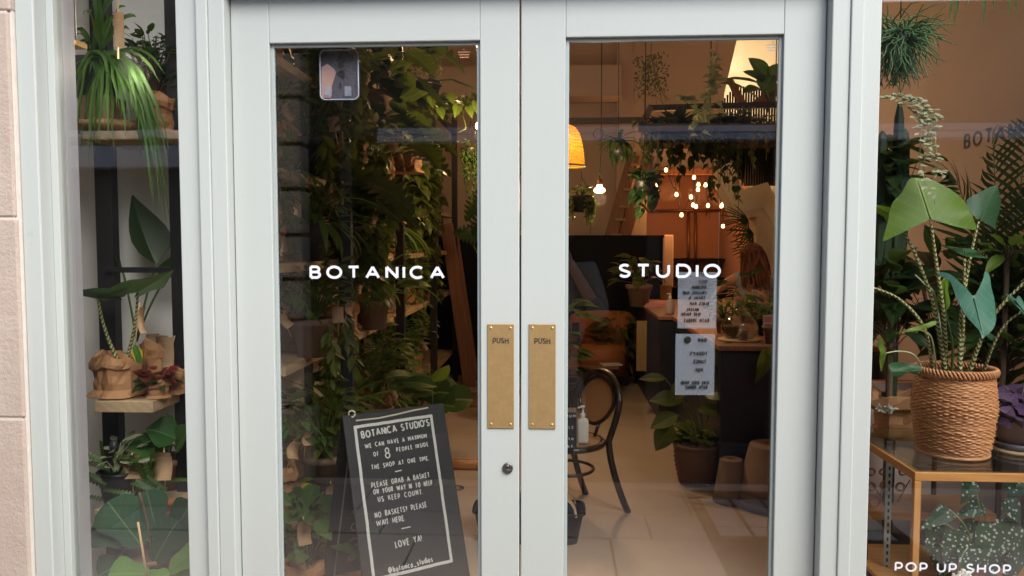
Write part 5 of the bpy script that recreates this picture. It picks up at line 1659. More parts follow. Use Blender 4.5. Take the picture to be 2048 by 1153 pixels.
# shopping basket with wooden handles
bk = thing("shopping_basket", "black shopping basket with pale wooden handles on the floor before the chair", "basket", (-.03, 1.72, .012))
def rbox(cx, cy, z0, z1, wx0, wy0, wx1, wy1, mbx, inner=.008):
    rows = [(wx0, wy0, z0), (wx1, wy1, z1), (wx1+.012, wy1+.012, z1), (wx1+.012, wy1+.012, z1+.012), (wx1-inner, wy1-inner, z1+.012), (wx0-inner, wy0-inner, z0+.008)]
    N = 28; vs = []
    for (a, b, z) in rows:
        for j in range(N):
            q = 2*pi*j/N; ex = .35
            vs.append(V((cx + a*math.copysign(abs(cos(q))**ex, cos(q)), cy + b*math.copysign(abs(sin(q))**ex, sin(q)), z)))
    fs = [(i*N+j, i*N+(j+1) % N, (i+1)*N+(j+1) % N, (i+1)*N+j) for i in range(len(rows)-1) for j in range(N)]
    fs.append(tuple(range(N-1, -1, -1))); fs.append(tuple((len(rows)-1)*N+j for j in range(N)))
    mbx.add(vs, fs)
mb = MB(); rbox(-.03, 1.72, .014, .17, .25, .085, .28, .11, mb); mb.build("body", M['black'], bk)
for sg_ in (-1, 1):
    mb = MB(); P = [V((-.03+.24*cos(q), 1.72+sg_*.10*(1-sin(q)*.6), .17+.12*sin(q)**.8)) for q in [pi*i/14 for i in range(15)]]
    for a, b in zip(P[:-1], P[1:]):
        d = (b-a).normalized(); mb.obox((a+b)/2, d, V((0, 1, 0)), d.cross(V((0, 1, 0))), (b-a).length*1.12, .03, .012)
    mb.build("handle", M['plank'], bk, False)

# --- basket pot with pothos-like plant in front of the counter
f = floor_at(1392, 965)
Yk = f.y
r = random.Random(80)
kp = potted("potted_plant", "large-leaved plant in square-footed brown wicker basket on the floor before the counter", "pot plant", (f.x, Yk, .012))
mb = MB(); n = 56; rows = []
for i in range(19):
    z = .27*i/18; wv = .105 + .035*sin(pi*min(1, i/18*.62)) + (.0 if i < 17 else -.006)
    k = max(0, 1-i/14)
    vs_ = []
    for j in range(n):
        q = 2*pi*j/n + radians(40); e = .55 + .45*(1-k)
        rr_ = wv*(1 + .055*sin(14*q + pi*i))
        vs_.append(V((f.x + rr_*math.copysign(abs(cos(q))**e, cos(q)), Yk + rr_*math.copysign(abs(sin(q))**e, sin(q)), .013+z + (0.02*abs(cos(2*q))*k*(i == 0)))))
    rows.append(vs_)
vs_ = [p for row in rows for p in row]
mb.add(vs_, [(i*n+j, i*n+(j+1) % n, (i+1)*n+(j+1) % n, (i+1)*n+j) for i in range(18) for j in range(n)])
mb.tube([V((f.x+.140*cos(q), Yk+.140*sin(q), .26)) for q in [2*pi*i/24 for i in range(26)]], .012, 6, cap=False)
mb.lathe([(.001, .22), (.125, .22)], (f.x, Yk, .012), 20)
mb.build("basket", M['wicker_dark'], kp)
sb = MB(); b0 = V((f.x, Yk, .25)); lb = MB()
for ap, d, L, al, mt in (((1388, 757), (-.55, -.3, -.35), .24, .5, 0), ((1425, 740), (.35, -.3, .75), .22, .75, 0), ((1330, 757), (-1, -.3, .15), .17, .42, 0), ((1365, 800), (-.9, -.3, .15), .22, .55, 0), ((1355, 830), (-.85, -.3, -.25), .20, .6, 0), ((1395, 820), (.9, -.3, .1), .19, .5, 0), ((1440, 850), (.8, -.3, -.6), .24, .8, 0), ((1370, 790), (.3, -.3, .8), .2, .6, 0), ((1345, 850), (-.6, -.3, -.7), .2, .7, 0), ((1410, 790), (.6, -.4, .3), .2, .7, 0)):
    A = at(*ap, Yk-.05); lb.leaf(A, V(d), V((.2*d[0], -.75, .7)), L, L*al, TULIP, .5, .2, .03, 3); sb.tube(arc_pts(b0, A, .04, 6, (1, 0, 0)), .004, 5)
bush(lb, sb, b0, .13, .12, 40, .10, r, TULIP, .6, .2, .5)
lb.build("foliage", M['lf_olive'], kp); sb.build("stem", M['stem_green'], kp)

# --- terracotta pots standing upside down
def upturned(label, px, py, rad, hts, seed, name="terracotta_pot", grp=None):
    f = floor_at(px, py); z = .013
    o = None
    for k, (r0, h, mt) in enumerate(hts):
        mb = MB()
        mb.lathe([(r0*1.04, 0), (r0*1.06, .004), (r0*1.06, h*.16), (r0*1.0, h*.18), (r0*.72, h*.98), (r0*.70, h), (r0*.16, h), (r0*.15, h*.97), (.001, h*.97)], (f.x, f.y, z), 30)
        o = tag(mb.build(name, M[mt]), label[k], "flowerpot", grp)
        z += h*.17 if k < len(hts)-2 or True else 0
    return f
upturned(["slender terracotta pot, lower one of the small upturned stack", "slender terracotta pot, upper one of the small upturned stack"], 1461, 1003, .1, [(.098, .20, 'terracotta_dark'), (.092, .22, 'terracotta')], 1)
upturned(["wide terracotta pot, bottom one of the big upturned stack", "wide terracotta pot, middle one of the big upturned stack", "wide terracotta pot, top one of the big upturned stack"], 1545, 1010, .2, [(.205, .26, 'terracotta_dark'), (.198, .26, 'terracotta_dark'), (.190, .27, 'terracotta')], 2)

# --- counter: dark front, timber top
ct = thing("shop_counter", "dark navy shop counter with a timber top running to the back", "counter", (1.5, 4, .012))
zc = .92
xc = X(1444, 2.55)
YC0, YC1 = 2.55, 6.4
mb = MB()
mb.box(xc, 2.05, YC0, YC1, .012, zc-.03)
mb.box(xc-.12, xc, 4.4, YC1, .012, zc-.03)
mb.build("body", M['navy'], ct, False, bevel=.004)
mb = MB()
mb.box(xc-.02, 2.05, YC0-.03, YC1, zc-.03, zc); mb.box(xc-.14, xc-.02, 4.38, YC1, zc-.03, zc)
mb.build("top", M['wood_red'], ct, False, bevel=.004)
mb = MB(); a, b = at(1273, 703, 4.39), at(1294, 615, 4.39); mb.box(a.x, b.x, 4.39, 4.398, .45, zc-.04); mb.build("brass_plate", M['brass'], ct, False)
# black raised screen block (till back) near the wainscot
mb = MB(); mb.box(X(1290, 6.6), X(1480, 6.6), 6.55, 6.65, .012, Z(575, 6.6, 1400)); o = tag(mb.build("low_screen", M['black'], None, False), "black low screen behind the counter plants", "screen")

# things on the counter
def on_counter(px, py):  # point on the counter top
    d = at(px, py, 1)-CAM
    return CAM + d*((zc-CAM.z)/d.z)
mb = MB(); p = on_counter(1312, 612)
for i in range(3): mb.box(p.x-.14+.01*i, p.x+.16, p.y-.2, p.y+.25, zc+.001+.012*i, zc+.0125+.012*i)
tag(mb.build("paper_stack", M['pinkpaper'], None, False), "stack of pink papers at the far end of the counter", "paper stack")
for i, (px, py, w, h, lab) in enumerate(((1292, 600, .10, .17, "kraft gift bag standing behind the pink papers"), (1335, 604, .12, .17, "kraft gift bag standing right of the pink papers"))):
    p = on_counter(px, py); mb = MB(); mb.box(p.x-w/2, p.x+w/2, p.y+.1, p.y+.17, zc+.002, zc+h)
    mb.tube([V((p.x-.02, p.y+.1, zc+h)), V((p.x-.015, p.y+.1, zc+h+.04)), V((p.x+.015, p.y+.1, zc+h+.04)), V((p.x+.02, p.y+.1, zc+h))], .003, 5)
    tag(mb.build("gift_bag", M['kraft'], None, False), lab, "paper bag")
p = on_counter(1340, 628)
o = thing("pump_bottle", "pale pink pump bottle on the counter behind the reflected letter boards", "bottle", p)
mb = MB(); mb.lathe([(.001, 0), (.036, 0), (.038, .008), (.038, .11), (.02, .125), (.012, .13), (.012, .14), (.001, .14)], p, 18); mb.build("body", M['pinkpot'], o)
mb = MB(); mb.lathe([(.014, .138), (.014, .155), (.006, .158), (.005, .18), (.001, .182)], p, 12); mb.tube([p+V((0,0,.18)), p+V((-.03,-.01,.176))], .005, 6); mb.build("pump", M['white'], o)
# round tray, carafe and beaker
p = on_counter(1478, 681)
mb = MB(); mb.lathe([(.001, 0), (.13, 0), (.135, .006), (.128, .010), (.001, .011)], (p.x, p.y, zc+.001), 36); tag(mb.build("cork_tray", M['plank']), "round cork tray under the glass carafe on the counter", "tray")
cz = zc+.013
mb = MB(); c = V((p.x+.01, p.y+.03, cz))
mb.lathe([(.001, 0), (.095, 0), (.115, .03), (.118, .07), (.10, .12), (.05, .165), (.022, .19), (.019, .225), (.033, .25), (.030, .25), (.017, .226), (.019, .19), (.047, .163), (.097, .118), (.114, .07), (.11, .032), (.09, .004), (.001, .004)], c, 30)
mb.v = mb.v; o = tag(mb.build("glass_carafe", M['glass_thin']), "round-bellied clear glass carafe on the cork tray", "carafe")
mb = MB(); c = V((p.x+.005, p.y-.085, cz)); mb.lathe([(.001, 0), (.032, 0), (.034, .085), (.031, .085), (.029, .004), (.001, .004)], c, 20); o = tag(mb.build("glass_beaker", M['glass_thin']), "short glass of pink liquid in front of the carafe", "glass")
mb = MB(); mb.lathe([(.001, .006), (.028, .006), (.030, .066), (.001, .066)], c, 20); mb.build("liquid", M['pinkpot'], o)
p = on_counter(1545, 683); mb = MB()
mb.prism([V((p.x-.055, p.y-.01, zc+.002)), V((p.x+.055, p.y+.01, zc+.002)), V((p.x+.055, p.y+.05, zc+.165)), V((p.x-.055, p.y+.03, zc+.165))], V((0, .003, 0)))
o = tag(mb.build("leaflet", M['white'], None, False), "white leaflet with a pink printed top leaning at the counter edge", "leaflet")
mb = MB(); mb.prism([V((p.x-.05, p.y+.020, zc+.115)), V((p.x+.05, p.y+.038, zc+.115)), V((p.x+.05, p.y+.0465, zc+.155)), V((p.x-.05, p.y+.0285, zc+.155))], V((0, -.0012, 0))); mb.build("print", M['pinkpaper'], o, False)
# plants on and behind the counter
r = random.Random(81)
def counter_plant(name, label, px, py, Y, z, s, n, mt, seed, pot, prof=TULIP, size=.12, asp=.5, flat=1):
    r = random.Random(seed); c = at(px, py, Y)
    p = potted(name, label, "pot plant", (c.x, Y, z))
    pot_mesh((c.x, Y, z), .07*s, .10*s, .17*s).build("pot", M[pot], p)
    lb, sb = MB(), MB(); bush(lb, sb, (c.x, Y, z+.15*s), .20*s, .26*s, n, size, r, prof, asp, .3, .7, flat=flat)
    lb.build("foliage", M[mt], p); sb.build("stem", M['stem_green'], p); return p
counter_plant("potted_plant", "pale-leaved plant in terracotta pot above the pink papers under STUDIO", 1278, 600, 5.4, zc+.002, 1.25, 46, 'lf_olive', 82, 'terracotta', TULIP, .15, .45)
counter_plant("bushy_plant", "feathery green plant on the counter between the reflected letter board and carafe", 1447, 650, 3.2, zc+.002, .6, 70, 'lf_mid', 83, 'terracotta', LANCE, .075, .3)
counter_plant("bushy_plant", "bushy dark green plant on the counter at the door edge", 1530, 640, 3.1, zc+.002, .62, 70, 'lf_mid', 84, 'blackpot', OVAL, .085, .55)
counter_plant("grass_plant", "dry straw-coloured grasses in a pot behind the carafe", 1495, 645, 3.9, zc+.002, .7, 40, 'lf_dry', 85, 'terracotta', STRAP, .16, .12)
q = MB(); sbq = MB()
p = potted("potted_plant", "single-stemmed plant with dark oval leaves before the woman's jumper", "pot plant", (at(1470, 690, 2.95).x, 2.95, zc+.002))
pot_mesh((at(1462, 690, 2.95).x, 2.95, zc+.002), .035, .05, .08).build("pot", M['terracotta'], p)
for ap, d in (((1455, 562), (-.9, -.2, -.3)), ((1478, 552), (.9, -.2, .2)), ((1500, 548), (.8, -.2, .35)), ((1445, 566), (-1, -.2, -.1))):
    q.leaf(at(*ap, 2.95), V(d), V((0, -.6, .8)), .10, .042, OVAL, .3, .2, .02, 2)
sbq.tube([V((at(1462, 690, 2.95).x, 2.95, zc+.08)), at(1466, 600, 2.95), at(1478, 553, 2.95)], .003, 5); sbq.tube([at(1466, 600, 2.95), at(1448, 563, 2.95)], .003, 5)
q.build("leaf", M['lf_dark'], p); sbq.build("stem", M['stem_green'], p)
# trailing leaf by the door edge in front of the counter
r = random.Random(86)
p = potted("trailing_plant", "single hanging heart-leaved shoot in front of the navy counter", "pot plant", at(1535, 690, 2.3))
pot_mesh(V((at(1552, 690, 2.62).x, 2.66, zc+.002)), .05, .07, .11).build("pot", M['terracotta'], p)
q, sb = MB(), MB(); q.leaf(at(1532, 712, 2.45), V((-.35, -.2, -1)), V((.3, -.9, .2)), .19, .10, HEART, .3, .25, .02, 3); q.leaf(at(1540, 712, 2.45), V((.5, -.2, .6)), V((0, -.9, .2)), .12, .08, HEART, .3, .25, .02, 3)
sb.tube([V((at(1552, 690, 2.62).x, 2.64, zc+.10)), at(1545, 690, 2.48), at(1533, 710, 2.45)], .003, 5)
q.build("leaf", M['lf_olive'], p); sb.build("stem", M['stem_green'], p)
# red bench seen behind the glass edge and in the right window
rb = thing("red_bench", "orange-red upholstered bench beside the counter, seen at the window edge", "bench", (1.85, 1.75, .012))
mb = MB(); mb.box(1.32, 2.06, 1.95, 2.10, .50, .80); mb.build("backrest", M['red'], rb, False, bevel=.02)
mb = MB(); mb.box(1.32, 2.06, 1.62, 1.94, .40, .50); mb.build("seat", M['red'], rb, False, bevel=.02)
for (x, y) in ((1.36, 1.66), (2.0, 1.66), (1.36, 2.04), (2.0, 2.04)):
    mb = MB(); mb.box(x-.02, x+.02, y-.02, y+.02, .012, .40); mb.build("leg", M['oak_v'], rb, False)

# --- mid floor group behind the chair: tub chair, plants
tb = thing("tub_chair", "tan upholstered tub chair half hidden by plants near the back wainscot", "chair", (at(1205, 700, 6.0).x, 6.0, .012))
c = tb.location
mb = MB(); n = 20; vs = []
for i in range(n+1):
    q = radians(-20 + 220*i/n)
    for rr_, z in ((.33, .14), (.35, .80), (.27, .80), (.25, .45)):
        hh = z if z < .5 else z - .18*(1 if False else max(0, abs(i-n/2)/(n/2)-.45))
        vs.append(V((c.x + rr_*cos(q), 6.0 + rr_*sin(q)*.9, hh)))
mb.add(vs, [(i*4+j, i*4+(j+1) % 4, (i+1)*4+(j+1) % 4, (i+1)*4+j) for i in range(n) for j in range(4)])
mb.build("backrest", M['orange_uph'], tb)
mb = MB(); mb.lathe([(.001, .14), (.26, .14), (.27, .42), (.22, .46), (.001, .46)], c, 24); mb.build("seat", M['orange_uph'], tb)
for k in range(4):
    mb = MB(); q = pi/4 + k*pi/2; mb.tube([V((c.x+.2*cos(q), 6+.2*sin(q), .15)), V((c.x+.24*cos(q), 6+.24*sin(q), .012))], .015, 6); mb.build("leg", M['wood_dark'], tb)
def floor_plant(name, label, px, py, s, n, mt, seed, pot, prof=TULIP, size=.16, asp=.5, h=.5, rad=.26):
    r = random.Random(seed); f = floor_at(px, py)
    p = potted(name, label, "pot plant", (f.x, f.y, .012))
    pot_mesh((f.x, f.y, .012), .11*s, .15*s, .26*s).build("pot", M[pot], p)
    lb, sb = MB(), MB(); bush(lb, sb, (f.x, f.y, .24*s), rad*s, h*s, n, size*s, r, prof, asp, .3, .8)
    lb.build("foliage", M[mt], p); sb.build("stem", M['stem_green'], p); return p
floor_plant("bushy_plant", "dark feathery plant in a brown pot left of the brass counter plate", 1235, 770, 1.05, 110, 'lf_olive', 90, 'terracotta_dark', LANCE, .19, .30, .55, .30)
floor_plant("potted_plant", "sparse pale-leaved plant in a kraft pot behind the bentwood chair", 1175, 755, .9, 26, 'lf_olive', 91, 'terracotta', TULIP, .20, .42, .7, .25)
floor_plant("bushy_plant", "tall dark plant by the door stile behind the bentwood chair", 1120, 830, 1.2, 60, 'lf_mid', 92, 'blackpot', TULIP, .17, .5, .75, .17)
f = floor_at(1190, 790)
tl = thing("low_table", "low pale timber table with crossed legs behind the bentwood chair", "table", (f.x, f.y, .012))
mb = MB(); mb.box(f.x-.30, f.x+.22, f.y-.2, f.y+.25, .30, .33); mb.build("top", M['wood_red'], tl, False, bevel=.003)
for s_ in (-1, 1):
    mb = MB(); mb.obox(V((f.x-.04, f.y+.2*s_, .16)), V((.8, 0, .45)).normalized(), V((0, 1, 0)), V((-.45, 0, .8)).normalized(), .42, .03, .05); mb.build("leg", M['wood_red'], tl, False)
mb = MB(); p = V((f.x+.1, f.y-.1, .334)); mb.obox(p + V((.05, 0, .005)), V((1, .2, 0)).normalized(), V((-.2, 1, 0)).normalized(), UP, .2, .14, .01)
tag(mb.build("magazine", M['white'], None, False), "white folded magazine on the low timber table", "magazine")

# --- wicker dome pendant
Yp_ = 2.7
c = at(1127, 333, Yp_); s = px2m(Yp_)
wp = thing("wicker_pendant", "lit yellow rattan dome pendant at the edge of the right door", "pendant lamp", c)
mb = MB(); R_ = 42*s; H_ = 82*s
mb.lathe([(R_, 0), (R_*.985, H_*.15), (R_*.94, H_*.38), (R_*.86, H_*.6), (R_*.74, H_*.79), (R_*.56, H_*.92), (R_*.32, H_*.985), (R_*.1, H_)], c, 56); mb.build("shade", M['shade_wicker'], wp)
mb = MB(); mb.tube([c + V((R_*cos(q), R_*sin(q), 0)) for q in [2*pi*i/32 for i in range(34)]], .006, 6, cap=False)
mb.build("rim", m_plain("rattan_rim", (.70, .45, .10), .6), wp)
mb = MB(); bz = c + V((.004, 0, H_*.56)); mb.sphere(bz, .030, 14); mb.build("bulb", M['filament'], wp)
mb = MB(); mb.tube([c + V((0, 0, H_)), V((c.x, c.y, 4.38))], .004, 6)
mb.tube([V((c.x-.012+.045*cos(q), c.y, at(1135, 190, Yp_).z + .045*sin(q))) for q in [2*pi*i/20 for i in range(26)]], .004, 6)
mb.build("cord", M['steel'], wp)
l = bpy.data.lights.new("bulb_light", 'POINT'); l.energy = .6; l.color = (1.0, .60, .20); l.shadow_soft_size = .03
lo = bpy.data.objects.new("bulb_light", l); COL.objects.link(lo); lo.parent = wp; lo.location = (0, 0, H_*.32)
# --- bare reflector bulb
c = at(1199, 382, 3.4); s = px2m(3.4)
bp2 = thing("pendant_bulb", "wide bare reflector bulb hanging on a dark cord over the wainscot", "light bulb", c)
mb = MB(); mb.lathe([(.001, -.018), (.026, -.014), (.040, 0), (.036, .014), (.020, .026)], c, 20); mb.build("bulb", M['filament'], bp2)
mb = MB(); mb.lathe([(.019, .026), (.020, .036), (.018, .044)], c, 16); mb.build("neck", M['bulb'], bp2)
mb = MB(); mb.lathe([(.019, .044), (.019, .07), (.010, .085), (.002, .09)], c, 14); mb.build("socket", M['copper'], bp2)
mb = MB(); mb.tube([c + V((0, 0, .08)), at(1202, 300, 3.4), V((c.x+.01, c.y, 4.38))], .004, 6); zz = at(1198, 268, 3.4)
mb.tube([zz + V((-.005+.035*cos(q), 0, .035*sin(q))) for q in [2*pi*i/20 for i in range(24)]], .0035, 6); mb.build("cord", M['steel'], bp2)
l = bpy.data.lights.new("bulb_light", 'POINT'); l.energy = 12.5; l.color = (1.0, .70, .42); l.shadow_soft_size = .05
lo = bpy.data.objects.new("bulb_light", l); COL.objects.link(lo); lo.parent = bp2; lo.location = (0, -.02, -.06)

# --- hanging plants of the right door
hang_trail("small ivy-like plant on a twisted hook below the rattan pendant", 1163, 395, 3.0, 1.0, 95, 'lf_olive', 12, .24, .032, OVAL, .8, wire=.6)
r = random.Random(96)
c = at(1237, 285, 3.6)
hp = potted("air_plant", "dark spiky hanging plant silhouetted left of the planter frame", "pot plant", c)
lb = MB(); rosette(lb, c, 34, .21, .026, r, STRAP, (-.5, 1.0), (.8, 2.2)); lb.build("foliage", M['lf_dark'], hp)
mb = MB(); mb.sphere(c - V((0,0,.03)), .07, 14); mb.build("pot", M['blackpot'], hp)
mb = MB(); mb.tube([c, V((c.x-.01, c.y, 4.38))], .003, 5); mb.build("hanger", M['steel'], hp)
# planter frame: dark steel rails with boxes of trailing plants
YF = 4.0
pf_ = thing("planter_frame", "dark suspended steel frame carrying trailing plants over the shop floor", "hanging frame", at(1420, 250, YF))
mb = MB(); s = px2m(YF)
def bar(p, q, w=.05):
    d = (q-p); L_ = d.length; d.normalize(); n_ = V((0, 1, 0)); n_ = (n_ - d*n_.dot(d)).normalized()
    mb.obox((p+q)/2, d, n_, d.cross(n_), L_+w*.6, w, w)
YB2 = YF+.75
bar(at(1120, 243, YB2), at(1285, 241, YB2), .05)
bar(at(1285, 247, YF), at(1300, 217, YB2), .05); bar(at(1300, 217, YB2), at(1580, 209, YB2), .05); bar(at(1282, 256, YF), at(1580, 256, YF), .06)
mb.build("rail", M['steel_brown'], pf_, False)
mb = MB(); a, b = at(1300, 285, YF), at(1575, 258, YF); mb.box(a.x, b.x, YF+.05, YF+.45, a.z, b.z); mb.build("planter_box", M['black'], pf_, False)
mb = MB()
for px in (1290, 1420, 1550):
    p = at(px, 250, YF+.05); mb.tube([p, V((p.x, p.y, 4.38))], .005, 5)
mb.build("hanger", M['steel'], pf_)
TP = [
 ("trailing_plant", "fine-leaved plant spilling from the left end of the planter frame", 1300, 275, .34, .05, 'lf_mid', OVAL, .7, 16, 101),
 ("trailing_plant", "dark pothos hanging low beside the alcove's left edge", 1335, 290, .42, .08, 'lf_dark', HEART, .85, 10, 102),
 ("trailing_plant", "dark heart-leaved pothos hanging at the middle of the planter frame", 1400, 290, .33, .085, 'lf_dark', HEART, .85, 10, 103),
 ("trailing_plant", "long-stranded heart-leaf plant hanging towards the stair stringer", 1450, 295, .62, .07, 'lf_dark', HEART, .8, 14, 104),
 ("trailing_plant", "olive trailing plant at the right end of the planter frame", 1510, 285, .25, .06, 'lf_olive', OVAL, .7, 10, 105),
]
for nm, lab, px, py, L_, size, mt, pr, asp, nv_, seed in TP:
    r = random.Random(seed); c = at(px, 262, YF+.2)
    p = potted(nm, lab, "pot plant", c)
    lb, sb = MB(), MB()
    bush(lb, sb, c, .17, .12, 40, size*1.2, r, pr, asp, .3, .6)
    for k in range(nv_):
        e = at(px + r.uniform(-34, 34), 262 + r.uniform(-6, 10), YF - .04 + r.uniform(-.06, .1))
        LL = L_*r.uniform(.35, 1.25); vine(lb, sb, e, LL, max(3, int(LL/.062)), size*.92, r, pr, asp, .10)
    lb.build("foliage", M[mt], p); sb.build("stem", M['stem_brown'], p)
r = random.Random(106)
c = at(1355, 250, YF+.3); p = potted("spiky_plant", "dark broad-leaved plant standing up from the planter frame", "pot plant", c)
lb = MB(); rosette(lb, c - V((0,0,.06)), 22, .27, .09, r, OVAL, (.3, 1.3), (.5, 1.4)); lb.build("foliage", M['lf_dark'], p)
r = random.Random(107)
c = at(1470, 248, YF+.35); p = potted("bushy_plant", "low mossy green plant growing along the planter frame before the banisters", "pot plant", c)
lb, sb = MB(), MB(); bush(lb, sb, c-V((0,0,.05)), .28, .17, 190, .06, r, OVAL, .6, .3, .6); lb.build("foliage", M['lf_olive'], p); sb.build("stem", M['stem_brown'], p)
# low hanging pot with big leaves (1285, 370)
hang_trail("dark hanging pot with a few big pothos leaves before the red ladder", 1290, 365, 3.7, .95, 108, 'lf_dark', 5, .30, .075, HEART, .9, wire=1.6)
# variegated ivy hanging in front of the brown wall
r = random.Random(109)
c = at(1425, 60, 3.3); p = potted("ivy_plant", "pale variegated ivy strand hanging before the brown wall", "pot plant", c)
lb, sb = MB(), MB()
path = [at(1434, 95, 3.3), at(1425, 130, 3.3), at(1432, 160, 3.3), at(1420, 185, 3.3), at(1418, 205, 3.3), at(1410, 225, 3.3), at(1412, 245, 3.3)]
pot_mesh(at(1436, 40, 3.3), .06, .08, .1).build("pot", M['blackpot'], p)
sb.tube([at(1436, 50, 3.3)]+path, .003, 5)
for k in range(56):
    f = r.random()**.8*(len(path)-1); i = min(int(f), len(path)-2); q = path[i].lerp(path[i+1], f-i) + rv(r)*(.02+.016*i)
    lb.leaf(q, V((r.uniform(-1, 1), -.4, r.uniform(-.8, .3))), V((0, -.8, .5))+rv(r)*.3, r.uniform(.05, .085), r.uniform(.05, .07), IVYP, .3, .2, .03, 2)
for k in range(9): lb.leaf(at(1362+k*4, 198+r.uniform(-3, 4), 3.3), V((-.6, -.3, r.uniform(-.5, .3))), V((0, -.8, .6)), .06, .05, IVYP, .3, .2, .03, 2)
sb.tube([at(1362, 198, 3.3), at(1395, 200, 3.3), at(1418, 205, 3.3)], .0025, 5)
lb.build("foliage", M['lf_ivy'], p); sb.build("stem", M['stem_pale'], p)
# reflections of greenery, put in as fine-leaved plants hung high
def misty(label, px, py, Y, w, h, seed, n):
    r = random.Random(seed); c = at(px, py, Y)
    p = potted("hanging_plant", label, "pot plant", c); lb, sb = MB(), MB()
    for k in range(n):
        a = r.uniform(0, 6.28); u = sqrt(r.random())
        q = c + V((cos(a)*u*w, sin(a)*u*w, r.uniform(-.5, .5)*h))
        lb.leaf(q, rv(r), rv(r), .024, .014, OVAL, .3, .1, 0, 1)
    for k in range(14): sb.tube([c + V((r.uniform(-.3, .3)*w, 0, h*.5)), c + V((r.uniform(-1, 1)*w, r.uniform(-1, 1)*w, -h*.2)), c + V((r.uniform(-1, 1)*w, r.uniform(-1, 1)*w, -h*.7))], .0015, 4)
    mb = MB(); mb.tube([c + V((0, 0, h*.5)), V((c.x, c.y, 4.38))], .002, 4); mb.build("hanger", M['steel'], p)
    lb.build("foliage", M['lf_olive'], p); sb.build("stem", M['stem_green'], p)
misty("pale plant reflection put in as a fine-leaved clump before the brown wall", 1302, 150, 4.2, .14, .32, 110, 330)
misty("faint plant reflection put in as a fine-leaved clump above the thin rail", 848, 125, 4.2, .16, .18, 111, 240)

# --- red ladder / steep stair between wainscot and alcove
ls = thing("steep_stair", "steep reddish timber ladder stair rising beside the alcove", "stairs", at(1230, 500, 7.0))
for (p0, p1, w) in ((at(1222, 470, 7.0), at(1262, 330, 7.0), .06), (at(1250, 470, 7.25), at(1292, 330, 7.25), .06)):
    mb = MB(); q0 = p0.copy(); d = (p1-p0).normalized(); q0 = p0 - d*(p0.z-.012)/d.z
    q1 = p1 + d*.12
    mb.obox((q0+q1)/2, d, V((0, 1, 0)), d.cross(V((0, 1, 0))), (q1-q0).length, .05, .14); mb.build("stringer", M['wood_red'], ls, False)
mb = MB()
for py in (470, 440, 414, 380, 352, 330):
    a, b = at(1221+(470-py)*.29, py, 6.95), at(1238+(470-py)*.29, py, 6.95); mb.box(a.x, b.x+.02, 6.9, 7.3, a.z-.012, a.z+.012)
mb.build("tread", M['plank'], ls, False)

# --- alcove: header, pipes, dark shelf, string lights
mb = MB(); a, b = at(1292, 350, YB-.05), at(1478, 336, YB-.05); mb.box(a.x, b.x, YB-.06, YB-.003, a.z, b.z)
tag(mb.build("timber_beam", M['wood_red'], None, False), "reddish beam across the top of the glowing alcove", "beam")
pp_ = thing("heating_pipes", "twin vertical copper pipes with a cross pipe on the alcove wall", "pipes", at(1385, 560, 8.75))
for px in (1377, 1391):
    mb = MB(); a, b = at(px, 560, 8.8), at(px, 420, 8.8); mb.tube([a, b], .018, 8); mb.lathe([(.024, -.02), (.024, .02)], at(px, 470, 8.8), 12); mb.build("pipe", M['copper'], pp_)
mb = MB(); mb.tube([at(1300, 422, 8.8), at(1470, 421, 8.8)], .018, 8); mb.build("pipe", M['copper'], pp_)
mb = MB()
a, b = at(1340, 560, 8.5), at(1458, 515, 8.5); 
for z0, z1 in ((a.z, a.z+.03), (b.z-.05, b.z-.02)): mb.box(a.x, b.x, 8.45, 8.85, z0, z1)
mb.box(a.x, a.x+.03, 8.45, 8.85, .0, b.z); mb.box(b.x-.03, b.x, 8.45, 8.85, .0, b.z)
tag(mb.build("dark_shelf", M['black'], None, False), "dark shelf unit below the pipes at the alcove end", "shelf")
mb = MB(); a, b = at(1325, 580, 7.6), at(1347, 470, 7.6); mb.box(a.x, b.x, 7.56, 7.64, .0, b.z)
tag(mb.build("pale_post", M['wall_pink'], None, False, bevel=.02), "pinkish rounded panel between wainscot and alcove", "panel")
sl = thing("string_lights", "string of small glowing bulbs looping across the orange alcove", "string lights", at(1390, 380, 6.9))
BUL = [(1315,370),(1314,383),(1311,408),(1353,390),(1382,395),(1388,356),(1397,370),(1396,380),(1411,371),(1386,411),(1392,414),(1416,412),(1363,431),(1434,376),(1445,374),(1449,391),(1447,407),(1443,413),(1446,453),(1332,341)]
mb = MB(); prev = None
for (px, py) in sorted(BUL):
    q = at(px, py, 6.9) + V((0, 0, .05))
    if prev is not None: mb.tube(arc_pts(prev, q, -.05, 5), .004, 4)
    prev = q
for px, py in ((1353, 390), (1363, 431), (1416, 412), (1388, 356)): mb.tube([at(px, py, 6.9)+V((0,0,.04)), at(px-6, 345, 7.2)], .003, 4)
mb.build("cable", M['steel'], sl)
for (px, py) in BUL:
    q = at(px, py, 6.9); mb = MB(); mb.lathe([(.001, -.021), (.014, -.017), (.020, -.002), (.016, .015), (.010, .028)], q, 12); mb.build("bulb", M['bulb'], sl)
for (px, py, e) in ((1340, 385, 3.6), (1395, 390, 4.2), (1440, 395, 3.6)):
    l = bpy.data.lights.new("bulb_light", 'POINT'); l.energy = e; l.color = (1.0, .38, .12); l.shadow_soft_size = .12
    lo = bpy.data.objects.new("bulb_light", l); COL.objects.link(lo); lo.parent = sl; lo.location = at(px, py, 7.3) - sl.location
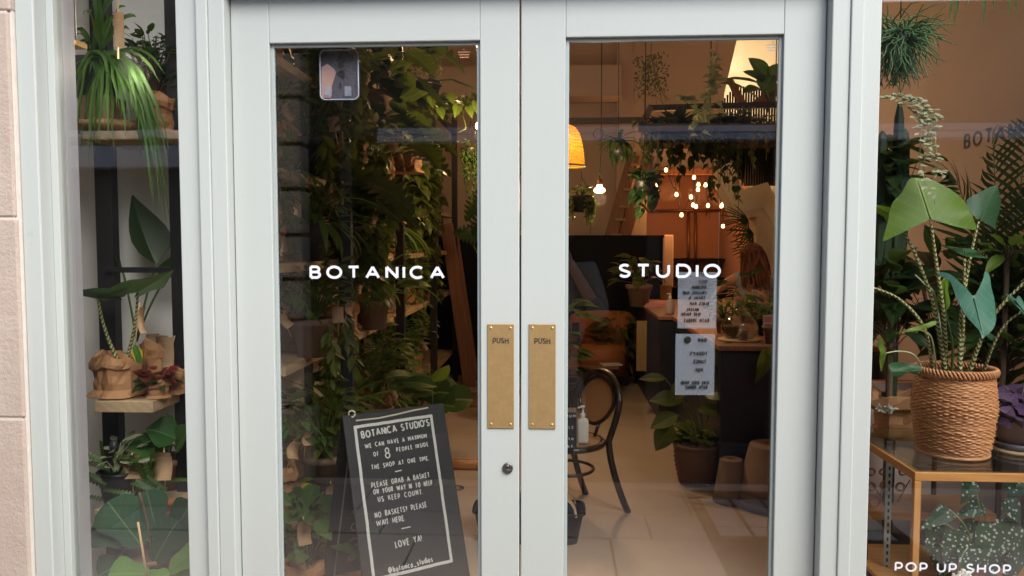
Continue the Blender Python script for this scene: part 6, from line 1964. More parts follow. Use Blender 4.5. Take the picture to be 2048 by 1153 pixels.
# --- staircase at the right: zigzag plastered stringer, banisters, handrail
stc = thing("staircase", "plastered zigzag staircase side with banisters at the right of the shop", "stairs", at(1520, 600, 5.6))
YS2 = 5.6
pts = [at(x, y, YS2) for x, y in ((1448, 330), (1462, 325), (1487, 379), (1535, 365), (1580, 440), (1580, 620), (1513, 620), (1513, 433), (1477, 439), (1440, 360))]
mb = MB(); mb.prism(pts, V((0, .35, 0))); mb.build("stringer", M['wall_cream'], stc, False)
mb = MB(); pts = [at(x, y, YS2-.03) for x, y in ((1455, 345), (1464, 328), (1487, 380), (1535, 366), (1580, 442), (1580, 500), (1526, 416), (1480, 425))]
mb.prism(pts, V((0, .028, 0))); mb.build("apron", M['wall_cream'], stc, False)
mb = MB()
for k in range(28):
    px = 1437 + k*5.2; a = at(px, 345 if px < 1480 else 372, 6.3); top_ = 172 + max(0, (px-1468))*.1 + max(0, 1468-px)*1.2
    b = at(px, min(top_, 240), 6.3)
    mb.box(a.x-.008, a.x+.008, 6.29, 6.31, a.z, b.z)
for k in range(14):
    px = 1492 + k*5.2; a, b = at(px, 372, 6.0), at(px, 262, 6.0); mb.box(a.x-.009, a.x+.009, 5.99, 6.01, a.z, b.z)
mb.build("banister", M['black'], stc, False)
mb = MB()
mb.prism([at(x, y, 6.0) for x, y in ((1500, 207), (1580, 150), (1580, 178), (1524, 210))], V((0, .06, 0)))
mb.prism([at(x, y, 6.25) for x, y in ((1455, 158), (1466, 158), (1494, 208), (1478, 208))], V((0, .06, 0)))
mb.build("handrail", M['wood_red'], stc, False)
mb = MB(); pts = [at(x, y, 6.35) for x, y in ((1430, 345), (1452, 255), (1600, 255), (1600, 372), (1490, 372), (1463, 328))]; mb.prism(pts, V((0, .05, 0))); mb.build("stair_soffit", M['black'], stc, False)
l = bpy.data.lights.new("bulb_light", 'POINT'); l.energy = 17; l.color = (1.0, .85, .62); l.shadow_soft_size = .10
ul = thing("stair_lamp", "glass globe lamp lighting the cream stairwell wall", "lamp", (2.22, 7.72, 3.95))
mb = MB(); mb.sphere(ul.location, .09, 14); mb.build("globe", M['filament'], ul)
mb = MB(); mb.tube([ul.location + V((0, 0, .09)), V((2.22, 7.72, 4.4))], .006, 6); mb.build("cord", M['steel'], ul)
lo = bpy.data.objects.new("bulb_light", l); COL.objects.link(lo); lo.parent = ul; lo.location = (.15, .1, -.15)
# paddle-leaf plant on the landing
r = random.Random(120)
c = at(1535, 225, 5.6)
p = potted("paddle_leaf_plant", "large paddle-leaved plant against the lit cream stairwell wall", "pot plant", c)
lb, sb = MB(), MB(); b0 = at(1535, 225, 5.6)
for ap, tp, w, fc in (((1536, 160), (1502, 112), .20, (.3, -.8, .3)), ((1530, 165), (1490, 138), .16, (.1, -.7, .7)), ((1520, 168), (1452, 148), .15, (0, -.4, .9)), ((1490, 178), (1440, 160), .12, (0, -.5, .9)), ((1518, 176), (1486, 182), .14, (0, -.6, .8)), ((1545, 160), (1562, 125), .18, (-.3, -.8, .3)), ((1525, 182), (1545, 150), .22, (0, -.9, .3)), ((1540, 165), (1572, 150), .16, (-.1, -.6, .8))):
    A, T_ = at(*ap, 5.55), at(*tp, 5.5); blade(lb, A, T_, fc, None, w, OVAL, .3, .25, .02); sb.tube(arc_pts(b0, A, .04, 5, (1, 0, 0)), .008, 5)
lb.build("leaf", M['lf_banana'], p); sb.build("stem", M['stem_green'], p)
# palm by the woman
r = random.Random(121)
c = at(1505, 520, 5.3)
p = potted("palm_plant", "dark fan palm under the zigzag stair beside the woman", "pot plant", (c.x, 5.3, .012))
lb = MB(); sb = MB()
for k in range(3):
    cc_ = at(1496+k*10, 440+k*26, 5.3)
    for j in range(13):
        a = radians(125 + 130*j/12 + k*8)
        lb.leaf(cc_, V((cos(a), -.25, sin(a)*.8+.1)), V((0, -.8, .5)), r.uniform(.20, .30), .013, STRAP, r.uniform(.2, .8), .2, 0, 1)
    sb.tube([V((c.x, 5.3, .2)), V((c.x+.02, 5.3, 1.0)), cc_], .008, 5)
pot_mesh((c.x, 5.3, .012), .14, .18, .3).build("pot", M['terracotta_dark'], p)
lb.build("foliage", M['lf_dark'], p); sb.build("stem", M['stem_brown'], p)

# ================================================================== RIGHT WINDOW
# dark lettering on the pink side wall
mb = MB()
x = 2.098
p0, p1 = CAM + (at(1927, 298, 1)-CAM)*((x-CAM.x)/(at(1927, 298, 1)-CAM).x), CAM + (at(2052, 272, 1)-CAM)*((x-CAM.x)/(at(2052, 272, 1)-CAM).x)
zb2 = (p0.z+p1.z)/2
text(mb, "BOTANICA STUDIO", V((x, p0.y, zb2)), V((0, -1, 0)), UP, V((-.0006, 0, 0)), .072, .0125, .36)
mb.build("wall_lettering", M['inkgrey'], shop, False)

# glass-topped oak table
tbx = at(1830, 945, .25); zt_ = tbx.z; x0 = tbx.x; y0 = .25
gt = thing("glass_table", "oak framed table with glass top in the right window", "table", (x0+.4, .5, 0))
fw = .022
mb = MB(); mb.box(x0, 2.06, y0, y0+fw, zt_-.028, zt_); mb.box(x0, 2.06, .82-fw, .82, zt_-.028, zt_); mb.build("rail", M['oak'], gt, False, bevel=.002)
mb = MB(); mb.box(x0, x0+fw, y0+fw, .82-fw, zt_-.028, zt_); mb.build("rail", m_wood("oak_varnish_side", (.50, .21, .055), (.68, .33, .11), 5, .35, 1), gt, False, bevel=.002)
for (xx, yy) in ((x0, y0), (x0, .82-fw), (2.06-fw, y0), (2.06-fw, .82-fw)):
    mb = MB(); mb.box(xx+.0005, xx+fw-.0005, yy+.0005, yy+fw-.0005, .012, zt_-.0285); mb.build("leg", M['oak_v'], gt, False, bevel=.002)
mb = MB(); mb.box(x0+.006, 2.05, y0+.006, .812, zt_+.0005, zt_+.007); mb.build("glass_top", M['tableglass'], gt, False)
mb = MB(); mb.box(x0+.004, 2.05, y0+.004, .815, .36, .375); mb.build("lower_shelf", M['oak'], gt, False)
ZT_ = zt_+.008

# wicker basket with the large arrow-leaf plant
Yb = .46
cb = at(1904, 905, Yb); s = px2m(Yb)
zp = potted("alocasia_plant", "tall zebra-stemmed arrow-leaf plant in woven wicker basket on the glass table", "pot plant", (cb.x, Yb, ZT_))
Hb = (905-735)*s*.985
prf = [(.066*1.0, 0), (.070, .012), (.0745, Hb*.2), (.0795, Hb*.45), (.081, Hb*.6), (.078, Hb*.8), (.0745, Hb*.93), (.0745, Hb)]
kx = (148*s/2)/.081
prf = [(a*kx, b) for a, b in prf]
mb, radf = weave_basket((cb.x, Yb, ZT_), prf, 50, 44, .0027)
mb.build("basket", M['wicker'], zp)
mb = MB()
# plaited rim
rt = prf[-1][0]
for ph in (0, 2*pi/3, 4*pi/3):
    n = 200; mb.tube([V((cb.x + (rt + .004 + .006*sin(22*q+ph))*cos(q), Yb + (rt + .004 + .006*sin(22*q+ph))*sin(q), ZT_+Hb-.006 + .011*cos(22*q+ph))) for q in [2*pi*i/n for i in range(n+2)]], .0042, 5, cap=False)
mb.tube([V((cb.x + (prf[0][0]+.004)*cos(q), Yb + (prf[0][0]+.004)*sin(q), ZT_+.006)) for q in [2*pi*i/40 for i in range(42)]], .006, 6, cap=False)
mb.build("plaited_rim", M['wicker'], zp)
mb = MB(); mb.lathe([(.001, Hb-.025), (rt*.97, Hb-.02)], (cb.x, Yb, ZT_), 24); mb.build("soil", M['soil'], zp)
zrim = ZT_+Hb-.02
def zstem(pts, r0, r1, mat='stem_zebra'):
    P = [V(p) for p in pts]
    # smooth by Catmull sampling
    out = []
    Q = [P[0]] + P + [P[-1]]
    for i in range(1, len(Q)-2):
        for k in range(6):
            t_ = k/6; a, b, c, d = Q[i-1], Q[i], Q[i+1], Q[i+2]
            out.append(.5*((2*b) + (c-a)*t_ + (2*a-5*b+4*c-d)*t_*t_ + (3*b-a-3*c+d)*t_**3))
    out.append(P[-1]); N = len(out)
    m = MB(); m.tube(out, [r0+(r1-r0)*i/(N-1) for i in range(N)], 8); return m.build("stem", M[mat], zp)
bz = lambda px: V((at(px, 740, Yb).x, Yb + random.Random(px).uniform(-.02, .02), zrim))
zstem([bz(1897), at(1888, 640, .43), at(1873, 530, .42), at(1861, 442, .41)], .0085, .0045)
zstem([bz(1890), at(1868, 615, .45), at(1835, 520, .46), at(1806, 460, .48)], .008, .0045)
zstem([bz(1914), at(1921, 650, .47), at(1936, 540, .50), at(1957, 444, .52)], .008, .004)
zstem([bz(1920), at(1926, 660, .46), at(1928, 580, .46), at(1929, 516, .46)], .0065, .0035)
zstem([bz(1938), at(1962, 680, .44), at(2000, 615, .42), at(2060, 555, .40)], .008, .004)
zstem([bz(1967), at(1987, 690, .42), at(2010, 650, .40), at(2042, 624, .38)], .005, .003)
zstem([bz(1866), at(1850, 660, .40), at(1800, 600, .38), at(1741, 574, .36)], .006, .0035)
zstem([bz(1872), at(1864, 680, .40), at(1851, 665, .38), at(1841, 661, .36)], .003, .002, 'stem_pale')
zstem([bz(1850), at(1830, 712, .40), at(1800, 703, .36), at(1771, 707, .34)], .003, .002, 'stem_pale')
zstem([bz(1904), at(1905, 690, .44), at(1897, 650, .44), at(1890, 620, .44)], .005, .003, 'stem_green')
zstem([bz(1893), at(1872, 600, .5), at(1850, 570, .5), at(1830, 550, .5)], .004, .0025, 'stem_pale')
def poly_leaf(outline, attach, tip, mat, Y, bow=.03, toward=(0, 0, 0), n_in=5, tilt=0.0):
    """blade cut to an outline (pixels of the photograph at depth Y), domed in depth; midrib from attach to tip"""
    _k[0] += 1; kk = _k[0] % 997
    O = [at(x, y, Y) for x, y in outline]
    A, T_ = at(*attach, Y), at(*tip, Y)
    ax = (T_-A); L = ax.length; ax.normalize()
    cs = V((0, 1, 0)).cross(ax).normalized()
    wid = max(abs((p-A).dot(cs)) for p in O)
    m = MB(); n = len(O)
    C = A.lerp(T_, .35)
    vs, uvs = [], []
    def dep(p):
        u = (p-A).dot(ax)/L; w = (p-A).dot(cs)/wid
        return bow*w*w + tilt*u + .006*sin(5.5*u + 1.2*kk)*w + .004*sin(9*u + kk)*w*w
    def put(p):
        u = (p-A).dot(ax)/L; w = (p-A).dot(cs)/wid
        vs.append(p + V((0, dep(p), 0))); uvs.append((kk + .5 + .49*max(-1, min(1, w)), max(.02, min(.98, .45+.5*u))))
    # dense outline
    D = []
    Q = O
    for i in range(n):
        a, b, c, d = Q[i-1], Q[i], Q[(i+1) % n], Q[(i+2) % n]
        for k in range(5):
            t_ = k/5
            sm = .5*((2*b) + (c-a)*t_ + (2*a-5*b+4*c-d)*t_*t_ + (3*b-a-3*c+d)*t_**3)
            D.append(sm.lerp(b.lerp(c, t_), .12))
    N = len(D)
    for k in range(n_in+1):
        f = 1 - k/(n_in+.6)
        for p in D:
            # shrink towards the nearest point of the midrib
            u = max(0.0, min(.95*L, (p-A).dot(ax))); foot = A + ax*u
            put(foot.lerp(p, f))
    fs = [(k*N+i, k*N+(i+1) % N, (k+1)*N+(i+1) % N, (k+1)*N+i) for k in range(n_in) for i in range(N)]
    m.add(vs, fs, uvs)
    # close the strip at the midrib
    b_ = n_in*N
    rib = [A + ax*(.95*L*i/12) for i in range(13)]
    m.add([vs[b_+i] for i in range(N)], [tuple(range(N))], [uvs[b_+i] for i in range(N)])
    m.tube([q + V((0, dep(q)-.0015, 0)) for q in rib], [.0030-.0002*i for i in range(13)], 5)
    return m.build("leaf", M[mat], zp)
poly_leaf([(1861,354),(1880,356),(1905,370),(1925,383),(1940,400),(1945,425),(1955,458),(1925,457),(1895,450),(1862,437),(1838,438),(1815,455),(1790,470),(1768,483),(1770,472),(1783,440),(1795,405),(1815,385),(1835,357),(1846,353)], (1861, 438), (1852, 356), 'lf_zeb_pale', .40, .025, tilt=.06)
poly_leaf([(1957,440),(1945,425),(1943,400),(1975,382),(2010,369),(2013,385),(2018,400),(2012,430),(2005,448),(2004,459),(1985,452),(1968,444)], (1958, 442), (2008, 371), 'lf_zeb', .52, .03, tilt=.05)
poly_leaf([(1745,410),(1770,413),(1790,416),(1786,432),(1780,443),(1765,432),(1748,421)], (1786, 432), (1742, 408), 'lf_zeb_pale', .50, .02)
poly_leaf([(1889,490),(1905,494),(1930,497),(1945,498),(1965,507),(1984,518),(1972,515),(1955,512),(1935,514),(1922,510),(1905,500),(1893,496)], (1929, 513), (1929, 497), 'lf_zeb', .45, .03)
poly_leaf([(1947,592),(1963,578),(1975,555),(1984,545),(1991,550),(1990,570),(1996,600),(1993,635),(1980,655),(1965,668),(1957,672),(1953,676),(1950,660),(1935,640),(1923,620),(1916,590),(1908,560),(1897,555),(1889,549),(1897,546),(1910,550),(1925,565),(1938,580)], (1948, 596), (1956, 672), 'lf_zeb_blue', .34, .03, tilt=-.03)
poly_leaf([(1890,620),(1878,600),(1880,570),(1888,556),(1898,560),(1905,580),(1902,605),(1896,618)], (1892, 620), (1888, 558), 'lf_zeb_pale', .47, .02)
poly_leaf([(1760,706),(1758,690),(1764,675),(1768,690),(1770,707),(1766,725),(1764,742),(1761,740),(1760,722)], (1770, 707), (1763, 742), 'lf_lime', .34, .01)
poly_leaf([(1790,668),(1815,660),(1840,652),(1870,643),(1874,648),(1860,655),(1840,661),(1815,664)], (1841, 660), (1793, 667), 'lf_lime', .36, .01)
poly_leaf([(2012,588),(2025,594),(2034,602),(2036,592),(2045,596),(2052,610),(2052,632),(2040,620),(2028,607)], (2030, 600), (2052, 628), 'lf_zeb_blue', .36, .01)
poly_leaf([(1970,672),(1985,668),(1994,675),(1990,685),(1978,680)], (1972, 672), (1992, 684), 'lf_zeb', .42, .01)
poly_leaf([(1780,732),(1800,728),(1830,730),(1845,735),(1835,750),(1815,745),(1800,757),(1785,750)], (1835, 742), (1783, 745), 'lf_zeb', .40, .02)

# rhipsalis ball hanging at the top of the window
r = random.Random(130)
c = at(1800, 78, .42)
rh = potted("hanging_plant", "round tangled stringy green plant hanging at the top left of the window", "pot plant", c)
sbm = MB(); s = px2m(.42)
for k in range(330):
    a = r.uniform(0, 6.28); e = r.uniform(-1.3, 1.1); L_ = r.uniform(.06, .15)
    d = V((cos(a)*cos(e), sin(a)*cos(e), sin(e)))
    p = c + d*r.uniform(.01, .05); pts = [p]
    h = d.copy()
    for j in range(5):
        h = (h + rv(r)*.48 + V((0, 0, -.24))).normalized(); p = p + h*L_/5; pts.append(p.copy())
    sbm.tube(pts, [.0026, .0024, .0022, .0020, .0017, .001], 4, cap=False)
for k in range(40):
    p = c + V((r.uniform(-.07, .07), r.uniform(-.06, .06), -.06)); pts = [p]; h = V((r.uniform(-.3, .3), 0, -1))
    for j in range(6): h = (h + rv(r)*.35).normalized(); p = p + h*r.uniform(.01, .02); pts.append(p.copy())
    sbm.tube(pts, .0018, 4, cap=False)
sbm.build("foliage", m_plain("stringy_green", (.07, .15, .05), .5, var=.45, scale=60), rh)
mb = MB(); mb.sphere(c, .035, 12); mb.build("pot", M['cactus'], rh)
mb = MB(); mb.tube([c, c + V((0, 0, .6))], .002, 4); mb.build("hanger", M['steel'], rh)
# strappy leaf tips hanging from above
r = random.Random(131)
c = at(1960, -120, .5)
ho2 = potted("hanging_plant", "strap leaves drooping into the top of the right window", "pot plant", c)
lb = MB()
for (px, py, w) in ((1897, 52, .020), (1906, 57, .022), (1968, 56, .020), (1930, 20, .016), (1988, 25, .016), (2022, 42, .018), (2036, 30, .02), (1850, -5, .02)):
    tip = at(px, py, .45); cascade(c, tip, at((px+1960)/2+r.uniform(-5, 5), -190, .47), w, lb, r)
lb.build("foliage", M['lf_mid'], ho2)
pot_mesh(c - V((0, 0, .12)), .06, .08, .12).build("pot", M['greypot'], ho2)
# pale variegated trailing plant
r = random.Random(132)
c = at(1800, 190, .40)
vt = potted("variegated_plant", "cream variegated vine trailing over the big arrow leaf", "pot plant", c)
lb, sb = MB(), MB()
paths = [[(1762,198),(1790,192),(1820,196),(1850,205)], [(1800,195),(1830,205),(1845,240),(1855,270),(1850,300),(1848,345)], [(1820,200),(1850,225),(1868,260),(1872,300),(1878,340),(1890,347)], [(1790,195),(1815,215),(1840,235),(1842,260),(1838,340)], [(1840,205),(1870,235),(1888,242)], [(1846,345),(1848,362),(1858,376),(1868,392),(1870,408)], [(1855,215),(1862,250),(1862,320),(1880,348)]]
for P in paths:
    Q = [at(x, y, .28 if P[0][1] > 300 else .36) for x, y in P]; sb.tube(Q, .0013, 4)
    n = 30 if len(P) > 3 else 16
    if P[0][1] > 300: n = 10
    for k in range(n):
        f = r.random()*(len(Q)-1); i = min(int(f), len(Q)-2); q = Q[i].lerp(Q[i+1], f-i) + rv(r)*.008
        lb.leaf(q, V((r.uniform(-1, 1), -.3, r.uniform(-.3, .1))), V((0, -.7, .7)), r.uniform(.018, .028), r.uniform(.009, .013), OVAL, .3, .2, 0, 1)
lb.build("foliage", M['lf_pale'], vt); sb.build("stem", M['stem_pale'], vt)
pot_mesh(at(1738, 192, .40)-V((0,0,.0)), .025, .035, .04).build("pot", M['blackpot'], vt)
mb = MB(); q = at(1738, 180, .40); mb.tube([q, q + V((0, 0, .7))], .002, 4); mb.build("hanger", M['steel'], vt)
# cactus column and leafy dark plants behind
r = random.Random(133)
c = at(1790, 700, .95)
cc2 = potted("cactus", "dark columnar cactus standing behind the arrow-leaf plant", "cactus", (c.x, .95, .012))
mb = MB()
def ribs(n, ph): return lambda a, i, rr_, z: (rr_*(1+.16*cos(n*a+ph) + .05*sin(i*2.6)), z)
zc0, zc1 = .3, at(1790, 205, .95).z
pr = [(.014+.006*min(1, (1-abs(2*k/30-1))*6), zc0+(zc1-zc0)*k/30) for k in range(31)]; pr[-1] = (.006, zc1)
mb.lathe(pr, (c.x-.01, .95, 0), 24, fn=ribs(6, 0))
for px, top, w in ((1764, 262, .021), (1808, 258, .020), (1778, 300, .02)):
    q = at(px, 300, .95); zt3 = at(px, top, .95).z
    mb.lathe([(w*.6, zt3-.55), (w, zt3-.45), (w, zt3-.06), (w*.7, zt3-.02), (.004, zt3)], (q.x, .95, 0), 20, fn=ribs(6, 1))
mb.build("stem", M['cactus'], cc2)
pot_mesh((c.x, .95, .012), .13, .17, .3).build("pot", M['terracotta_dark'], cc2)
def window_plant(name, label, px, py, Y, mt, seed, n, rad, h, size, prof, asp, pot='terracotta_dark', base_z=.012, flat=.7):
    r = random.Random(seed); c = at(px, py, Y)
    p = potted(name, label, "pot plant", (c.x, Y, base_z))
    pot_mesh((c.x, Y, base_z), .09, .12, .2).build("pot", M[pot], p)
    lb, sb = MB(), MB(); bush(lb, sb, (c.x, Y, c.z-h*.5), rad, h, n, size, r, prof, asp, .3, .7, flat=flat)
    sb.tube([V((c.x, Y, base_z+.18)), V((c.x, Y, c.z-h*.3))], .010, 6)
    lb.build("foliage", M[mt], p); sb.build("stem", M['stem_brown'], p); return p
window_plant("leafy_plant", "dark dense leafy plant below the columnar cactus", 1790, 365, 1.0, 'lf_dark', 134, 90, .15, .34, .12, OVAL, .55)
window_plant("leafy_plant", "dim olive leafy plant low behind the wicker basket's left side", 1785, 610, .90, 'lf_dark', 135, 60, .18, .38, .18, TULIP, .42)
window_plant("leafy_plant", "dark broad-leaved plant behind the zebra stems", 1880, 590, 1.05, 'lf_dark', 136, 70, .26, .42, .2, TULIP, .42)
window_plant("leafy_plant", "green leafy plant behind the basket beside the purple plant", 2010, 660, .95, 'lf_mid', 137, 60, .22, .34, .15, TULIP, .42)
window_plant("succulent_plant", "pale green rosette plant right of the big arrow leaves", 2015, 500, .85, 'lf_lime', 138, 20, .10, .12, .12, LANCE, .35)
# palm in the right window
r = random.Random(139)
c = at(2000, 640, 1.0)
pm = potted("palm_plant", "feathery dark palm fronds below the wall lettering", "pot plant", (c.x, 1.0, .012))
lb, sb = MB(), MB()
pot_mesh((c.x, 1.0, .012), .12, .16, .28).build("pot", M['terracotta_dark'], pm)
b0 = V((c.x, 1.0, .6))
for tip, mid in (((1985, 275), (1998, 420)), ((2060, 262), (2025, 420)), ((1900, 345), (1960, 400)), ((1940, 470), (1985, 470)), ((2070, 400), (2040, 440)), ((2060, 520), (2030, 500)), ((1975, 520), (1995, 545))):
    T_, Mi = at(*tip, .95+r.uniform(-.1, .1)), at(*mid, 1.0)
    pts = [b0*(1-t_)**2 + Mi*2*t_*(1-t_) + T_*t_**2 for t_ in [i/9 for i in range(10)]]
    frond(lb, sb, pts, 26, .21, .016, r, .6)
lb.build("foliage", M['lf_dark'], pm); sb.build("stem", M['stem_green'], pm)
# kraft paper bag with white flower
r = random.Random(140)
c = at(1795, 820, .9)
kb = potted("wrapped_plant", "white flower head in open brown paper wrap behind the table's left end", "bouquet", (c.x, .9, .50))
mb = paper_bag((c.x, .9, at(1795, 872, .9).z), .085, .17, r, 1.2, 36); mb.build("paper_bag", M['kraft'], kb)
lb = MB(); q = at(1772, 818, .78)
for k in range(60):
    d = rv(r); d.y = -abs(d.y); lb.leaf(q + V((r.uniform(-.025, .025), 0, 0)), d, rv(r), .022, .008, STRAP, .5, .2, 0, 1)
lb.build("flower", M['white'], kb)
mb = MB(); mb.box(c.x-.16, c.x+.35, .82, 1.05, .47, .50)
tag(mb.build("wooden_shelf", M['oak'], None, False), "low timber ledge under the paper-wrapped flower", "shelf")
# purple oxalis in clay pot on cork saucer
r = random.Random(141)
Yx = .50
c = at(2035, 915, Yx)
ox = potted("oxalis_plant", "purple-leaved oxalis in pale clay pot on a cork saucer", "pot plant", (c.x, Yx, ZT_))
s = px2m(Yx)
mb = MB(); mb.lathe([(.001, 0), (.085, 0), (.088, .010), (.001, .011)], (c.x, Yx, ZT_), 30); mb.build("saucer", M['plank'], ox)
mb = MB(); mb.lathe([(.001, .012), (.070, .012), (.074, .030), (.066, .032)], (c.x, Yx, ZT_), 30); mb.build("dish", M['greypot'], ox)
pot_mesh((c.x, Yx, ZT_+.020), .058, .072, .115).build("pot", M['pinkpot'], ox)
lb, sb = MB(), MB(); b0 = V((c.x, Yx, ZT_+.12))
for k in range(26):
    a = r.uniform(0, 6.28); u = r.uniform(.3, 1)
    q = b0 + V((cos(a)*u*.10, sin(a)*u*.10, r.uniform(.0, .10)))
    sb.tube(arc_pts(b0, q, .02, 4), .0012, 4)
    for j in range(3):
        t_ = a + j*2.09; lb.leaf(q, V((cos(t_), sin(t_)*.6-.2, -.35)), V((0, -.5, .8)), .045, .052, [(0, 0, .05), (.3, 0, .42), (.6, 0, .8), (.85, 0, 1), (1, .1, .9)], .3, .15, 0, 2)
lb.build("foliage", M['lf_purple'], ox); sb.build("stem", M['stem_pale'], ox)
# glass jar and woven mat behind
c = at(2004, 868, .58)
mb = MB(); mb.lathe([(.001, 0), (.030, 0), (.032, .06), (.022, .075), (.022, .09), (.026, .10), (.022, .115), (.001, .12)], (c.x-.005, .58, ZT_), 20)
tag(mb.build("glass_jar", M['glass_thin']), "small clear glass jar between the wicker basket and the purple oxalis", "jar")
mb = MB(); mb.lathe([(.001, 0), (.09, 0), (.092, .005), (.001, .006)], (c.x-.02, .68, ZT_), 26, ); tag(mb.build("woven_mat", M['wicker']), "round woven mat behind the basket on the glass table", "mat")
# spotted begonia under the table
r = random.Random(142)
c = at(1960, 1100, .45)
bg_ = potted("begonia_plant", "white-spotted begonia growing under the glass table", "pot plant", (c.x, .50, .376))
pot_mesh((c.x, .52, .376), .08, .10, .10).build("pot", M['terracotta'], bg_)
sb = MB(); b0 = V((c.x, .52, .46)); lb = MB()
WING = [(0, .0, .35), (.06, 0, .75), (.15, 0, 1.0), (.3, 0, .95), (.5, 0, .72), (.7, 0, .42), (.88, 0, .15), (1, 0, .01)]
for ap, tp, w in (((1945,962),(1925,1010),.06), ((2035,962),(2020,1012),.07), ((1870,1035),(1858,1110),.07), ((1900,1020),(1840,1060),.06), ((1915,1060),(1895,1160),.085), ((1950,1040),(1925,1130),.09), ((1985,1050),(1960,1140),.09), ((2020,1040),(2000,1120),.09), ((2040,1060),(2045,1160),.09), ((1990,1090),(1985,1170),.09), ((1880,1090),(1880,1165),.07), ((2010,1000),(2048,1050),.08), ((1940,1090),(1935,1170),.08), ((1965,1010),(1910,1035),.06), ((2030,1100),(2012,1170),.09), ((1960,1085),(1990,1130),.08)):
    Y0 = r.uniform(.34, .52); A, T_ = at(*ap, Y0), at(*tp, Y0-.04)
    lb.leaf(A, T_-A, V((r.uniform(-.3, .3), -.9, .4)), (T_-A).length, w, WING, .3, .15, .03, 3); sb.tube(arc_pts(b0, A, .03, 6, (1, 0, 0)), .003, 5)
lb.build("leaf", M['lf_spot'], bg_)
zz = [at(1915, 1150, .33), at(1918, 1125, .33), at(1928, 1105, .33), at(1936, 1095, .33)]; sb.tube(zz, .002, 5)
sb.build("stem", M['stem_pale'], bg_)
mb = MB(); q = at(1925, 1152, .30)
for k in range(40): mb.sphere(q + V((r.uniform(-.03, .03), r.uniform(-.02, .02), r.uniform(-.012, .012))), r.uniform(.004, .008), 6)
tag(mb.build("white_flowers", M['white']), "cluster of small white flowers under the pop up shop lettering", "flowers")
# slotted metal strip and scroll-work screen
mb = MB(); a = at(1793, 890, .55)
ms = thing("slotted_strip", "upright galvanised slotted metal strip left of the table leg", "shelf bracket", (a.x, .60, .012))
mb.box(a.x-.011, a.x+.011, .60, .604, .012, a.z); mb.build("strip", M['greymetal'], ms, False)
mb = MB()
for k in range(30): mb.box(a.x-.003, a.x+.003, .598, .5995, .03+k*.026, .043+k*.026)
mb.build("slot", M['inkblack'], ms, False)
sw = thing("wire_screen", "bronze wire screen with curled scrolls behind the table's left end", "screen", (at(1785, 960, .66).x, .66, .012))
mb = MB(); r = random.Random(143)
for px, py, rr_ in ((1742, 945, 9), (1765, 945, 7), (1770, 972, 11), (1742, 975, 10), (1805, 945, 8), (1748, 1005, 13), (1800, 975, 10)):
    q = at(px, py, .66); k_ = px2m(.66)
    mb.tube([q + V((rr_*k_*(1-.018*i)*cos(i*.45), 0, rr_*k_*(1-.018*i)*sin(i*.45))) for i in range(26)], .002, 5)
for a_, b_ in (((1730, 950), (1775, 1010)), ((1760, 990), (1780, 935)), ((1795, 1005), (1820, 960)), ((1735, 1150), (1735, 930)), ((1825, 1150), (1825, 930))):
    mb.tube([at(*a_, .66), at(*b_, .66)], .002, 5)
mb.tube([at(1735, 1150, .66), V((at(1735, 1150, .66).x, .66, .012))], .003, 5); mb.tube([at(1825, 1150, .66), V((at(1825, 1150, .66).x, .66, .012))], .003, 5)
mb.build("scrollwork", M['copper'], sw)
# brown backing board behind the table, and shelf low
mb = MB(); mb.box(1.30, 2.08, 1.15, 1.19, .012, .95)
tag(mb.build("backing_board", M['wall_pink'], None, False), "pinkish brown low board standing behind the glass table", "board")

# ================================================================== PEOPLE
def skin_body(name, joints, edges, mat, parent, sub=2, root=0):
    me = bpy.data.meshes.new(name)
    off = parent.location if parent else V((0, 0, 0))
    me.from_pydata([tuple(V(j[0])-off) for j in joints], edges, [])
    ob = bpy.data.objects.new(name, me); COL.objects.link(ob)
    if parent: ob.parent = parent
    sk = ob.modifiers.new("skin", 'SKIN'); sk.use_smooth_shade = True
    lay = me.skin_vertices[0] if me.skin_vertices else None
    if lay is None:
        bpy.context.view_layer.objects.active = ob; bpy.ops.mesh.customdata_skin_add(); lay = me.skin_vertices[0]
    for i, j in enumerate(joints):
        r_ = j[1] if isinstance(j[1], tuple) else (j[1], j[1]); lay.data[i].radius = r_
        lay.data[i].use_root = (i == root)
    sb_ = ob.modifiers.new("sub", 'SUBSURF'); sb_.levels = sub; sb_.render_levels = sub
    me.materials.append(mat)
    return ob
def hand(joints, edges, wrist_i, d, up, side, s=1.0, curl=.5):
    """palm and five separate fingers grown from a wrist joint; d: hand direction, side: thumb side"""
    d = V(d).normalized(); up = V(up).normalized(); side = V(side).normalized()
    w = V(joints[wrist_i][0])
    pi_ = len(joints); joints.append((w + d*.045*s, (.024*s, .014*s))); edges.append((wrist_i, pi_))
    for k, (o, L_) in enumerate(((.028, .068), (.010, .078), (-.009, .072), (-.027, .056))):
        prev = pi_
        base = w + d*.085*s + side*o*s
        for j in range(3):
            a = curl*j*.6
            p = base + (d*cos(a) - up*sin(a))*(L_*s*j/2.2)
            joints.append((p, (.0088-.0012*j)*s)); edges.append((prev, len(joints)-1)); prev = len(joints)-1
    prev = pi_
    for j in range(3):
        p = w + d*(.03+.026*j)*s + side*(.032+.014*j)*s - up*.006*j*s
        joints.append((p, (.011-.0015*j)*s)); edges.append((prev, len(joints)-1)); prev = len(joints)-1

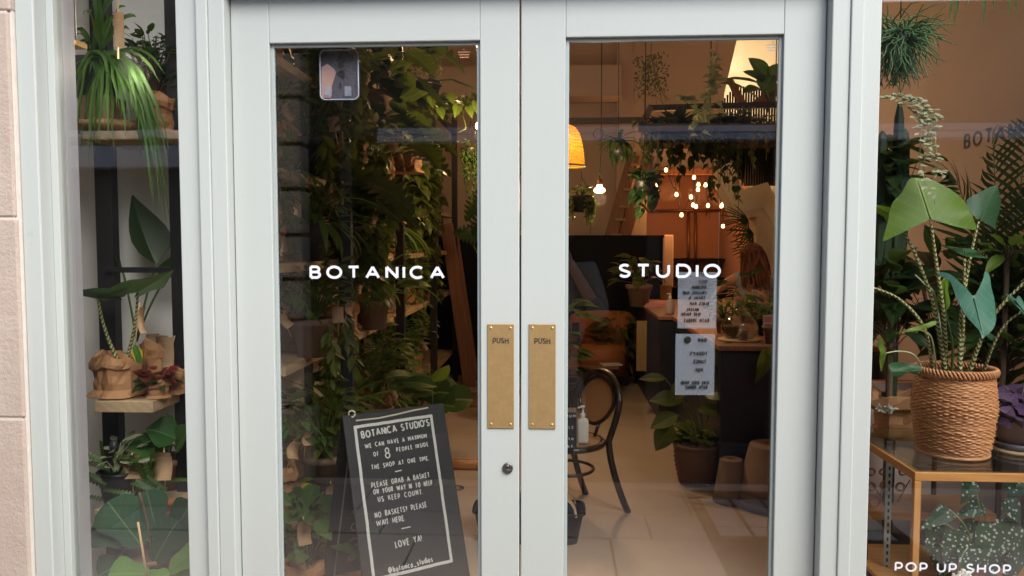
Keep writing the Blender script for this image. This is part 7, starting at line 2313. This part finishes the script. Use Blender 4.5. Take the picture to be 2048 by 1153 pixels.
def head(mb, c, fwd, r=.10):
    """face with brow, nose, mouth, chin and ears"""
    fwd = V(fwd).normalized(); sd = fwd.cross(UP).normalized()
    n, h = 28, 22; vs = []
    for i in range(h+1):
        ph = pi*i/h; z = cos(ph)
        for j in range(n):
            q = 2*pi*j/n
            f, s = cos(q)*sin(ph), sin(q)*sin(ph)
            rx = r*(.80 if z > -.2 else .80+.35*(z+.2)*.6); ry = r*(.98)
            zz = z*r*1.22
            x_, y_ = s*rx, f*ry
            if f > 0:
                g = max(0, f)**6
                if abs(s) < .22 and -.35 < z < .12: y_ += r*.20*g*(1-abs(s)/.22)*max(0, (.12-z)/.47)*1.1
                if abs(z-.08) < .10 and .2 < abs(s) < .55: y_ -= r*.05
                if abs(z+.55) < .06 and abs(s) < .3: y_ -= r*.03
                if z < -.7: y_ += r*.08
            vs.append(V(c) + sd*x_ + fwd*y_ + UP*zz)
    fs = [(i*n+j, i*n+(j+1) % n, (i+1)*n+(j+1) % n, (i+1)*n+j) for i in range(h) for j in range(n)]
    mb.add(vs, fs)
    for sg_ in (-1, 1):
        mb.sphere(V(c) + sd*sg_*r*.80 + UP*0 - fwd*.005, r*.2, 8, sc=(.6, 1, 1.2))

# --- the woman behind the counter, turned away, arm reaching to the left
Yw = 4.9
hc = at(1500, 516, Yw); s = px2m(Yw)
wm = thing("person", "long-haired woman in grey top bending behind the counter, arm reaching out", "person", (hc.x+.1, Yw, .012))
fw_ = V((-.75, .35, -.1))
neck = hc + V((.03, 0, -.16)); sh_l = at(1478, 556, Yw-.05); sh_r = at(1535, 566, Yw+.05)
chest = (sh_l+sh_r)/2 + V((0, 0, -.06)); hip = chest + V((.06, .1, -.48))
el = at(1452, 568, Yw-.12); wr = at(1440, 578, Yw-.28) 
J = [(hip, (.15, .12)), (chest, (.16, .11)), (neck + V((0,0,-.02)), .055), (hc + V((0, 0, -.03)), .07), (sh_l, .062), (el, .046), (wr, .030), (sh_r, .06), (sh_r + V((.10, -.02, -.24)), .046), (sh_r + V((-.05, -.22, -.36)), .03),
     (hip + V((-.09, 0, -.42)), .085), (V((hip.x-.1, hip.y+.02, .06)), .045), (hip + V((.09, 0, -.42)), .085), (V((hip.x+.1, hip.y+.02, .06)), .045)]
E = [(0, 1), (1, 2), (2, 3), (1, 4), (4, 5), (5, 6), (1, 7), (7, 8), (8, 9), (0, 10), (10, 11), (0, 12), (12, 13)]
hand(J, E, 6, (-.5, -.4, -.35), (0, .2, 1), (0, -1, .2)); hand(J, E, 9, (-.6, -.5, -.3), (0, .2, 1), (0, 1, .2))
skin_body("body", J, E, M['skin'], wm)
mb = MB(); head(mb, hc, fw_, .095); mb.build("head", M['skin'], wm)
J2 = [(hip, (.165, .135)), (chest, (.178, .125)), (neck + V((0, 0, -.05)), .075), (sh_l, .078), (sh_l.lerp(el, .55), .062), (sh_r, .076), (sh_r + V((.10, -.02, -.24)), .060)]
skin_body("jumper", J2, [(0, 1), (1, 2), (1, 3), (3, 4), (1, 5), (5, 6)], M['jumper'], wm)
J3 = [(hip + V((0, 0, -.02)), (.165, .14)), (hip + V((-.09, 0, -.42)), .098), (V((hip.x-.1, hip.y+.02, .08)), .06), (hip + V((.09, 0, -.42)), .098), (V((hip.x+.1, hip.y+.02, .08)), .06)]
skin_body("trousers", J3, [(0, 1), (1, 2), (0, 3), (3, 4)], M['black'], wm)
mb = MB(); r = random.Random(150)
mb.sphere(hc + V((.018, -.004, .022)), .108, 18, sc=(1, 1, 1.12))
for k in range(190):
    a = r.uniform(-.6, 3.6); u = r.uniform(.4, 1)
    st_ = hc + V((cos(a)*.075+.018, -sin(a)*.075, .06+.05*r.random()))
    if st_.y > hc.y + .05: continue
    en = at(r.uniform(1482, 1542), r.uniform(545, 585), Yw - .16 + r.uniform(-.05, .06))
    md_ = st_.lerp(en, .35) + V((r.uniform(-.03, .05), -.05, .02))
    strapline([st_*(1-t_)**2 + md_*2*t_*(1-t_) + en*t_**2 for t_ in [i/8 for i in range(9)]], r.uniform(.018, .034), mb, r)
mb.build("hair", M['hair'], wm)

# --- the photographer standing behind the camera (met as a faint reflection in the glass)
pc = thing("person", "person in charcoal jacket and olive trousers raising a phone, standing in the passage", "person", (.12, -2.42, .002))
Yh_ = -2.43
hc = V((.12, Yh_+.02, 1.60))
hip = V((.12, Yh_, .92)); chest = V((.12, Yh_, 1.28)); neck = V((.12, Yh_+.005, 1.44))
sr, sl_ = V((.31, Yh_, 1.37)), V((-.07, Yh_, 1.37))
er, el_ = V((.375, Yh_+.10, 1.10)), V((-.135, Yh_+.10, 1.10))
wr_, wl_ = V((.205, Yh_+.13, 1.40)), V((.035, Yh_+.13, 1.40))
J = [(hip, (.15, .115)), (chest, (.165, .11)), (neck, .058), (hc + V((0, 0, -.03)), .072), (sr, .066), (er, .048), (wr_, .030), (sl_, .066), (el_, .048), (wl_, .030),
     (V((.22, Yh_, .50)), .075), (V((.23, Yh_-.01, .09)), .045), (V((.235, Yh_+.10, .035)), .035), (V((.02, Yh_, .50)), .075), (V((.01, Yh_-.01, .09)), .045), (V((.005, Yh_+.10, .035)), .035)]
E = [(0, 1), (1, 2), (2, 3), (1, 4), (4, 5), (5, 6), (1, 7), (7, 8), (8, 9), (0, 10), (10, 11), (11, 12), (0, 13), (13, 14), (14, 15)]
hand(J, E, 6, (-.45, .05, .9), (-.1, -1, 0), (-.8, 0, .2), .95, .6); hand(J, E, 9, (.25, .05, .95), (.1, -1, 0), (.8, 0, .2), .95, .6)
skin_body("body", J, E, M['skin'], pc)
mb = MB(); head(mb, hc, (0, 1, -.05), .095); mb.build("head", M['skin'], pc)
J2 = [(hip + V((0, 0, -.06)), (.175, .14)), (chest, (.185, .13)), (neck + V((0, 0, -.03)), .078), (sr, .085), (er, .070), (er.lerp(wr_, .40), .058), (sl_, .085), (el_, .070), (el_.lerp(wl_, .40), .058)]
skin_body("jacket", J2, [(0, 1), (1, 2), (1, 3), (3, 4), (4, 5), (1, 6), (6, 7), (7, 8)], M['jacket'], pc)
J3 = [(hip + V((0, 0, -.04)), (.165, .13)), (V((.22, Yh_, .50)), .092), (V((.23, Yh_-.01, .10)), .068), (V((.02, Yh_, .50)), .092), (V((.01, Yh_-.01, .10)), .068)]
skin_body("trousers", J3, [(0, 1), (1, 2), (0, 3), (3, 4)], M['trousers'], pc)
mb = MB(); mb.sphere(hc + V((0, -.02, .03)), .106, 16, sc=(.95, 1, 1.1))
mb.build("hair", M['hair'], pc)
mb = MB()
for x_ in (.233, .007):
    mb.lathe([(.001, 0), (.045, 0), (.05, .03), (.042, .08), (.038, .10)], (x_, Yh_+.0, .003), 14)
    mb.obox(V((x_, Yh_+.09, .03)), V((1, 0, 0)), V((0, 1, 0)), UP, .085, .15, .05)
mb.build("shoes", M['black'], pc, bevel=.01)
mb = MB(); mb.box(.06, .18, -2.262, -2.254, 1.47, 1.63)
mb.prism([V((.05, -2.27, 1.515)), V((.19, -2.27, 1.515)), V((.19, -2.27, 1.585)), V((.05, -2.27, 1.585))], V((0, .009, 0)))
o = tag(mb.build("phone", M['black'], None, False), "black phone held up by the person in the charcoal jacket", "phone")
